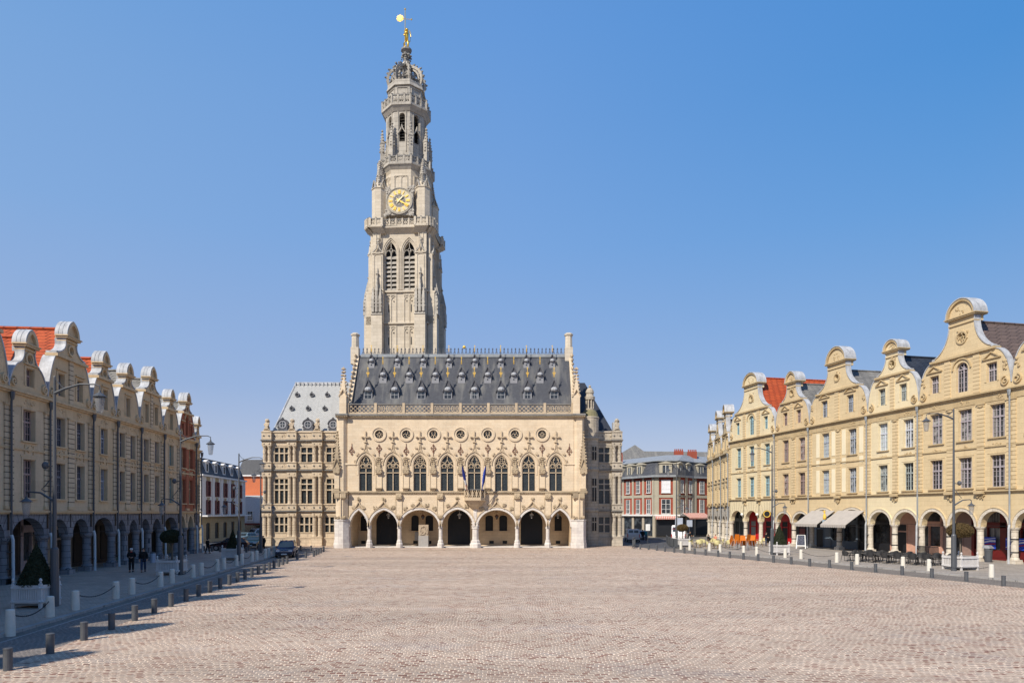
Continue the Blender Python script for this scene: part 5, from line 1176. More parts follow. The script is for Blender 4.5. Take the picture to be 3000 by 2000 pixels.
    for (x, ww, z0, z1, kind) in sp['gwin']:
        if kind == 'arch': mb.rib([(c + x - ww / 2 - .35, z1 - ww / 2)] + arcpts(arch(c + x, ww / 2 + .35, z1 - ww / 2, ww / 2 + .35, 12)), .12, -.12, 0, 1)
        else:
            mb.rib([(c + x - ww / 2 - .1, z0), (c + x - ww / 2 - .1, z1 + .1), (c + x + ww / 2 + .1, z1 + .1), (c + x + ww / 2 + .1, z0)], .18, -.05, 0, 0)
            if right: mb.rib([(c + x - ww / 2 - .35, z1 + .42), (c + x, z1 + .95), (c + x + ww / 2 + .35, z1 + .42)], .1, -.15, 0, 1); mb.box(c + x - ww / 2 - .42, c + x + ww / 2 + .42, -.14, 0, z1 + .36, z1 + .43, 1)
            else: mb.box(c + x - ww / 2 - .25, c + x + ww / 2 + .25, -.14, 0, z1 + .22, z1 + .32, 1)
    if g['step']: mb.box(c - g['hs'] - .15, c + g['hs'] + .15, -.22, gd + .1, g['zs'] - .3, g['zs'] - .1, 1)
    for (x, hw_) in sp.get('gpil', ()): mb.box(c + x - hw_, c + x + hw_, -.08, 0, zc, g['zs'] - .3, 2)
    mb.rib(circ(c, zo, ro + .12, 14), .14, -.1, 0, 1, True)
    if right: foliage(mb, c, -.06, zo + .1, ro + .22, ro + .3, 16, .09, 1)
    sr = .42 if right else .3
    for q in (-1, 1):
        xx = c + q * (W / 2 - sr - .12); mb.rib(spiral(xx, zc + sr + .2, sr, 1.6, q), .09, -.14, 0, 1); 
        if right and W > 8: foliage(mb, xx, -.06, zc + 2.0, .16, .4, 8, .13, 1)
    bz = .55 if right else .2; mb.box(c - g['hn'] - .06, c + g['hn'] + .06, -.1, gd, g['zb'] - bz, g['zb'] - bz + .1, 1)
    mb.build('gable', [sp.get('gmat', MW), MC, MP], t)
    for q in (-1, 1):                                                       # zinc coping over the scrolled outline
        mb = MB()
        P1 = [(c + q * d, top(c + q * d) + .04) for d in [g['hn'] + .0 + (g['hs'] - g['hn'] - .001) * (1 - math.cos(PI / 2 * i / 10)) + .001 for i in range(11)]]
        P1 = [(c + q * (g['hn'] + .03), g['zb'])] + P1
        mb.rib(P1, .08, -.08, gd + .14)
        P2 = [(c + q * d, top(c + q * d) + .04) for d in [g['hs'] + .002 + (W / 2 - g['hs'] - .01) * math.sin(PI / 2 * i / 12) for i in range(13)]]
        mb.rib(P2, .08, -.06, gd + (.12 if right else .25))
        if g['step']: mb.box(min(P2[0][0], P2[0][0] - q * .3), max(P2[0][0], P2[0][0] - q * .3), -.06, gd + .12, g['zs'] - .1, g['zs'] + .02)
        mb.build('coping', M_ZINC, t)
    hc, zb, zt = g['hc'], g['zb'], g['zt']; rr = zt - zb - .2; dd = 1.1 if right else .55; mb = MB()
    mb.box(c - hc - .12, c + hc + .12, -.25, dd, zb, zb + .12, 1); mb.box(c - hc - .2, c + hc + .2, -.32, dd, zb + .12, zb + .2, 1)
    mb.poly([(x, z) for x, z in arcpts(arch(c, hc, zb + .2, rr, 18))], -.06, dd - .1, 0); mb.rib([(x, z) for x, z in arcpts(arch(c, hc - .1, zb + .2, rr - .1, 16))], .2, -.24, -.04, 1)
    if right: foliage(mb, c, -.07, zb + .2 + rr * .35, hc * .4, rr * .22, 12, .1, 1)
    if right:
        mb.box(c - g['hn'] - .02, c + g['hn'] + .02, .1, dd - .2, zb - .5, zb, 0)
    else: mb.box(c - g['hn'], c + g['hn'], .1, dd - .2, g['zn'] - .2, zb, 0)
    cap = mb.build('pediment', [sp.get('gmat', MW), MC], t)
    mb = MB(); mb.rib([(x, z) for x, z in arcpts(arch(c, hc + .04, zb + .2, rr + .04, 18))], .08, -.3 if right else -.22, dd + .06)
    for yy in ((.0, .45, .85) if right else (.1, .35)): mb.rib([(x, z) for x, z in arcpts(arch(c, hc + .07, zb + .2, rr + .07, 14))], .06, yy, yy + .05)
    mb.build('zinc_hood', M_ZINC, cap)
    # body and roof
    D = sp.get('D', 13); zr = sp['zr']
    mb = MB(); mb.box(0, W, 3.9, D, 0, zc - .02); mb.box(0, W, .35, 4, zs - .3, zc - .02)
    mb.add([(0, D, zc - .02), (W, D, zc - .02), (c, D, zr - .1)], [(0, 1, 2)]); mb.build('side_walls', sp.get('back', MW), t)
    mb = MB(); a = (zr - zc) / c; e = .06
    for q in (-1, 1):
        x0 = 0 if q < 0 else W; n0 = len(mb.v)
        mb.add([(x0, gd, zc - .05), (c, gd, zr), (c, D, zr), (x0, D, zc - .05), (x0, gd, zc + .12), (c, gd, zr + .17), (c, D, zr + .17), (x0, D, zc + .12)], [(0, 1, 2, 3), (4, 5, 6, 7), (0, 1, 5, 4), (3, 2, 6, 7), (0, 3, 7, 4)])
    mb.tube([(c, gd, zr + .18), (c, D, zr + .18)], .12, 6); mb.build('roof', sp['roof'], t)
    # arcade
    n = sp['n']; pit = W / n; spz = sp['spz']; ar = (pit - sp['cw']) / 2; rise = sp['rise']
    aops = [arch(pit * (i + .5), ar, spz, rise if not isinstance(rise, list) else rise[i], 14, spz - .01) for i in range(n)]
    mb = MB(); slab(mb, 0, W, spz, zs, aops, 0, .6, k=0); mb.box(0, W, .6, 4.0, zs - .35, zs - .2, 0)
    for o_ in aops:
        cx = (o_[0] + o_[1]) / 2
        if sp['ring']: mb.rib(arcpts(arch(cx, ar + .14, spz, rise + .14, 16)), .28, -.05, .0, 1); mb.rib(arcpts(arch(cx, ar + .33, spz, rise + .33, 16)), .1, -.1, 0, 0)
        else:
            for k in range(7):
                an = PI * (.2 + .6 * k / 6); x_, z_ = cx + (ar + .05) * math.cos(an), spz + (rise + .05) * math.sin(an)
                l_ = min(1.2, (zs - .2 - z_) / max(.3, math.sin(an))); mb.rib([(x_, z_), (x_ + l_ * math.cos(an) * .45, z_ + l_ * math.sin(an))], .025, -.006, -.001, 2)
    if not sp['ring']:
        for i in range(n + 1): xx = min(max(pit * i, .05), W - .05); mb.box(xx - .04, xx + .04, -.03, .0, spz + .5, zs - .2, 2)
    mb.build('arcade', [MA if not sp.get('arcw') else sp['arcw'], sp.get('ringm', MA), M_DOOR], t)
    for i in range(0 if sp.get('first') else 1, n + 1):
        mb = MB(); r = sp['cw'] / 2 * .92; xx = pit * i
        mb.box(xx - r * 1.35, xx + r * 1.35, .3 - r * 1.35, .3 + r * 1.35, .05, .42, 0); mb.lathe([(r * 1.25, .42), (r * 1.2, .52), (r, .6), (r * .92, spz - .42), (r, spz - .36), (r, spz - .3), (r * 1.4, spz - .12), (r * 1.45, spz)], xx, .3, 14, 0)
        if right and i % 2: mb.lathe([(r + .01, 1.0), (r + .02, 1.05), (r + .01, 1.1)], xx, .3, 14, 1); mb.lathe([(r + .01, 2.1), (r + .02, 2.15), (r + .01, 2.2)], xx, .3, 14, 1)
        mb.build('column', [MA, M_BLACK], t)
    mb = MB(); mb.tube([(0, .3, spz + .08), (W, .3, spz + .08)], .018, 4); mb.build('tie_rod', M_BLACK, t)
    for i, shp in enumerate(sp['shops']):                                   # shop fronts inside the arcade
        mb = MB(); x0, x1 = pit * i, pit * (i + 1); pm, gm, kind = shp; yb = 2.75 if right else 3.3
        if kind == 'win':
            mb.box(x0, x1, yb, yb + .3, 0, 1.0, 0); mb.box(x0, x0 + .3, yb - .05, yb + .3, 0, zs - .4, 0); mb.box(x1 - .3, x1, yb - .05, yb + .3, 0, zs - .4, 0); mb.box(x0, x1, yb - .05, yb + .3, 3.0, 3.5, 0); mb.box(x0, x1, yb + .2, yb + .25, 1.0, zs - .4, 1); mb.box((x0 + x1) / 2 - .05, (x0 + x1) / 2 + .05, yb, yb + .2, 1.0, 3.0, 0)
        elif kind == 'door':
            mb.box(x0, x1, yb, yb + .3, 0, zs - .4, 0); mb.box((x0 + x1) / 2 - .6, (x0 + x1) / 2 + .6, yb - .04, yb, .1, 2.3, 1); mb.box((x0 + x1) / 2 - .6, (x0 + x1) / 2 + .6, yb - .04, yb, 2.45, 3.1, 1)
            for q in (-1, 1): mb.box((x0 + x1) / 2 + q * .68 - .05, (x0 + x1) / 2 + q * .68 + .05, yb - .07, yb, .1, 3.2, 0)
        else:
            mb.box(x0, x1, yb, yb + .3, 0, zs - .4, 0); mb.box(x0 + .3, x1 - .3, yb - .04, yb, .4, zs - 1.2, 1)
        mb.build('shop_front', [pm, gm], t)
    # downpipe at the far end of the run
    xp = W - .02 if right else W - .02; mb = MB()
    mb.tube([(xp, -.28, zc - .35), (xp, -.2, zc - .8), (xp, -.2, spz + .2)], .07, 6, 0); mb.lathe([(.09, zc - .7), (.14, zc - .4), (.15, zc - .2)], xp, -.25, 6, 0)
    mb.tube([(xp, -.2, spz + .2), (xp, -.28, spz - .1), (xp, -.3, .1)], .09, 7, 1)
    for zz in (1.0, 2.0): mb.box(xp - .12, xp + .12, -.3, .1, zz, zz + .03, 0)
    mb.build('downpipe', [sp['pipe'], sp['pipe2']], t)
    return t
# paints for the shop fronts
P_RED = plain('red_shop_paint', (.5, .008, .012), .45); P_BG = plain('blue_grey_shop_paint', (.13, .17, .22), .5); P_DK = plain('black_shop_paint', (.015, .016, .02), .4)
P_PEACH = plain('peach_shop_paint', (.6, .34, .25), .6); P_TAUPE = plain('taupe_shop_paint', (.3, .2, .17), .6); P_MAR = plain('maroon_shop_paint', (.14, .012, .012), .4)
P_CRM = plain('cream_shop_paint', (.42, .36, .28), .7); P_PINK = plain('pinkish_shop_paint', (.5, .4, .4), .7); P_GRN = plain('green_shop_paint', (.03, .13, .13), .5); P_GRY = plain('grey_shop_paint', (.25, .27, .27), .6)
RP = lambda z: Vector((41.9 - .2096 * (z - 56.9), z))
RANG = math.atan2(-1, .2096)
def RU(px): s = (px - 1500) / 2000; return 53.826 / (s + .2096)
def rspec(**k):
    d = dict(group='gabled ochre houses along the right of the square', zs=6.3, zc=14.9, wall=M_YEL, pil=M_YELP, carve=M_YELC, arc=M_PALE, arcw=M_YEL, ringm=M_PALE, floors=[(6.6, 9.3), (10.85, 13.65)],
             frames=[M_FGREY], glass=[M_GLASS], ring=True, spz=3.15, rise=1.4, cw=.62, pipe=M_ZINCB, pipe2=M_ZINC, ww=1.3, bands=(10.05,), roof=M_SLATE)
    d.update(k); return d
def rhouse(p0, p1, name, label, sp):
    za, zb = RU(p0), RU(p1); A, Bp = RP(za), RP(zb); W = (A - Bp).length; sp['U'] = lambda px: (A - RP(RU(px))).length
    sp['win'] = [sp['U'](p) for p in sp['winpx']]; return house(name, label, 'R', A, RANG, W, sp)
big = dict(hs=3.3, zs=18.8, hn=1.35, zn=21.6, zb=22.0, hc=1.5, zt=23.75, step=True, ro=.42)
H5g = dict(big)
h1 = rhouse(2138, 2272, 'gabled_house', 'ochre three-window house with pale blue window frames and red shop front, beyond the others', rspec(n=3, rise=1.5, winpx=[2164.8, 2202.5, 2247.7], wall=M_YEL2, arcw=M_YEL2, frames=[M_FBLUE], glass=[M_GLASS], roof=M_TILE, zr=23.2, D=14.5,
    g=dict(hs=4.0, zs=18.9, hn=1.75, zn=21.8, zb=22.2, hc=1.85, zt=24.0, step=True, ro=.4), gwin=[(-3.6, 1.0, 15.7, 17.4, 'r'), (0, 1.3, 15.3, 18.0, 'arch'), (3.6, 1.0, 15.7, 17.4, 'r')], gpil=[(-1.8, .35), (1.8, .35)],
    shops=[(P_RED, P_GRY, 'door'), (P_RED, M_DOOR, 'door'), (P_RED, M_DOOR, 'door')], ring=False, first=True, ringm=M_PALE))
h2 = rhouse(2272, 2372, 'gabled_house', 'narrow ochre two-window house with mauve window frames between two wider gables', rspec(n=2, rise=1.15, winpx=[2302, 2349.7], frames=[M_FLIL], wall=M_YEL3, arcw=M_YEL3, glass=[M_GLASSC, M_GLASS], roof=M_SLATEM, zr=20.6,
    g=dict(hs=2.15, zs=18.7, hn=.95, zn=20.4, zb=20.8, hc=1.1, zt=22.3, step=True, ro=.32), gwin=[(-1.4, .95, 15.6, 17.2, 'r'), (1.4, .95, 15.6, 17.2, 'r')], gpil=[(0, .25)], shops=[(P_DK, P_MAR, 'door'), (P_BG, M_DOOR, 'door')]))
h3 = rhouse(2372, 2543, 'gabled_house', 'wide ochre house with cream wall panels and two off-white awnings', rspec(n=2, rise=1.55, winpx=[2419, 2497.6], frames=[M_FGREY, M_FGREY], glass=[M_CURT, M_GLASSC, M_GLASS], roof=M_SLATEM, zr=20.6, panels=True, D=13,
    g=dict(hs=3.5, zs=18.6, hn=1.55, zn=20.9, zb=21.5, hc=1.65, zt=23.4, step=True, ro=.32), gwin=[(-2.2, 1.1, 15.6, 17.5, 'r'), (2.2, 1.1, 15.6, 17.5, 'r')], gpil=[(0, .35)], shops=[(P_BG, M_GLASS, 'win'), (P_DK, M_GLASS, 'win')], arcw=M_YEL))
h4 = rhouse(2543, 2693, 'gabled_house', 'ochre two-window house with curtained grey-green windows and blue-black slate roof', rspec(n=2, rise=1.3, winpx=[2587.5, 2662], wall=M_YEL2, arcw=M_YEL2, frames=[M_CURT, M_FWHT], glass=[M_GLASSC, M_GLASS, M_CURT, M_CURT], roof=M_SLATEB, zr=20.3,
    g=dict(hs=2.2, zs=18.7, hn=.85, zn=20.5, zb=20.9, hc=1.0, zt=22.1, step=True, ro=.32), gwin=[(-1.45, .95, 15.6, 17.3, 'r'), (1.45, .95, 15.6, 17.3, 'r')], gpil=[(0, .28)], shops=[(P_PEACH, P_DK, 'door'), (P_PEACH, M_GLASS, 'win')]))
h5 = rhouse(2693, 2964, 'gabled_house', 'tallest ochre house with star oculus, mauve window frames and brown slate roof', rspec(n=3, rise=1.35, winpx=[2744, 2828, 2923], frames=[M_FMAUV], glass=[M_GLASS, M_GLASS, M_GLASS, M_GLASSC, M_GLASSC, M_GLASS], roof=M_SLATEBR, zr=21.6, D=16, ww=1.42,
    g=big, gwin=[(-3.05, 1.0, 15.7, 17.3, 'r'), (0, 1.25, 15.3, 18.0, 'arch'), (3.05, 1.0, 15.7, 17.3, 'r')], gpil=[(-1.55, .33), (1.55, .33)], shops=[(P_TAUPE, P_DK, 'door'), (P_MAR, M_GLASS, 'win'), (P_MAR, M_GLASS, 'win')]))
A, Bp = RP(RU(2693)), RP(RU(2964))
c6 = copy_tree(h5, None, (Bp.x, Bp.y, 0), RANG, 'sliver of an ochre gabled house cut off by the right edge of the view')
zo = (big['zs'] + big['zb']) / 2 - .15
mb = MB()
for i in range(5): a = PI / 2 + i * 2 * PI / 5; mb.rib([(0, 0), (.34 * math.cos(a), .34 * math.sin(a))], lambda u: .24 * (1 - u) + .02, .02, .12)
for i in range(5): pass
st = mb.build('oculus_star', M_YELC, h5); st.location = (A - Bp).length / 2, 0, zo
# orange roof rising behind the slate roof of the third house
zz_ = RU(2540); pb = RP(zz_); t = thing('rear_house', 'orange tiled roof of a house rising behind the panelled ochre house', 'house', (pb.x + 13, pb.y + 3, 0), RANG)
mb = MB(); mb.box(-5, 3.4, 1, 8, 0, 18.5); mb.build('wall', M_YEL, t)
mb = MB(); mb.polyx([(.5, 18.4), (4.5, 22.7), (8.5, 18.4)], -5.2, 3.6); mb.build('roof', M_TILE, t)
# three strongly foreshortened houses where the row bends
FA = Vector((34.75, 121.3)); FB = Vector((32.42, 101.9)); fd = (FB - FA).normalized(); fang = math.atan2(fd.y, fd.x)
u = 0
for i, (W_i, lb) in enumerate(((6.5, 'farthest ochre gabled house at the bend of the right row'), (7.1, 'middle of the three foreshortened ochre houses at the bend of the row'), (5.9, 'foreshortened ochre house squeezed beside the one with the red shop front'))):
    p = FA + fd * u; u += W_i
    zt_ = 19.6 if i == 0 else 20.9
    h_ = house('gabled_house', lb, 'R', p, fang, W_i, rspec(zc=13.4, zs=5.5, floors=[(5.9, 8.2), (9.7, 12.2)], n=2, rise=.9, spz=2.95, cw=.7, arcw=M_PALE, ring=False, win=[W_i * .28, W_i * .72], ww=1.0, zr=zt_ - 2.5, bands=(9.0,), roof=M_SLATE,
        g=dict(hs=W_i * .3, zs=16.6, hn=.8, zn=zt_ - 1.9, zb=zt_ - 1.4, hc=.95, zt=zt_, step=True, ro=.3), gwin=[(-1.3, .85, 14.0, 15.5, 'r'), (1.3, .85, 14.0, 15.5, 'r')], shops=[(P_GRY, M_DOOR, 'win'), (P_GRY, M_DOOR, 'win')], first=i == 0, pipe=M_ZINCB))
# left row
LP = lambda z: Vector((-26.03 - .1014 * z, z))
LANG = math.atan2(1, -.1014)
def LU(px): s = (px - 1500) / 2000; return -26.03 / (s + .1014)
def lspec(**k):
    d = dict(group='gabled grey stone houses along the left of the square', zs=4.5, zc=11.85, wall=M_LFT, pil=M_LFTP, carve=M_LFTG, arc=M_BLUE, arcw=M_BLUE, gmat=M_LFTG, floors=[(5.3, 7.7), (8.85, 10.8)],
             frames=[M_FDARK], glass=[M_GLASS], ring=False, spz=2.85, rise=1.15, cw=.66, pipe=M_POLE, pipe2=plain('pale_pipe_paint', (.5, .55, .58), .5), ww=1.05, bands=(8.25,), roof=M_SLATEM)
    d.update(k); return d
def lhouse(z0, z1, name, label, sp):
    A, Bp = LP(z0), LP(z1); W = (A - Bp).length
    if 'winf' in sp: sp['win'] = [W * f for f in sp['winf']]
    return house(name, label, 'L', A, LANG, W, sp)
dk = (P_DK, M_DOOR, 'panel')
LZ = [LU(p) for p in (24, 139, 266.6, 338, 408, 476, 523, 570)] + [LU(570) + 1.5]
l0 = lhouse(LZ[0], LZ[1], 'gabled_house', 'grey stone house with one wide window per floor and a smooth unstepped gable', lspec(n=1, rise=1.2, winf=[.5], ww=1.25, roof=M_TILE, zr=15.2, frames=[M_FLIL],
    g=dict(hs=1.05, zs=13.6, hn=.62, zn=14.4, zb=14.7, hc=.72, zt=15.8, step=False, ro=.24, q=1.5, drop=.1), gwin=[(.1, .8, 12.3, 13.4, 'r')], shops=[(P_CRM, M_DOOR, 'door')], first=True))
l1 = lhouse(LZ[1], LZ[2], 'gabled_house', 'grey stone house with two windows per floor and the tallest gable of the left row', lspec(n=2, rise=1.1, winf=[.27, .73], roof=M_TILE, zr=17.0,
    g=dict(hs=1.85, zs=15.2, hn=.8, zn=16.0, zb=16.4, hc=.9, zt=17.65, step=True, ro=.22, q=1.5), gwin=[(-1.2, .75, 12.3, 13.8, 'r'), (1.2, .75, 12.3, 13.8, 'r')], gpil=[(0, .25)], shops=[dk, (P_PINK, M_GLASS, 'win')]))
l2 = lhouse(LZ[2], LZ[3], 'gabled_house', 'narrow grey stone house with one window per floor, left of the walking couple', lspec(n=1, rise=1.15, winf=[.5], roof=M_TILE, zr=16.0, frames=[M_FGREY], wall=M_LFTG,
    g=dict(hs=1.05, zs=14.8, hn=.55, zn=15.3, zb=15.6, hc=.68, zt=16.7, step=True, ro=.24, q=1.5), gwin=[(.2, .7, 12.3, 13.8, 'r')], shops=[(P_CRM, M_DOOR, 'door')]))
l3 = lhouse(LZ[3], LZ[4], 'gabled_house', 'grey stone house with two narrow windows per floor behind the walking couple', lspec(n=2, rise=.95, winf=[.25, .7], ww=.9, zr=15.9,
    g=dict(hs=1.2, zs=14.8, hn=.58, zn=15.3, zb=15.55, hc=.7, zt=16.65, step=True, ro=.26, q=1.5), gwin=[(0, .7, 12.3, 13.8, 'r')], shops=[dk, dk]))
l4 = lhouse(LZ[4], LZ[5], 'gabled_house', 'grey stone house with two windows per floor and a green shop front', lspec(n=2, rise=1.0, winf=[.27, .74], ww=.95, zr=16.1,
    g=dict(hs=1.55, zs=15.2, hn=.7, zn=15.9, zb=16.2, hc=.8, zt=17.35, step=True, ro=.24, q=1.5), gwin=[(-1.0, .7, 12.3, 13.9, 'r'), (1.0, .7, 12.3, 13.9, 'r')], gpil=[(0, .2)], shops=[dk, (P_GRN, M_DOOR, 'panel')]))
l5 = lhouse(LZ[5], LZ[6], 'gabled_house', 'narrow grey stone house with teal window frames beside the brick house', lspec(n=1, rise=1.1, winf=[.52], zr=15.2, frames=[M_FTEAL],
    g=dict(hs=1.05, zs=14.4, hn=.5, zn=14.8, zb=15.1, hc=.62, zt=16.1, step=True, ro=.2, q=1.5), gwin=[(.1, .75, 12.3, 13.8, 'r')], shops=[dk]))
l6 = lhouse(LZ[6], LZ[7], 'gabled_house', 'red brick and stone gabled house near the end of the left row', lspec(n=2, rise=1.25, winf=[.27, .73], wall=M_BRICK, pil=M_BRICK, carve=M_LFTG, arcw=M_LFT, gmat=M_BRICK, zr=15.4, ww=1.1, frames=[M_LFTG],
    g=dict(hs=1.25, zs=14.6, hn=.6, zn=15.1, zb=15.4, hc=.72, zt=16.5, step=True, ro=.22, q=1.4), gwin=[(-1.15, .5, 12.2, 13.3, 'r'), (0, .6, 12.2, 14.1, 'arch'), (1.15, .5, 12.2, 13.3, 'r')], shops=[dk, dk]))
l7 = lhouse(LZ[7], LZ[8], 'gabled_house', 'dark narrow house closing the end of the left row', lspec(n=1, rise=.5, winf=[.5], ww=.7, wall=M_LFTG, zc=11.0, floors=[(5.3, 7.3), (8.4, 10.0)], zr=13.6, g=dict(hs=.55, zs=12.6, hn=.4, zn=13.2, zb=13.5, hc=.45, zt=14.5, step=True, ro=.12, q=1.5), gwin=[], shops=[dk]))
mb = MB(); mb.box(.3, (LP(LZ[7]) - LP(LZ[8])).length - .0, .3, 13, 0, 4.3); mb.build('end_wall', M_LFTG, l7)
zcur = LZ[0]; k = 0
for src, z0, z1, nm in ((l1, LZ[1], LZ[2], 'grey stone gabled house cut off by the left edge of the view'), (l0, LZ[0], LZ[1], 'second gabled house of the left row counted back from the left edge'), (l1, LZ[1], LZ[2], 'third gabled house of the left row counted back from the left edge'), (l4, LZ[4], LZ[5], 'fourth gabled house of the left row counted back from the left edge'),
                        (l1, LZ[1], LZ[2], 'fifth gabled house of the left row counted back from the left edge'), (l0, LZ[0], LZ[1], 'sixth gabled house of the left row counted back from the left edge'), (l1, LZ[1], LZ[2], 'seventh gabled house of the left row counted back from the left edge'), (l4, LZ[4], LZ[5], 'eighth gabled house of the left row counted back from the left edge'), (l1, LZ[1], LZ[2], 'ninth gabled house of the left row counted back from the left edge')):
    zcur -= (z1 - z0); p = LP(zcur); c_ = copy_tree(src, None, (p.x, p.y, 0), LANG, nm)
    k += 1
    if k > 1: c_.scale.z = 1.14  # unseen houses stretched taller so their shadows reach farther across the square

# ---------------------------------------------------------------- buildings in the background
def bwin(parent, x, z0, wd, h, y, mat, pm, shutters=None, ang=0):
    m = MB(); m.rib([(-wd / 2, 0), (-wd / 2, h), (wd / 2, h), (wd / 2, 0)], .08, -.06, .1, 0, True); m.box(-.04, .04, -.03, .05, 0, h, 0); m.box(-wd / 2, wd / 2, -.03, .05, h * .3, h * .3 + .05, 0); m.box(-wd / 2, wd / 2, -.03, .05, h * .65, h * .65 + .05, 0)
    m.box(-wd / 2 - .1, wd / 2 + .1, -.15, .05, -.12, -.03, 0)
    o = m.build('window', mat, parent); o.location = (x, y, z0); o.rotation_euler = (0, 0, ang)
    p = MB(); p.box(-wd / 2, wd / 2, .0, .03, 0, h); p.build('pane', pm, o)
    if shutters:
        for q in (-1, 1):
            s = MB(); s.box(-.27, .27, -.09, -.03, 0, h)
            for i in range(8): s.box(-.2, .2, -.11, -.09, h * (i + .2) / 8.2, h * (i + .7) / 8.2)
            so_ = s.build('shutter', shutters, o); so_.location.x = q * (wd / 2 - .1)
    return o
# white house with dark mansard
A = Vector((-44.1, 97.0)); Bp = Vector((-45.8, 117)); ang = math.atan2((Bp - A).y, (Bp - A).x); W = (Bp - A).length
t = thing('corner_house', 'white house with dark red shutters and black mansard roof at the street corner', 'house', (A.x, A.y, 0), ang)
zw = 3.9; ze = 9.6; bays = [W * (.13 + .185 * i) for i in range(5)]
mb = MB(); mb.box(0, W, 0, 11, zw, ze, 0); mb.box(-.3, W + .3, -.3, 11.3, ze, ze + .25, 0); mb.box(-.2, W + .6, -.9, .0, zw - .1, zw + .1, 0)
for b_ in [0] + [(p + q) / 2 for p, q in zip(bays, bays[1:])] + [W - .3]: mb.box(b_ - .25, b_ + .25, -.12, 0, zw, ze, 0)
mb.build('wall', M_WREND, t)
mb = MB()
for b_ in bays:
    for z_ in (6.2, 9.2): mb.add([(b_ - .6, -.06, z_ + .35), (b_ + .6, -.06, z_ + .35), (b_, -.06, z_ - .25)], [(0, 2, 1)], 0)
    mb.box(b_ - .7, b_ + .7, -.04, 0, 9.0, 9.55, 0)
mb.build('yellow_panel', M_BEIGE, t)
sops = [arch(b_, .85, 2.7, .2, 6, .5) for b_ in bays[:3]] + [rect(bays[3], 1.5, .1, 2.9), rect(bays[4], 1.4, .1, 3.0)]
mb = MB(); slab(mb, 0, W, 0, zw, sops, 0, .15); mb.box(0, .4, .2, 11, 0, zw); mb.box(0.1, W - .1, .16, .2, 0, zw - .1, 1); mb.build('ground_floor', [M_BEIGE, M_DOOR], t)
for b_ in bays:
    for z0 in (6.85, 4.25): bwin(t, b_, z0, 1.5, 2.1 if z0 > 5 else 1.95, -.02, M_SHUT, M_GLASS, M_SHUT)
mb = MB(); z0, z1 = ze + .25, 12.3; mb.add([(0, 0, z0), (W, 0, z0), (W, 11, z0), (0, 11, z0), (.5, .9, z1), (W - .5, .9, z1), (W - .5, 10.4, z1), (.5, 10.4, z1), (.8, 5.5, z1 + .9), (W - .8, 5.5, z1 + .9)], [(0, 1, 5, 4), (1, 2, 6, 5), (2, 3, 7, 6), (3, 0, 4, 7)], 0); mb.add([(.4, .8, z1), (W - .4, .8, z1), (W - .4, 10.5, z1), (.4, 10.5, z1), (.8, 5.5, z1 + 1.1), (W - .8, 5.5, z1 + 1.1)], [(0, 1, 5, 4), (1, 2, 5), (2, 3, 4, 5), (3, 0, 4)], 1); mb.build('roof', [M_SLATEB, M_ZINC], t)
d0 = None
for b_ in bays:
    mb = MB(); mb.box(-.6, .6, -.1, 1.2, 0, 1.5, 0); mb.poly([(-.75, 1.5), (-.75, 1.62), (0, 1.85), (.75, 1.62), (.75, 1.5)], -.25, 1.1, 0); mb.box(-.3, .3, -.13, -.1, .2, 1.25, 1); o_ = mb.build('dormer', [M_WREND, M_GLASS], t); o_.location = (b_, .25, z0 + .35)
# orange brick and white buildings farther along the left street
t = thing('brick_house', 'orange brick house with slate roof and white strip wall, beyond the white corner house', 'house', (-46.6, 126, 0), 0)
mb = MB(); mb.box(-4, 5.3, 0, 10, 0, 11.2, 0); mb.build('wall', M_BRICKO, t)
mb = MB(); mb.taper(-4.2, 5.6, -.3, 10, 11.2, -3.4, 4.6, 1.0, 9, 14.2, 0); mb.box(-4.3, 5.7, -.4, .2, 11.05, 11.3, 1); mb.build('roof', [M_SLATEB, M_WREND], t)
mb = MB()
for i in range(3):
    for j in range(2): mb.box(.9 + i * .65, 1.25 + i * .65, -.03, 0, 8.4 + j * 1.1, 8.6 + j * 1.1)
mb.build('white_marks', M_WREND, t)
t = thing('low_white_house', 'low pale annexe with two tall windows and awning in front of the orange brick house', 'house', (-46.6, 121.5, 0), 0)
mb = MB(); mb.box(-4, 4.3, 0, 4.4, 0, 7.2, 0); mb.box(-4, 4.4, -.1, 4.4, 7.2, 7.4, 0); mb.build('wall', plain('blueish_white_render', (.6, .63, .68), .8), t)
for x_ in (-.6, 1.6): bwin(t, x_ + .6, 3.0, .95, 1.6, -.05, M_WPAINT, M_GLASS)
mb = MB(); mb.box(-3, 4.2, -.1, 0, 0, 2.1, 0); mb.box(-3.2, 4.3, -.8, 0, 2.2, 2.5, 1); mb.build('shop_front', [M_GLASS, M_SHUT], t)
t = thing('far_house', 'tall white house with red shutters and glazed roof half hidden by the left wing', 'house', (-45.5, 134, 0), 0)
mb = MB(); mb.box(4.5, 16, 0, 8, 0, 11.5, 0); mb.build('wall', M_WREND, t)
mb = MB(); mb.taper(4.2, 16, -.3, 8, 11.5, 5.2, 15, 1, 7, 15.5, 0); mb.build('roof', M_SLATEB, t)
mb = MB(); mb.taper(-3, 16, 8, 16, 13.5, -1, 15, 9, 15, 17.4, 0); mb.build('rear_roof', M_ZINC, t)
for z_ in (3.5, 6.0, 8.6): bwin(t, 6.4, z_, 1.2, 1.9, -.05, M_WPAINT, M_GLASS, M_SHUT)
t = thing('shop_row', 'dim row of shops with a red canopy at the far end of the left street', 'shop', (-46, 150, 0), 0)
mb = MB(); mb.box(2, 14, 0, 8, 0, 8, 0); mb.box(2, 12, -.1, 0, .2, 2.4, 2); mb.box(2, 12, -1.4, 0, 2.6, 3.4, 1); mb.build('front', [M_WREND, M_SHUT, M_GLASS], t)
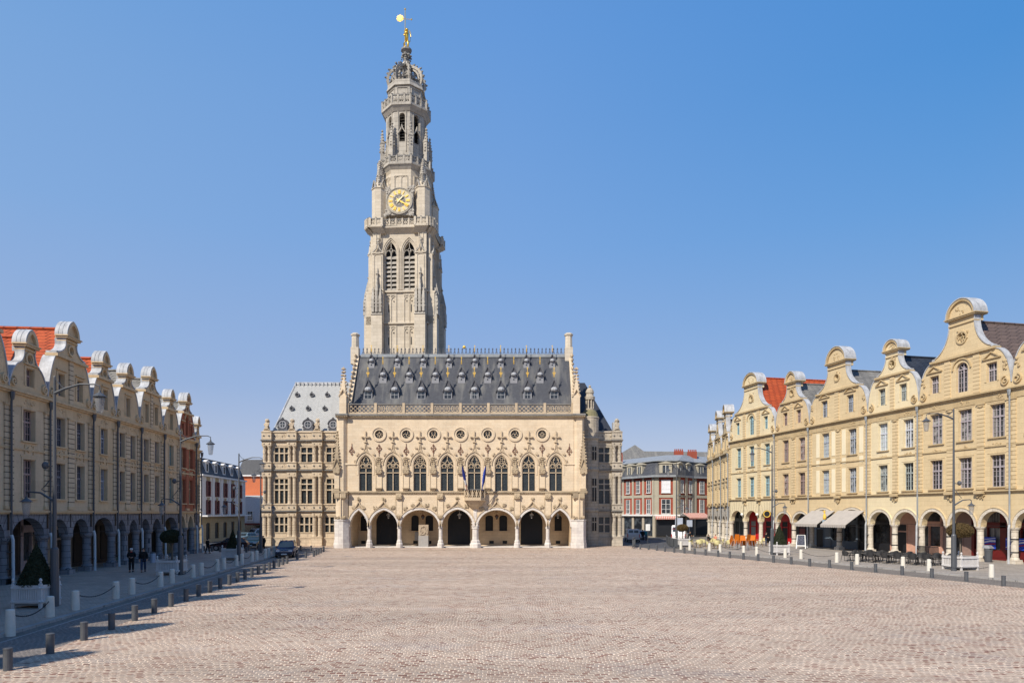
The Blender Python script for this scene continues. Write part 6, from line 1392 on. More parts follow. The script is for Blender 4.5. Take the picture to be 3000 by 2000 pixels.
# brick corner building on the right
EC = [Vector(p) for p in ((14.0, 141), (25.1, 120.5), (29.1, 120.0), (33.2, 124.5), (46, 131))]
t = thing('corner_building', 'red brick corner building with grey-beige pilasters, slate mansard and striped awning', 'building', (25.1, 120.5, 0), 0)
O = Vector((25.1, 120.5)); P5 = [p - O for p in EC] + [Vector((30, 40)), Vector((-5, 40))]
zg, ze = 4.0, 10.6
fl = lambda f: [(p.x, p.y) for p in P5]
mb = MB(); mb.prism([(p.x, p.y) for p in P5], zg, ze); mb.build('wall', M_BRICKR, t)
mb = MB(); mb.prism([(p.x, p.y + .25) for p in P5], 0, zg - .25); mb.build('ground_floor', P_CRM, t)
mid = Vector((12, 20))
def inset(f): return [(p.x + (mid.x - p.x) * f, p.y + (mid.y - p.y) * f) for p in P5]
mb = MB(); mb.prism(inset(-.035), ze, ze + .35, 1); mb.prism(inset(0), ze + .35, 13.5, 0, inset(.07)); mb.prism(inset(.05), 13.5, 13.65, 1); mb.prism(inset(.06), 13.65, 15.0, 1, inset(.3)); mb.build('roof', [M_SLATE, M_ZINCB], t)
segs = [(0, 7, 8), (1, 1, 1), (2, 2, 2), (3, 3, 3)]
for i, nb in ((0, 8), (1, 1), (2, 2), (3, 4)):
    a, b = P5[i], P5[i + 1]; d = (b - a); L = d.length; an = math.atan2(d.y, d.x); dn = d.normalized()
    mb = MB(); q0 = 0
    for j in range(nb + 1):
        x = L * j / nb; hw = .4 if i in (1, 2) else .24; x = min(max(x, hw), L - hw); mb.box(x - hw, x + hw, -.15, 0, zg, ze)
    if i in (1, 2, 3): mb.box(0, L, -.1, 0, 7.0, 7.5)
    else: mb.box(0, L, -.1, 0, 7.0, 7.5)
    mb.xf(0, Matrix.Translation((a.x, a.y, 0)) @ Matrix.Rotation(an, 4, 'Z')); mb.build('pilaster_grid', M_CONC, t)
    for j in range(nb):
        x = L * (j + .5) / nb; p = a + dn * x
        for z0, h_ in ((4.2, 2.5), (7.9, 2.2)):
            ww = 1.5 if i == 1 else .95
            if i == 1 and z0 > 5:
                pn = plain('white_blind', (.75, .76, .8), .5)
            else: pn = M_GLASS
            o_ = bwin(t, 0, 0, ww, h_, 0, M_WPAINT, pn, None, an); o_.location = (p.x + .08 * dn.y, p.y - .08 * dn.x, z0)
    for j in range(nb if i != 1 else 1):
        if i == 0 and j > 6: continue
        x = L * (j + .5) / nb; p = a + dn * x; mb = MB(); ww = .75 if i != 1 else 1.1
        mb.box(-ww, ww, -.1, 1.3, 0, 1.9, 0); mb.poly([(-ww - .15, 1.9), (-ww - .15, 2.0), (0, 2.3), (ww + .15, 2.0), (ww + .15, 1.9)], -.25, 1.2, 0); mb.box(-ww * .5, ww * .5, -.14, -.1, .3, 1.6, 1); mb.box(-.04, .04, -.17, -.14, .3, 1.6, 2)
        o_ = mb.build('dormer', [M_CONC, M_GLASS, M_WPAINT], t); o_.location = (p.x - .35 * dn.y, p.y + .35 * dn.x, ze + .5); o_.rotation_euler = (0, 0, an)
    mb = MB(); mb.box(.2, L - .2, -.05, .05, .3, 3.4, 0)
    for j in range(nb + 1): x = L * j / nb; mb.box(x - .3, x + .3, -.12, 0, 0, 3.8, 1)
    mb.box(0, L, -.5, .1, 3.75, 4.02, 2)
    mb.xf(0, Matrix.Translation((a.x, a.y, 0)) @ Matrix.Rotation(an, 4, 'Z')); mb.build('shop_front', [P_DK if i else M_GLASS, M_CONC if i else P_CRM, M_WREND], t)
for cxx, cyy, hh in ((-4.5, 12, 15.6), (6.5, 9, 16.0), (8.8, 8, 15.8)):
    mb = MB(); mb.box(-.8, .8, -.5, .5, 0, hh - 12.5, 0)
    for q in range(5): mb.lathe([(.13, hh - 12.5), (.11, hh - 12.1)], -.7 + q * .35, 0, 6, 0)
    o_ = mb.build('chimney', M_BRICKR, t); o_.location = (cxx, cyy, 12.5)
N = NT('striped_awning_cloth', .9); wv = N.n('TexWave', wave_type='BANDS', bands_direction='X'); N.l(N.obj(), wv.inputs[0]); wv.inputs['Scale'].default_value = 1.0
N.col(N.ramp(wv.outputs[1], [(.48, (.6, .5, .44)), (.52, (.45, .1, .08))])); M_STRIPE = N.m
def awning(name, label, P, ang, wd, out, zt_, zf, mat, val=.25, group=None):
    t = thing(name, label, 'awning', P, ang, group); m = MB()
    m.add([(0, 0, zt_), (wd, 0, zt_), (wd, -out, zf), (0, -out, zf), (0, 0, zt_ - .04), (wd, 0, zt_ - .04), (wd, -out, zf - .04), (0, -out, zf - .04)], [(0, 3, 2, 1), (4, 5, 6, 7), (0, 4, 7, 3), (1, 2, 6, 5)], 0); m.build('canopy', mat, t)
    m = MB(); n = int(wd / .3)
    for i in range(n): a, b = wd * i / n, wd * (i + 1) / n; m.add([(a, -out - .01, zf), (b, -out - .01, zf), (b - .02, -out - .01, zf - val), ((a + b) / 2, -out - .01, zf - val - .04), (a + .02, -out - .01, zf - val)], [(0, 1, 2, 3, 4)], 0)
    m.build('valance', mat, t)
    m = MB(); m.tube([(.1, 0, zf - .3), (.1, -out + .05, zf - .02)], .03, 5); m.tube([(wd - .1, 0, zf - .3), (wd - .1, -out + .05, zf - .02)], .03, 5); m.build('support_arm', M_BLACK, t); return t
a, b = EC[2], EC[3]; an = math.atan2((b - a).y, (b - a).x)
awning('striped_awning', 'red and cream striped awning over the corner shop beside the far ochre houses', (30.3, 121.2, 0), .55, 5.5, 1.6, 4.3, 3.5, M_STRIPE)
awning('striped_awning', 'narrow striped awning folded above the middle of the brick corner building', (25.2, 120.2, 0), -.12, 3.8, .8, 3.8, 3.45, M_STRIPE)
# slate roofs rising behind
t = thing('distant_building', 'big grey slate hipped roof rising behind the brick corner building', 'building', (26, 165, 0), 0)
mb = MB(); mb.box(-16, 22, 0, 14, 0, 14.5); mb.build('wall', M_CONC, t)
mb = MB(); mb.add([(-7, -3, 14.2), (12, -3, 14.2), (12, 14, 14.2), (-7, 14, 14.2), (4.6, 5, 21.2)], [(0, 1, 4), (1, 2, 4), (2, 3, 4), (3, 0, 4)]); mb.add([(4, 2, 14.4), (40, 2, 14.4), (40, 16, 14.4), (4, 16, 14.4), (6, 9, 20.0), (38, 9, 19.6)], [(0, 1, 5, 4), (1, 2, 5), (2, 3, 4, 5), (3, 0, 4)]); mb.build('roof', M_SLATEM, t)
# ---------------------------------------------------------------- bollards, chains, planters, lamps
mb = MB(); mb.lathe([(.115, -.1), (.115, .58), (.122, .585), (.122, .62), (.1, .635)], 0, 0, 16); bp = mb.build('bollard', M_BOLL, None, False); p_dark = bp
def first_or_copy(o, used, loc, rz, label, cat, group):
    c = o if not used else copy_tree(o)
    c.location = loc; c.rotation_euler = (0, 0, rz); tag(c, label, cat, group); return c
LD = [(23, 1962), (147, 1913), (246, 1874), (327, 1843), (395, 1817), (452, 1795), (501, 1776), (545, 1760), (582, 1746), (615, 1734), (645, 1723), (672, 1713), (696, 1704), (718, 1696), (738, 1688.5), (757, 1681.6), (774, 1676), (789, 1670), (803, 1664), (817, 1659), (829, 1654.5), (841, 1650), (871, 1638), (896, 1634), (919, 1629.6), (926, 1626), (933, 1623.5), (940, 1620), (948, 1616)]
for i, (a, b) in enumerate(LD):
    p = G(a, b); first_or_copy(bp, i > 0, p, rnd.uniform(0, 6), f'dark grey metal bollard, {ORD[i]} from the camera in the row left of the square', 'bollard', 'dark bollards along the left road')
RD = [(2940, 1716), (2831, 1702), (2730, 1691), (2643, 1683), (2565, 1675), (2495, 1668), (2430, 1662), (2372, 1658), (2318, 1652), (2266, 1647), (2221, 1642), (2178, 1638), (2138, 1634), (2104, 1630), (2067, 1626), (2035, 1622.7), (2005, 1620), (1975.4, 1618), (1948.5, 1615), (1924, 1612), (1900, 1610), (1876, 1608)]
for i, (a, b) in enumerate(RD):
    first_or_copy(bp, True, G(a, b), rnd.uniform(0, 6), f'dark grey metal bollard, {ORD[i]} from the camera in the row right of the square', 'bollard', 'dark bollards along the right of the square')
for i, (a, b) in enumerate([(598, 1616), (621, 1617), (645, 1619), (710, 1611), (722, 1620), (729, 1612), (749, 1621), (758, 1613)]):
    first_or_copy(bp, True, G(a, b) + Vector((0, 0, .05)), 0, f'dark bollard, {ORD[i].replace("nearest", "first")} from the left in the group before the parked cars', 'bollard', 'bollards before the cars parked at left')
mb = MB(); mb.lathe([(.165, -.1), (.16, .3), (.145, .84), (.13, .87), (.05, .885)], 0, 0, 14); wb = mb.build('stone_bollard', M_WBOLL, None, False)
LW = [(30, 1862), (147, 1813), (221, 1792), (340, 1758), (387, 1745), (470, 1722), (504, 1712), (565, 1695), (590, 1688), (636, 1675), (656, 1670), (692.6, 1660), (709, 1655), (738, 1647), (752, 1643), (777, 1636), (787, 1633), (803, 1627)]
def chain(a, b, label, group, za=.72):
    p, q = Vector(a), Vector(b); d = q - p; L = d.length; n = max(10, int(L / .09)); sag = .32; mb = MB()
    pts = [Vector((p.x + d.x * t, p.y + d.y * t, p.z + za - sag * (1 - (2 * t - 1) ** 2))) for t in [i / n for i in range(n + 1)]]
    for i in range(n):
        u = (pts[i + 1] - pts[i]); c = (pts[i] + pts[i + 1]) / 2; w_ = Vector((-u.y, u.x, 0)).normalized() * .022 if i % 2 else Vector((0, 0, .022)); e = u * .62
        mb.tube([c - e, c - e * .6 + w_, c + e * .6 + w_, c + e], .0085, 4); mb.tube([c - e, c - e * .6 - w_, c + e * .6 - w_, c + e], .0085, 4)
    o = mb.build('chain', M_BLACK); return tag(o, label, 'chain', group)
def gz(a, b): p = G(a, b); p.z = .1 if False else .08; return p
for i, (a, b) in enumerate(LW):
    p = gz(a, b); first_or_copy(wb, i > 0, p, rnd.uniform(0, 6), f'white stone bollard, {ORD[i]} from the camera at the left kerb', 'bollard', 'white stone bollards at the left kerb')
LC = [(0, 1), (2, 3), (4, 5), (6, 7), (9 - 1, 9), (10, 11), (12, 13), (14, 15)]
for i, (a, b) in enumerate(LC): chain(gz(*LW[a]), gz(*LW[b]), f'black chain, {ORD[i]} from the camera between white bollards at left', 'chains at the left kerb')
RW = [(2904.5, 1694), (2722, 1675), (2645.5, 1665.6), (2511, 1655.6), (2451.6, 1649.6), (2347, 1639), (2300.4, 1635.7), (2217, 1628), (2178.8, 1624.5), (2109.7, 1618.7), (2078.6, 1615.4), (2020.7, 1610.4), (1995, 1608)]
for i, (a, b) in enumerate(RW): first_or_copy(wb, True, gz(a, b), rnd.uniform(0, 6), f'white stone bollard, {ORD[i]} from the camera at the right pavement edge', 'bollard', 'white stone bollards at the right pavement')
for i, (a, b) in enumerate([(0, 1), (4, 5), (6, 7), (8, 9)]): chain(gz(*RW[a]), gz(*RW[b]), f'black chain, {ORD[i]} from the camera between white bollards at right', 'chains at the right pavement')
M_PLANTS = plain('slat_gap_shade_paint', (.2, .19, .18), .7); M_PLANT = plain('pale_planter_paint', (.6, .575, .56), .6); M_LEAF = plain('dark_yew_leaf', (.03, .04, .016), .8, vary=.5, scale=30); M_LEAFB = plain('olive_brown_leaf', (.13, .085, .03), .85, vary=.5, scale=30); M_BARK = plain('grey_bark', (.16, .13, .1), .9)
def planter(P, rz, label, tree, label2, s=1.44):
    t = thing('planter_box', label, 'planter', P, rz, 'pale slatted planter boxes'); h = s / 2; mb = MB()
    for x in (-1, 1):
        for y in (-1, 1):
            mb = MB(); a, b = x * (h - .06), y * (h - .06); mb.box(a - .06, a + .06, b - .06, b + .06, 0, 1.1, 0); mb.lathe([(.03, 1.1), (.06, 1.13), (.035, 1.17), (.075, 1.25), (.05, 1.32), (.0, 1.36)], a, b, 8, 0)
            for zz in (.3, .92): mb.lump(a + x * .07, b - .0, zz, .07, jag=.05); mb.lump(a, b + y * .07, zz, .07, jag=.05)
            mb.build('corner_post', M_PLANT, t)
    for k in range(4):
        mb = MB()
        mb.box(-h + .12, h - .12, -h + .05, -h + .1, .12, 1.02, 1)  # backing board painted dark for the shade between the slats
        for i in range(11): x = -h + .16 + i * (s - .32) / 10; mb.box(x - .042, x + .042, -h + .02, -h + .05, .2, .88, 0)
        mb.box(-h + .06, h - .06, -h - .03, -h + .06, .86, 1.03, 0); mb.box(-h + .06, h - .06, -h - .03, -h + .06, .24, .36, 0)
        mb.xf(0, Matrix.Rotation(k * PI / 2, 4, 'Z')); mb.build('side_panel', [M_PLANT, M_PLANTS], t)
    mb = MB(); mb.box(-h + .1, h - .1, -h + .1, h - .1, .9, .95); mb.build('soil', M_BARK, t)
    u = thing('topiary_tree', label2, 'tree', (P[0], P[1], P[2]), 0, 'clipped trees in planter boxes'); lf = MB()
    def leaf(c, n_):
        a = Vector((rnd.uniform(-1, 1), rnd.uniform(-1, 1), rnd.uniform(-1, 1))).normalized(); b = a.cross(Vector((rnd.uniform(-1, 1), rnd.uniform(-1, 1), .3))).normalized(); r = rnd.uniform(.03, .055)
        lf.add([c + a * r, c + b * r * .6, c - a * r, c - b * r * .6], [(0, 1, 2, 3)])
    if tree[0] == 'cone':
        H_, r0 = tree[1], tree[2]
        lf.lathe([(r0 * .88, .98), (r0 * .9, 1.1), (r0 * .45, 1 + H_ * .55), (.03, 1 + H_ * .95)], 0, 0, 14)
        for i in range(6500):
            t_ = 1 - math.sqrt(rnd.random()); r = r0 * (1 - t_) ** .92 * rnd.uniform(.86, 1.06) + .02; a = rnd.uniform(0, 2 * PI); lf_c = Vector((r * math.cos(a), r * math.sin(a), .97 + H_ * t_ + rnd.uniform(-.04, .04))); leaf(lf_c, None)
        lf.build('crown', tree[3], u); mb = MB(); mb.tube([(0, 0, .85), (0, 0, 1.2)], .07, 6); mb.build('trunk', M_BARK, u)
    else:
        R_, zc_, sq = tree[1], tree[2], .68
        lf.ball(0, 0, zc_, R_ * .9, 16, 10, sq)
        for i in range(6000):
            v = Vector((rnd.gauss(0, 1), rnd.gauss(0, 1), rnd.gauss(0, 1))).normalized() * R_ * rnd.uniform(.88, 1.05); 
            if v.z < -R_ * .75: v.z = -R_ * .75
            leaf(Vector((v.x, v.y, zc_ + v.z * sq)), None)
        lf.build('crown', tree[3], u); mb = MB(); mb.tube([(0, 0, .85), (.03, 0, 1.6), (0, 0, zc_ - R_ * .4)], [.07, .055, .06], 7); mb.tube([(0, 0, 1.9), (.3, .1, zc_)], .03, 5); mb.tube([(0, 0, 1.9), (-.3, -.1, zc_)], .03, 5); mb.build('trunk', M_BARK, u)
def pz(a, b, dy=.72): p = G(a, b); return Vector((p.x, p.y + dy, .1))
planter(pz(74, 1788), 0, 'pale grey planter box nearest the camera at left', ('cone', 1.85, .72, M_LEAF), 'dark clipped cone tree in the nearest left planter', 1.34)
planter(pz(488, 1689), 0, 'pale grey planter box beside the second lamp post at left', ('ball', .72, 2.6, M_LEAF), 'dark clipped dome tree in the planter beside the second left lamp post')
planter(pz(672, 1643), 0, 'pale grey planter box with a thin cone tree beside the third left lamp post', ('cone', 1.75, .5, M_LEAF), 'slim dark cone tree in the planter before the parked cars')
planter(pz(2836, 1674, .9), R(16), 'large pale planter box beside the right-hand lamp post', ('ball', .86, 2.9, M_LEAFB), 'brown clipped dome tree before the black-shaded arches at right', 1.65)
planter(pz(2290, 1628, .6), R(10), 'pale planter box with cone tree beside the chalkboard at right', ('cone', 2.05, .72, M_LEAF), 'dark clipped cone tree beside the chalkboard')
planter(pz(2003, 1604, .6), R(8), 'pale planter box before the white van at far right', ('ball', .68, 2.35, M_LEAFB), 'small brown dome tree in front of the white van')
def lamp(P, label, sg, H_=10.2, up=True, arm=1.95, low=1.3):
    t = thing('street_lamp', label, 'street lamp', P, 0, 'tall grey double-arm street lamps')
    mb = MB(); mb.lathe([(.18, 0), (.17, 2.7), (.13, 2.78), (.095, 2.8), (.08, 6), (.05, H_), (.03, H_ + .05)], 0, 0, 10); mb.lathe([(.24, 0), (.24, .06)], 0, 0, 10); mb.build('pole', M_POLE, t, False)
    mb = MB(); z0 = H_ - .75; pts = [(0, 0, z0), (sg * arm * .25, 0, z0 + .22), (sg * arm * .6, 0, z0 + .42), (sg * arm * .95, 0, z0 + .42), (sg * (arm + .12), 0, z0 + .33), (sg * (arm + .12), 0, z0 + .15)]
    mb.tube(pts, [.07, .055, .045, .035, .03, .025], 6); mb.tube([(0, 0, H_ - .02), (sg * .15, 0, H_ - .25), (sg * .45, 0, H_ - .55), (sg * .42, 0, z0 + .35)], .02, 5)
    mb.build('upper_arm', M_POLE, t)
    mb = MB(); z1 = 5.05; s2 = -sg; mb.tube([(0, 0, z1 - .15), (s2 * low * .5, 0, z1 + .25), (s2 * low * .92, 0, z1 + .3), (s2 * low, 0, z1 + .22), (s2 * low, 0, z1 + .1)], [.06, .045, .035, .03, .025], 6)
    mb.tube([(0, 0, z1 + 1.35), (s2 * .1, 0, z1 + 1.0), (s2 * .4, 0, z1 + .6), (s2 * .6, 0, z1 + .4), (s2 * .4, 0, z1 + .3)], .025, 5); mb.build('lower_arm', M_POLE, t)
    mb = MB(); mb.tube([(0, 0, z1 + 1.5), (s2 * .3, 0, z1 + 1.45), (s2 * .38, 0, z1 + 1.4)], .03, 5); mb.ball(s2 * .42, 0, z1 + 1.5, .15, 8, 6, 1.2); mb.build('camera_globe', M_POLE, t)
    for x, zt_, s in ((sg * (arm + .12), z0 + .15, .88), (s2 * low, z1 + .1, .78)):
        mb = MB(); mb.lathe([(.05 * s, zt_), (.07 * s, zt_ - .12 * s), (.2 * s, zt_ - .22 * s), (.33 * s, zt_ - .32 * s), (.33 * s, zt_ - .36 * s), (.25 * s, zt_ - .36 * s)], x, 0, 10); l_ = mb.build('lantern', M_POLE, t)
        mb = MB(); mb.lathe([(.22 * s, zt_ - .36 * s), (.23 * s, zt_ - .5 * s), (.16 * s, zt_ - 1.1 * s), (.12 * s, zt_ - 1.18 * s)], x, 0, 10); mb.build('glass', M_LAMPG, l_, True)
lamp(G(160, 1781), 'tall grey street lamp nearest the camera at left', 1, 10.6)
lamp(G(529, 1687), 'tall grey street lamp beside the dome tree planter at left', 1, 10.0)
lamp(G(700, 1645), 'tall grey street lamp before the white corner house', 1, 9.6)
lamp(G(764, 1622), 'farthest street lamp of the left side, before the left wing', -1, 9.2, arm=.6)
lamp(G(2794, 1675), 'tall grey street lamp beside the largest planter at right', -1, 12.0, arm=1.9)
lamp(G(2262, 1627), 'tall grey street lamp beside the cone tree planter at right', -1, 11.2, arm=1.9)
lamp(G(1982, 1602), 'tall grey street lamp in front of the white van', -1, 10.6, arm=.9)

# ---------------------------------------------------------------- awnings and small fittings on the right row
A3, B3 = RP(RU(2372)), RP(RU(2543)); d3 = (B3 - A3).normalized(); n3 = Vector((-d3.y, d3.x)) * -1
def onrow(A, d, u, out=0, z=0): nn = Vector((d.y, -d.x)); return Vector((A.x + d.x * u + nn.x * out, A.y + d.y * u + nn.y * out, z))
awning('shop_awning', 'off-white shop awning on the left arch of the panelled ochre house', onrow(A3, d3, .5, .1), RANG, 4.2, 2.3, 4.6, 3.05, M_AWN, .3, 'off-white awnings')
awning('shop_awning', 'off-white shop awning on the right arch of the panelled ochre house', onrow(A3, d3, 5.3, .1), RANG, 4.2, 2.3, 4.6, 3.05, M_AWN, .3, 'off-white awnings')
t = thing('hanging_sign', 'pale blue rounded sign with a gold figurine on top between the two awnings', 'sign', onrow(A3, d3, 4.95, 1.3, 3.3), RANG)
mb = MB(); mb.tube([(0, 1.2, .4), (0, 0, .4)], .03, 5); mb.box(-.04, .04, -.55, .45, -.2, .25, 0); mb.build('board', plain('pale_blue_sign', (.4, .5, .58), .5), t)
mb = MB(); mb.lathe([(.14, .3), (.2, .5), (.12, .9), (.05, 1.0), (.11, 1.1), (.1, 1.25), (.02, 1.35)], 0, -.3, 8); mb.tube([(0, -.3, 1.0), (0, -.55, 1.3)], .03, 5); mb.build('figurine', M_GOLDP, t)
A1, B1 = RP(RU(2138)), RP(RU(2272)); d1 = (B1 - A1).normalized(); W1 = (B1 - A1).length
for i in (1, 2):
    mb = MB(); mb.ball(0, 0, 0, .2, 10, 8); o_ = mb.build('globe_lamp', M_WPAINT, h1, True); o_.location = (W1 * i / 3, -.3, 4.1)
mb = MB(); mb.poly(circ(0, 0, .5, 16), -.08, 0, 0); mb.rib(circ(0, 0, .42, 16), .1, -.12, -.05, 1, True); mb.tube([(0, 0, 0), (0, .8, .1)], .03, 5); o_ = mb.build('round_trade_sign', [M_BLACK, M_GOLDP]); o_.location = onrow(A1, d1, W1 - .6, .9, 4.2); tag(o_, 'round black sign with gold ring hanging beside the second right lamp post', 'sign')
o_.rotation_euler = (0, 0, RANG + R(70))
A5, B5 = RP(RU(2693)), RP(RU(2964)); d5 = (B5 - A5).normalized(); W5 = (B5 - A5).length
P_BLU = plain('poster_blue', (.015, .06, .5), .5); P_RD = plain('poster_red', (.35, .01, .02), .5); P_WH = plain('poster_white', (.75, .75, .78), .5)
for (u0, u1, lb) in ((W5 * .40, W5 * .60, 'blue, white and red swoosh poster in the shop behind the dome tree'), (W5 * .70, W5 * .95, 'blue, white and red swoosh poster behind the grey litter bin')):
    w_ = u1 - u0; mb = MB(); mb.box(0, w_, 0, .03, 0, 1.05, 0); mb.rib([(0.02, .2), (w_ * .35, .55), (w_ * .7, .7), (w_ - .02, .72)], lambda t_: .06 + .12 * t_, -.01, 0, 2); mb.rib([(0.02, .1), (w_ * .4, .32), (w_ * .7, .45), (w_ - .02, .46)], lambda t_: .05 + .1 * t_, -.012, 0, 1); mb.rib([(0.02, .9), (w_ * .5, .85), (w_ - .02, .98)], .05, -.01, 0, 2)
    o_ = mb.build('poster', [P_BLU, P_RD, P_WH]); o_.location = onrow(A5, d5, u0, -2.62, 1.1); o_.rotation_euler = (0, 0, RANG); tag(o_, lb, 'poster', 'swoosh posters')
P_ = G(2896, 1649); t = thing('litter_bin', 'tall dark grey litter bin beside a column under the right arcade', 'litter bin', (P_.x, P_.y, .1), .5)
mb = MB(); mb.lathe([(.27, .1), (.31, .9), (.33, 1.0), (.33, 1.2)], 0, 0, 14); mb.lathe([(.24, 0), (.24, .1)], 0, 0, 14); mb.build('body', M_POLE, t); mb = MB(); mb.taper(-.33, .33, -.33, .33, 1.2, -.25, .25, -.1, .33, 1.45); mb.build('lid', M_LEAD, t)
P_ = G(448, 1650); t = thing('litter_bin', 'pale grey cylindrical bin beside the couple under the left arcade', 'litter bin', (P_.x, P_.y, .1)); mb = MB(); mb.lathe([(.22, 0), (.22, .75), (.2, .8)], 0, 0, 12); mb.build('body', M_FGREY, t); mb = MB(); mb.lathe([(.23, .8), (.23, .86), (.1, .9)], 0, 0, 12); mb.build('lid', M_POLE, t)
def railing(name, label, pts, h, mat, step=.13, cat='railing'):
    t = thing(name, label, cat, (pts[0][0], pts[0][1], 0)); o = Vector(pts[0]); mb = MB(); mr = MB()
    for a, b in zip(pts, pts[1:]):
        a = Vector(a) - o; b = Vector(b) - o; L = (b - a).length; n = max(1, int(L / step))
        for i in range(n + 1): p = a + (b - a) * i / n; mb.box(p.x - .03, p.x + .03, p.y - .015, p.y + .015, .1, h)
        mr.tube([(a.x, a.y, h), (b.x, b.y, h)], .035, 5); mr.tube([(a.x, a.y, .2), (b.x, b.y, .2)], .025, 5)
    mb.build('bars', mat, t); mr.build('rails', mat, t); return t
g2 = lambda a, b: (G(a, b).x, G(a, b).y)
railing('railing', 'black slatted railing beside the taupe shop door at right', [onrow(A5, d5, .4, .6)[:2], onrow(A5, d5, 2.9, .6)[:2]], 1.15, M_BLACK)
railing('metal_barrier', 'curved grey slatted barrier in front of the white van', [g2(1952, 1590), g2(1956, 1595), g2(1963, 1600), g2(1974, 1604), g2(1985, 1606)], 1.15, M_BOLL, .16)
railing('metal_barrier', 'short grey barrier standing at the corner of the right side street', [g2(1853, 1606), g2(1861, 1597)], 1.15, M_BOLL, .2)
t = thing('chalkboard', 'white-framed chalkboard easel standing beside the cone tree planter', 'chalkboard', (G(2347, 1609).x, G(2347, 1609).y, .1), R(-28))
M_CHALK = plain('chalk_writing', (.5, .52, .6), .9); M_BOARD = plain('blackboard', (.03, .035, .06), .8)
for s, nm in ((-1, 'front_board'), (1, 'rear_board')):
    mb = MB(); mb.rib([(-.5, 0), (-.42, 1.62), (.42, 1.62), (.5, 0)], .09, -.03, .03, 0); mb.box(-.45, .45, -.02, .02, .3, .4, 0); mb.box(-.42, .42, -.01, .01, .4, 1.58, 1)
    if s < 0:
        for i in range(8):
            z = 1.45 - i * .125; x = -.34
            while x < .3: w_ = rnd.uniform(.05, .16); mb.rib([(x, z), (x + w_ * .4, z + .03), (x + w_, z - .01)], .014, -.014, -.011, 2); x += w_ + rnd.uniform(.03, .08)
    mb.xf(0, Matrix.Translation((0, 0, 1.6)) @ Matrix.Rotation(s * .2, 4, 'X') @ Matrix.Translation((0, 0, -1.6))); mb.build(nm, [M_WPAINT, M_BOARD, M_CHALK], t)
for (a, b, w_, h_, zt_, col, lb) in ((1898, 1594, .6, .9, 2.8, M_WPAINT, 'white square street sign on a thin post beside the grey van'), (1989, 1588, 1.1, 1.0, 3.6, M_FGREY, 'grey-blue information panel above the white van'), (2020, 1590, .8, .95, 3.3, M_FGREY, 'pale grey rectangular panel on a post behind the last planter')):
    P_ = G(a, b); t = thing('street_sign', lb, 'sign', (P_.x, P_.y, 0)); mb = MB(); mb.tube([(0, .05, 0), (0, .05, zt_)], .035, 6); mb.build('post', M_POLE, t); mb = MB(); mb.box(-w_ / 2, w_ / 2, -.03, .01, zt_ - h_, zt_); mb.build('panel', col, t)
P_ = G(896, 1613); t = thing('stone_bench', 'low dark framed bench standing before the left wing', 'bench', (P_.x, P_.y, 0)); mb = MB()
for s in (-1, 1): mb = MB(); mb.box(s * .6 - .06, s * .6 + .06, -.2, .2, 0, .62); mb.build('side_post', M_BOLL, t)
mb = MB(); mb.box(-.54, .54, -.2, .2, .42, .5); mb.build('seat', M_BOLL, t)
# ---------------------------------------------------------------- terrace furniture
def chairmesh(kind, fr, seat):
    t = thing(kind, 'chair', 'chair'); sh = seat
    mb = MB(); mb.prism([(-.22, -.22), (.22, -.22), (.24, .2), (-.24, .2)], .43, .47); mb.build('seat', sh, t)
    mb = MB(); n = 9
    for i in range(n):
        a0, a1 = PI * (.02 + .96 * i / n), PI * (.02 + .96 * (i + 1) / n); z0 = lambda a: .47 + .18; z1 = lambda a: .62 + .24 * math.sin(a) ** .6
        q = [(.25 * math.cos(a), .05 + .2 * math.sin(a)) for a in (a0, a1)]
        mb.add([(q[0][0], q[0][1], .5 if .3 < a0 < 2.8 else .6), (q[1][0], q[1][1], .5 if .3 < a1 < 2.8 else .6), (q[1][0] * 1.08, q[1][1] * 1.1, z1(a1)), (q[0][0] * 1.08, q[0][1] * 1.1, z1(a0))], [(0, 1, 2, 3)])
    mb.build('backrest', sh, t)
    for x in (-1, 1):
        for y in (-1, 1): mb = MB(); mb.tube([(x * .21, y * .19, .45), (x * .26, y * .25, 0)], .016, 5); mb.build('leg', fr, t)
    mb = MB(); mb.tube([(-.23, .0, .66), (-.26, -.2, .66), (-.23, -.22, .45)], .016, 5); mb.tube([(.23, .0, .66), (.26, -.2, .66), (.23, -.22, .45)], .016, 5); mb.build('armrests', fr, t)
    return t
def tablemesh(kind, top, r, sq=False):
    t = thing(kind, 'table', 'table'); mb = MB()
    if sq: mb.box(-r, r, -r, r, .71, .74)
    else: mb.lathe([(r, .71), (r, .74)], 0, 0, 16)
    mb.build('tabletop', top, t); mb = MB(); mb.tube([(0, 0, .71), (0, 0, .1)], .035, 6)
    for k in range(4): a = k * PI / 2 + .7; mb.tube([(0, 0, .12), (.3 * math.cos(a), .3 * math.sin(a), .02)], .02, 5)
    mb.build('pedestal', M_BLACK, t); return t
M_RAT = plain('black_wicker', (.028, .027, .028), .6, bump=.4); M_RATY = plain('yellow_wicker', (.62, .55, .27), .6, bump=.4); M_BAMB = plain('bamboo_frame', (.3, .2, .09), .6); M_ORG = plain('orange_plastic', (.62, .17, .015), .4); M_STEEL = plain('pale_steel', (.45, .45, .46), .4, .6)
bc = chairmesh('terrace_chair', M_BLACK, M_RAT); bt = tablemesh('terrace_table', plain('dark_tabletop', (.06, .06, .065), .4), .38, True)
ub = ut = False; nb = 0; nt_ = 0
NUMW = ORD
TA = Vector((30.0, 60.6)); td = Vector((4.0, -6.0)).normalized(); tn = Vector((td.y, -td.x)) * -1
ROWW = ('front', 'rear')
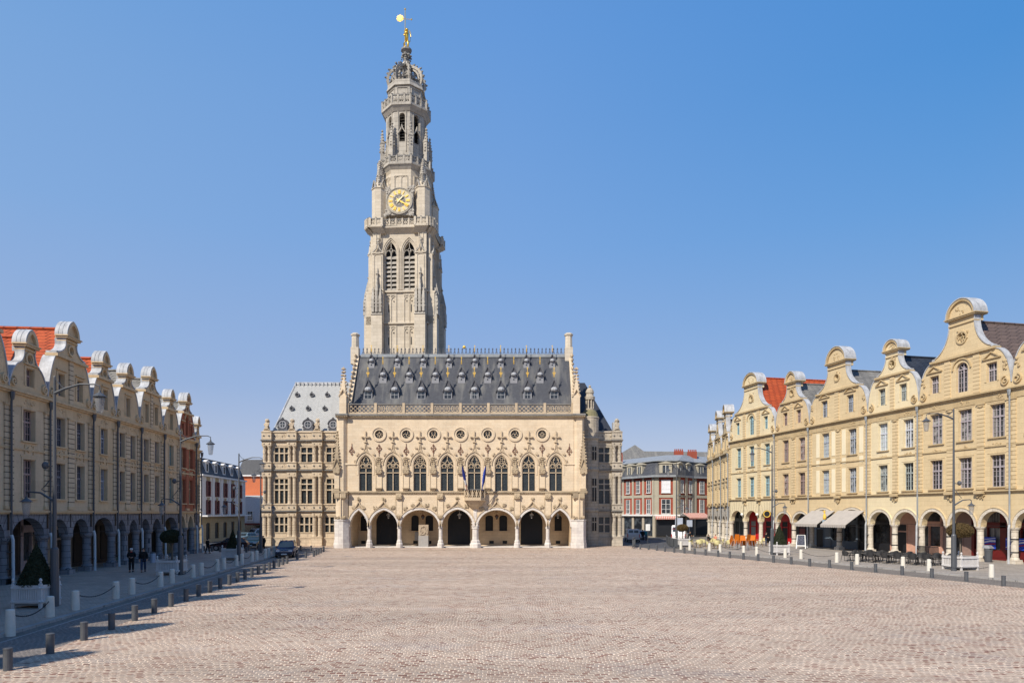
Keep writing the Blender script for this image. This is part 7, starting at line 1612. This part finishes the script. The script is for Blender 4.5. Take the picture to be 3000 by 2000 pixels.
for r_ in range(2):
    for c_ in range(7):
        p = TA + td * (c_ * 1.12 + r_ * .4) + tn * (r_ * 1.85)
        first_or_copy(bt, ut, (p.x, p.y, .1), .4, f'dark terrace table, {NUMW[c_].replace("nearest", "first")} from the left in the {ROWW[r_]} row of the black terrace', 'table', 'tables of the black chair terrace'); ut = True
        for k, off in enumerate((-.62, .62)):
            q = p + tn * off + td * rnd.uniform(-.06, .06); rz = math.atan2(tn.y, tn.x) + (PI / 2 if k == 0 else -PI / 2) + rnd.uniform(-.25, .25)
            first_or_copy(bc, ub, (q.x, q.y, .1), rz, f'black wicker chair on the {("square", "house")[k]} side of the {NUMW[c_].replace("nearest", "first")} table from left, {ROWW[r_]} row', 'chair', 'black wicker terrace chairs').scale = (1.15, 1.15, 1.1); ub = True
yc = chairmesh('rattan_chair', M_BAMB, M_RATY); yt = tablemesh('bistro_table', plain('cream_tabletop', (.68, .62, .46), .5), .33)
uy = uz = False; YT = [(2008, 1602), (2040, 1606), (2066, 1602), (2092, 1609), (2100, 1600), (2127, 1606), (2212, 1603), (2232, 1598)]
for i, (a, b) in enumerate(YT):
    p = G(a, b); first_or_copy(yt, uz, (p.x, p.y, .1), 0, f'small round cream bistro table, {NUMW[i].replace("nearest", "first")} from the left on the rattan terrace', 'table', 'round cream bistro tables'); uz = True
    for k in range(3 if i < 6 else 2):
        an = k * 2.1 + i; q = (p.x + .62 * math.cos(an), p.y + .62 * math.sin(an), .1)
        first_or_copy(yc, uy, q, an - PI / 2, f'pale yellow rattan chair, {("first", "second", "third")[k]} at the {NUMW[i].replace("nearest", "first")} cream bistro table from the left', 'chair', 'pale yellow rattan chairs').scale = (1.15, 1.15, 1.12); uy = True
t = oc_ = thing('stacking_chair', 'c', 'chair'); mb = MB()
mb.rib([(0, 0)], .1, 0, 0); pr = [(-.24, .44), (-.1, .46), (.12, .43), (.2, .47), (.26, .62), (.34, .95)]
for (y0, z0), (y1, z1) in zip(pr, pr[1:]): mb.add([(-.24, y0, z0), (.24, y0, z0), (.24, y1, z1), (-.24, y1, z1), (-.24, y0, z0 - .02), (.24, y0, z0 - .02), (.24, y1 + .02, z1 - .01), (-.24, y1 + .02, z1 - .01)], [(0, 1, 2, 3), (7, 6, 5, 4), (0, 3, 7, 4), (1, 5, 6, 2)])
mb.build('shell', M_ORG, t)
for x in (-1, 1):
    for y0, y1 in ((-.2, -.27), (.16, .3)): mb = MB(); mb.tube([(x * .2, y0, .44), (x * .27, y1, 0)], .014, 5); mb.build('leg', M_STEEL, t)
uo = False
for s_, (a, b, rz) in enumerate(((2150, 1612, .9), (2163, 1607, 2.3), (2178, 1613, 0.0), (2190, 1607, 3.6), (2203, 1612, -.9))):
    p = G(a, b)
    for k in range(6):
        c = first_or_copy(oc_, uo, (p.x - math.sin(-rz) * .0 + .03 * k * math.sin(rz), p.y - .03 * k * math.cos(rz), .1 + .115 * k), rz, f'orange plastic chair, {("lowest", "second", "third", "fourth", "fifth", "topmost")[k]} in the {("first", "second", "third", "fourth", "fifth")[s_]} orange stack from the left', 'chair', 'stacked orange chairs').scale = (1.2, 1.2, 1.15); uo = True

# ---------------------------------------------------------------- cars and vans
M_TYRE = plain('tyre_rubber', (.02, .02, .02), .8); M_RIM = plain('alloy_rim', (.35, .35, .37), .35, .7); M_CGL = plain('car_glass', (.02, .03, .04), .08, 0, .2, 2, .7); M_HL = plain('headlight_glass', (.65, .67, .7), .15); M_TL = plain('tail_light', (.35, .01, .01), .25); M_PLATE = plain('number_plate', (.7, .7, .68), .5); M_BUMP = plain('black_bumper', (.02, .02, .022), .6)
def paint(name, c): 
    N = NT(name, .25, .2, .5); N.b.inputs['Base Color'].default_value = (*c, 1); N.b.inputs['Coat Weight'].default_value = .6; N.b.inputs['Coat Roughness'].default_value = .08; return N.m
def vehicle(name, label, cat, P, rz, L, Wd, Hh, pnt, kind='car', rack=False):
    t = thing(name, label, cat, (P[0], P[1], P[2]), rz); hw = Wd / 2; wr = .31; belt = .92 if kind == 'car' else 1.15
    if kind == 'car':
        prof = [(-L / 2, .3), (-L / 2, .78), (-L / 2 + .1, belt), (L / 2 - 1.15, belt), (L / 2 - .25, .78), (L / 2, .62), (L / 2, .3)]
        cab0 = (-L / 2 + .12, L / 2 - 1.1); cab1 = (-L / 2 + .55, L / 2 - 1.85)
    else:
        prof = [(-L / 2, .32), (-L / 2, belt), (L / 2 - .7, belt), (L / 2 - .12, .95), (L / 2, .6), (L / 2, .32)]; cab0 = (-L / 2, L / 2 - .7); cab1 = (-L / 2 + .08, L / 2 - 1.45)
    mb = MB()
    n = len(prof); mb.add([(x, -hw + (.06 if z < .5 or abs(x) > L / 2 - .05 else 0), z) for x, z in prof] + [(x, hw - (.06 if z < .5 or abs(x) > L / 2 - .05 else 0), z) for x, z in prof], [tuple(range(n)), tuple(range(2 * n - 1, n - 1, -1))] + [(i, i + n, (i + 1) % n + n, (i + 1) % n) for i in range(n)])
    ins = .2 if kind == 'car' else .1
    c0 = [(cab0[0], -hw + .05), (cab0[1], -hw + .05), (cab0[1], hw - .05), (cab0[0], hw - .05)]; c1 = [(cab1[0], -hw + ins), (cab1[1], -hw + ins), (cab1[1], hw - ins), (cab1[0], hw - ins)]
    mb.prism(c0, belt - .02, Hh - .06, 0, c1); mb.prism([(x * .99, y * .96) for x, y in c1], Hh - .06, Hh)
    b = mb.build('body', pnt, t); bv = b.modifiers.new('bevel', 'BEVEL'); bv.width = .05; bv.segments = 2; bv.limit_method = 'ANGLE'
    def lerp(q, s, e=.015):
        return [(c0[i][0] + (c1[i][0] - c0[i][0]) * s, c0[i][1] + (c1[i][1] - c0[i][1]) * s, belt + (Hh - .06 - belt) * s) for i in q]
    def win(i, j, u0, u1, s0, s1, nm='window'):
        A_ = lerp((i, j), s0); B_ = lerp((i, j), s1); f = lambda a, b, u: Vector(a).lerp(Vector(b), u)
        q = [f(A_[0], A_[1], u0), f(A_[0], A_[1], u1), f(B_[0], B_[1], u1), f(B_[0], B_[1], u0)]; nrm = (q[1] - q[0]).cross(q[3] - q[0]).normalized() * .02
        m = MB(); m.add([p + nrm for p in q] + [p - nrm for p in q], [(0, 1, 2, 3), (7, 6, 5, 4), (0, 4, 5, 1), (1, 5, 6, 2), (2, 6, 7, 3), (3, 7, 4, 0)]); m.build(nm, M_CGL, t)
    win(1, 2, .06, .94, .1, .92, 'windscreen')
    if kind == 'car':
        win(3, 0, .08, .92, .12, .9, 'rear_window')
        for i, j in ((0, 1), (2, 3)): win(i, j, .06, .36, .1, .9); win(i, j, .4, .66, .1, .9); win(i, j, .69, .93, .1, .85)
    else:
        win(3, 0, .1, .46, .35, .85, 'rear_window'); win(3, 0, .54, .9, .35, .85, 'rear_window')
        for i, j in ((0, 1), (2, 3)): win(i, j, .76, .95, .1, .8) if i == 0 else win(i, j, .05, .24, .1, .8)
    for sx in (-1, 1):
        for sy in (-1, 1):
            m = MB(); m.lathe([(wr * .6, -.09), (wr * .94, -.1), (wr, -.05), (wr, .05), (wr * .94, .1), (wr * .6, .09)], 0, 0, 18); m.xf(0, Matrix.Rotation(PI / 2, 4, 'X')); o = m.build('wheel', M_TYRE, t); o.location = (sx * (L / 2 - .78), sy * (hw - .07), wr)
            m = MB(); m.lathe([(wr * .62, -.105), (wr * .2, -.08), (wr * .2, .08), (wr * .62, .105)], 0, 0, 12); m.xf(0, Matrix.Rotation(PI / 2, 4, 'X')); m.build('rim', M_RIM, o)
    for s in (-1, 1):
        m = MB(); m.box(L / 2 - .3, L / 2 + .012, s * (hw - .27) - .16, s * (hw - .27) + .16, .62, .77); m.build('headlight', M_HL, t)
        m = MB(); m.box(-L / 2 - .015, -L / 2 + .1, s * (hw - .1) - .06, s * (hw - .1) + .06, .75, belt + (-.05 if kind == 'car' else .1)); m.build('tail_light', M_TL, t)
        m = MB(); m.box(cab1[1] + .35, cab1[1] + .5, s * (hw + .02) - .09, s * (hw + .02) + .09, belt + .02, belt + .17); m.build('mirror', pnt, t)
    m = MB(); m.box(L / 2 - .12, L / 2 + .03, -hw + .12, hw - .12, .26, .44); m.build('bumper', M_BUMP, t)
    m = MB(); m.box(-L / 2 - .03, -L / 2 + .12, -hw + .12, hw - .12, .26, .44); m.build('bumper', M_BUMP, t)
    m = MB(); m.box(L / 2 - .05, L / 2 + .02, -.42, .42, .6, .7); m.build('grille', M_RIM, t)
    m = MB(); m.box(L / 2 + .031, L / 2 + .045, -.26, .26, .33, .44); m.build('number_plate', M_PLATE, t); m = MB(); m.box(-L / 2 - .045, -L / 2 - .031, -.26, .26, .33, .44) if kind == 'car' else m.box(-L / 2 - .03, -L / 2 - .002, -.26, .26, .62, .73); m.build('number_plate', M_PLATE, t)
    if rack:
        m = MB()
        for s in (-1, 1): m.tube([(cab1[0], s * (hw - .25), Hh), (cab1[0] + .1, s * (hw - .25), Hh + .07), (cab1[1] - .1, s * (hw - .25), Hh + .07), (cab1[1], s * (hw - .25), Hh)], .02, 5)
        m.build('roof_rail', M_STEEL, t)
    return t
def gp(a, b, z=.0, fwd=0): p = G(a, b); return Vector((p.x, p.y, z))
vehicle('parked_car', 'dark blue estate car with roof rails facing the camera before the left wing', 'car', gp(836, 1634) + Vector((-.55, 2.1, 0)), R(-79), 4.2, 1.7, 1.6, paint('dark_blue_car_paint', (.004, .011, .05)), 'car', True)
vehicle('parked_car', 'dark burgundy car side-on behind the slim cone tree', 'car', gp(662, 1612) + Vector((0, 1, 0)), R(193), 4.2, 1.7, 1.45, paint('burgundy_car_paint', (.03, .008, .01)))
vehicle('parked_car', 'dark green-black car facing the camera, parked right of the cone tree', 'car', gp(737, 1606) + Vector((-.4, 2, 0)), R(-84), 4.1, 1.7, 1.42, paint('dark_green_car_paint', (.006, .03, .035)))
vehicle('parked_car', 'silver car parked farthest up the left street', 'car', gp(736, 1580) + Vector((0, 2, 0)), R(-118), 4.6, 1.8, 1.7, paint('silver_car_paint', (.5, .52, .56)), 'car', True)
vehicle('parked_car', 'pale blue car half hidden between the silver and burgundy cars', 'car', gp(702, 1589) + Vector((0, 2, 0)), R(-105), 4.1, 1.7, 1.42, paint('pale_blue_car_paint', (.16, .25, .33)))
vehicle('delivery_van', 'pale grey van seen from behind at the corner of the right wing', 'van', gp(1848, 1588) + Vector((.6, 2.4, 0)), R(86), 4.6, 1.9, 1.95, paint('grey_van_paint', (.33, .37, .42)), 'van')
vehicle('parked_car', 'pale car parked in the right street beyond the grey van', 'car', gp(1888, 1580) + Vector((0, 2, 0)), R(80), 4.1, 1.7, 1.45, paint('white_blue_car_paint', (.5, .55, .6)))
wv_ = vehicle('delivery_van', 'tall white van seen from behind beside the far right lamp post', 'van', gp(1985, 1589) + Vector((1.0, 2.8, 0)), R(72), 5.4, 2.1, 2.5, paint('white_van_paint', (.8, .8, .82)), 'van')
m = MB(); m.rib([(-.45, 1.95), (-.35, 2.1), (-.25, 1.95), (-.15, 2.05), (-.05, 1.95), (.1, 2.08), (.2, 1.95), (.35, 2.05)], .04, -.01, 0); m.xf(0, Matrix.Translation((-2.69, .45, 0)) @ Matrix.Rotation(-PI / 2, 4, 'Z')); m.build('red_script', P_RED, wv_)
# ---------------------------------------------------------------- people
M_SKIN = plain('skin', (.5, .28, .19), .6, vary=.05); M_HAIR = plain('dark_hair', (.03, .02, .015), .7); M_COAT = plain('black_coat', (.008, .008, .01), .9); M_JEAN = plain('blue_jeans', (.04, .06, .11), .9); M_TROU = plain('black_trousers', (.012, .012, .015), .9); M_HAT = plain('white_knit_hat', (.6, .58, .56), .9); M_SHOE = plain('dark_shoe', (.02, .018, .016), .6); M_PNK = plain('salmon_jacket', (.6, .24, .16), .9); M_TEAL = plain('teal_jacket', (.02, .2, .24), .9)
def skin(name, verts, edges, rad, mat, parent, root=0, sub=1):
    me = bpy.data.meshes.new(name); me.from_pydata(verts, edges, []); me.materials.append(mat); o = bpy.data.objects.new(name, me); COL.objects.link(o); o.parent = parent; KIDS.setdefault(parent.name, []).append(o)
    o.modifiers.new('skin', 'SKIN').use_smooth_shade = True
    sv = me.skin_vertices[0].data
    for i, r in enumerate(rad): sv[i].radius = (r, r) if not isinstance(r, tuple) else r; sv[i].use_root = (i == root)
    s = o.modifiers.new('sub', 'SUBSURF'); s.levels = sub; s.render_levels = sub; return o
def person(label, P, rz, h=1.7, top=None, leg=None, hair=None, pose='walk', hat=None, scarf=None):
    t = thing('person', label, 'person', P, rz); s = h / 1.72; t.scale = (s, s, s); sit = pose == 'sit'
    dz = -.42 if sit else 0; st = .17 if pose == 'walk' else .03
    pel = (0, 0, .95 + dz); ch = (0, -.02, 1.34 + dz); nk = (0, -.02, 1.49 + dz)
    hip = [(-.09, 0, .9 + dz), (.09, 0, .9 + dz)]
    if sit: kn = [(-.12, -.42, .5), (.12, -.42, .5)]; an = [(-.12, -.4, .09), (.12, -.45, .09)]
    else: kn = [(-.1, -st * .7, .5), (.1, st * .3, .5)]; an = [(-.1, -st, .09), (.1, st * 1.2, .12)]
    toe = [(a[0], a[1] - .16, .04) for a in an]
    sh = [(-.18, 0, 1.41 + dz), (.18, 0, 1.41 + dz)]
    if pose == 'hold': el = [(-.26, .03, 1.14 + dz), (.26, .03, 1.14 + dz)]; wr = [(-.1, -.22, 1.12 + dz), (.1, -.22, 1.1 + dz)]
    elif sit: el = [(-.25, -.06, 1.15 + dz), (.25, -.06, 1.15 + dz)]; wr = [(-.14, -.32, 1.1 + dz), (.14, -.3, 1.02 + dz)]
    else: el = [(-.26, .05, 1.13 + dz), (.26, .0, 1.13 + dz)]; wr = [(-.24, -.08, .9 + dz), (.24, -.14, .92 + dz)]
    V = [pel, ch, nk, (0, -.03, 1.56 + dz), (0, -.03, 1.64 + dz), (0, -.02, 1.69 + dz)]; Rr = [(.14, .1), (.16, .11), .055, .07, .088, .07]; E = [(0, 1), (1, 2), (2, 3), (3, 4), (4, 5)]
    for k in (0, 1):
        b = len(V); V += [hip[k], kn[k], an[k], toe[k]]; Rr += [.09, .06, .045, .035]; E += [(0, b), (b, b + 1), (b + 1, b + 2), (b + 2, b + 3)]
        b = len(V); d = (Vector(wr[k]) - Vector(el[k])).normalized(); pm = Vector(wr[k]) + d * .06; V += [sh[k], el[k], wr[k], tuple(pm)]; Rr += [.06, .045, .03, (.035, .02)]; E += [(1, b), (b, b + 1), (b + 1, b + 2), (b + 2, b + 3)]
        side = d.cross(Vector((0, 1, .2))).normalized(); sg = -1 if k == 0 else 1
        for q, ln in zip((-1.5, -.5, .5, 1.5), (.06, .07, .075, .065)):
            c = len(V); a = pm + side * q * .017 + d * .03; e = a + d * ln + Vector((0, -.015, -.01)); V += [tuple(a), tuple(e)]; Rr += [.009, .008]; E += [(b + 3, c), (c, c + 1)]
        c = len(V); a = Vector(wr[k]) + d * .03 + side * .035; V.append(tuple(a + side * .02 + d * .035)); Rr.append(.01); E.append((b + 2, c))
    skin('body', V, E, Rr, M_SKIN, t)
    # clothes follow the body
    V = [pel, ch, (0, -.02, 1.46 + dz)]; Rr = [(.2, .15), (.215, .155), .09]; E = [(0, 1), (1, 2)]
    if pose != 'sit': V.append((0, .0, .74)); Rr.append((.205, .16)); E.append((0, 3))
    for k in (0, 1):
        b = len(V); wv2 = Vector(el[k]).lerp(Vector(wr[k]), .92); V += [sh[k], el[k], tuple(wv2)]; Rr += [.095, .08, .06]; E += [(1, b), (b, b + 1), (b + 1, b + 2)]
    skin('jacket', V, E, Rr, top, t)
    V = [pel]; Rr = [(.14, .11)]; E = []
    for k in (0, 1):
        b = len(V); V += [hip[k], kn[k], (an[k][0], an[k][1], an[k][2] + .03)]; Rr += [.105, .085, .075]; E += [(0, b), (b, b + 1), (b + 1, b + 2)]
    skin('trousers', V, E, Rr, leg, t)
    for k in (0, 1): m = MB(); a = an[k]; m.taper(a[0] - .05, a[0] + .05, a[1] - .2, a[1] + .08, a[2] - .09, a[0] - .035, a[0] + .035, a[1] - .1, a[1] + .06, a[2] + .02); m.build('shoe', M_SHOE, t)
    m = MB(); z = 1.63 + dz
    if hat: m.ball(0, -.02, z + .04, .115, 10, 6, .85); m.build('hat', hat, t)
    else: m.ball(0, .005, z + .025, .105, 10, 7, 1.0); m.build('hair', hair or M_HAIR, t)
    m = MB(); m.lump(0, -.12, z - .02, .02, jag=.05)
    for q in (-1, 1): m.lump(q * .035, -.108, z + .01, .012, jag=.05)
    m.build('face_features', M_SKIN, t)
    if scarf: m = MB(); m.lathe([(.07, 1.42 + dz), (.1, 1.46 + dz), (.08, 1.5 + dz)], 0, -.02, 10); m.build('scarf', scarf, t)
    return t
gl = lambda a, b, z=.1: Vector((G(a, b).x, G(a, b).y, z))
person('person in white knitted hat, red scarf and black coat walking under the left arcade', gl(385, 1679), R(20), 1.7, M_COAT, M_TROU, None, 'hold', M_HAT, P_RED)
person('person in black jacket and blue jeans walking beside the one in the white hat', gl(420, 1679), R(25), 1.72, M_COAT, M_JEAN)
person('person all in black walking away near the end of the left row', gl(608, 1623), R(150), 1.58, M_COAT, M_TROU)
person('person in dark clothes standing behind the farthest left lamp post', gl(771, 1612, 0), R(10), 1.7, M_COAT, M_TROU)
person('person in black crossing the right side street', gl(1883, 1583, 0), R(170), 1.7, M_COAT, M_TROU)
person('person in teal jacket walking in the right side street', gl(1893, 1583, 0), R(190), 1.68, M_TEAL, M_JEAN)
person('person in dark jacket stooping behind the last planter at right', gl(2021, 1594), R(70), 1.7, M_COAT, M_TROU, None, 'hold')
person('seated person in dark coat at the yellow rattan terrace', gl(2075, 1594), R(100), 1.72, M_COAT, M_TROU, None, 'sit')
person('seated person in salmon jacket at the yellow rattan terrace', gl(2096, 1595), R(-60), 1.72, M_PNK, M_BAMB, plain('brown_hair', (.16, .06, .03), .7), 'sit')
person('person in dark jacket and jeans before the red shop door', gl(2244, 1601), R(60), 1.75, M_COAT, M_JEAN, None, 'hold')
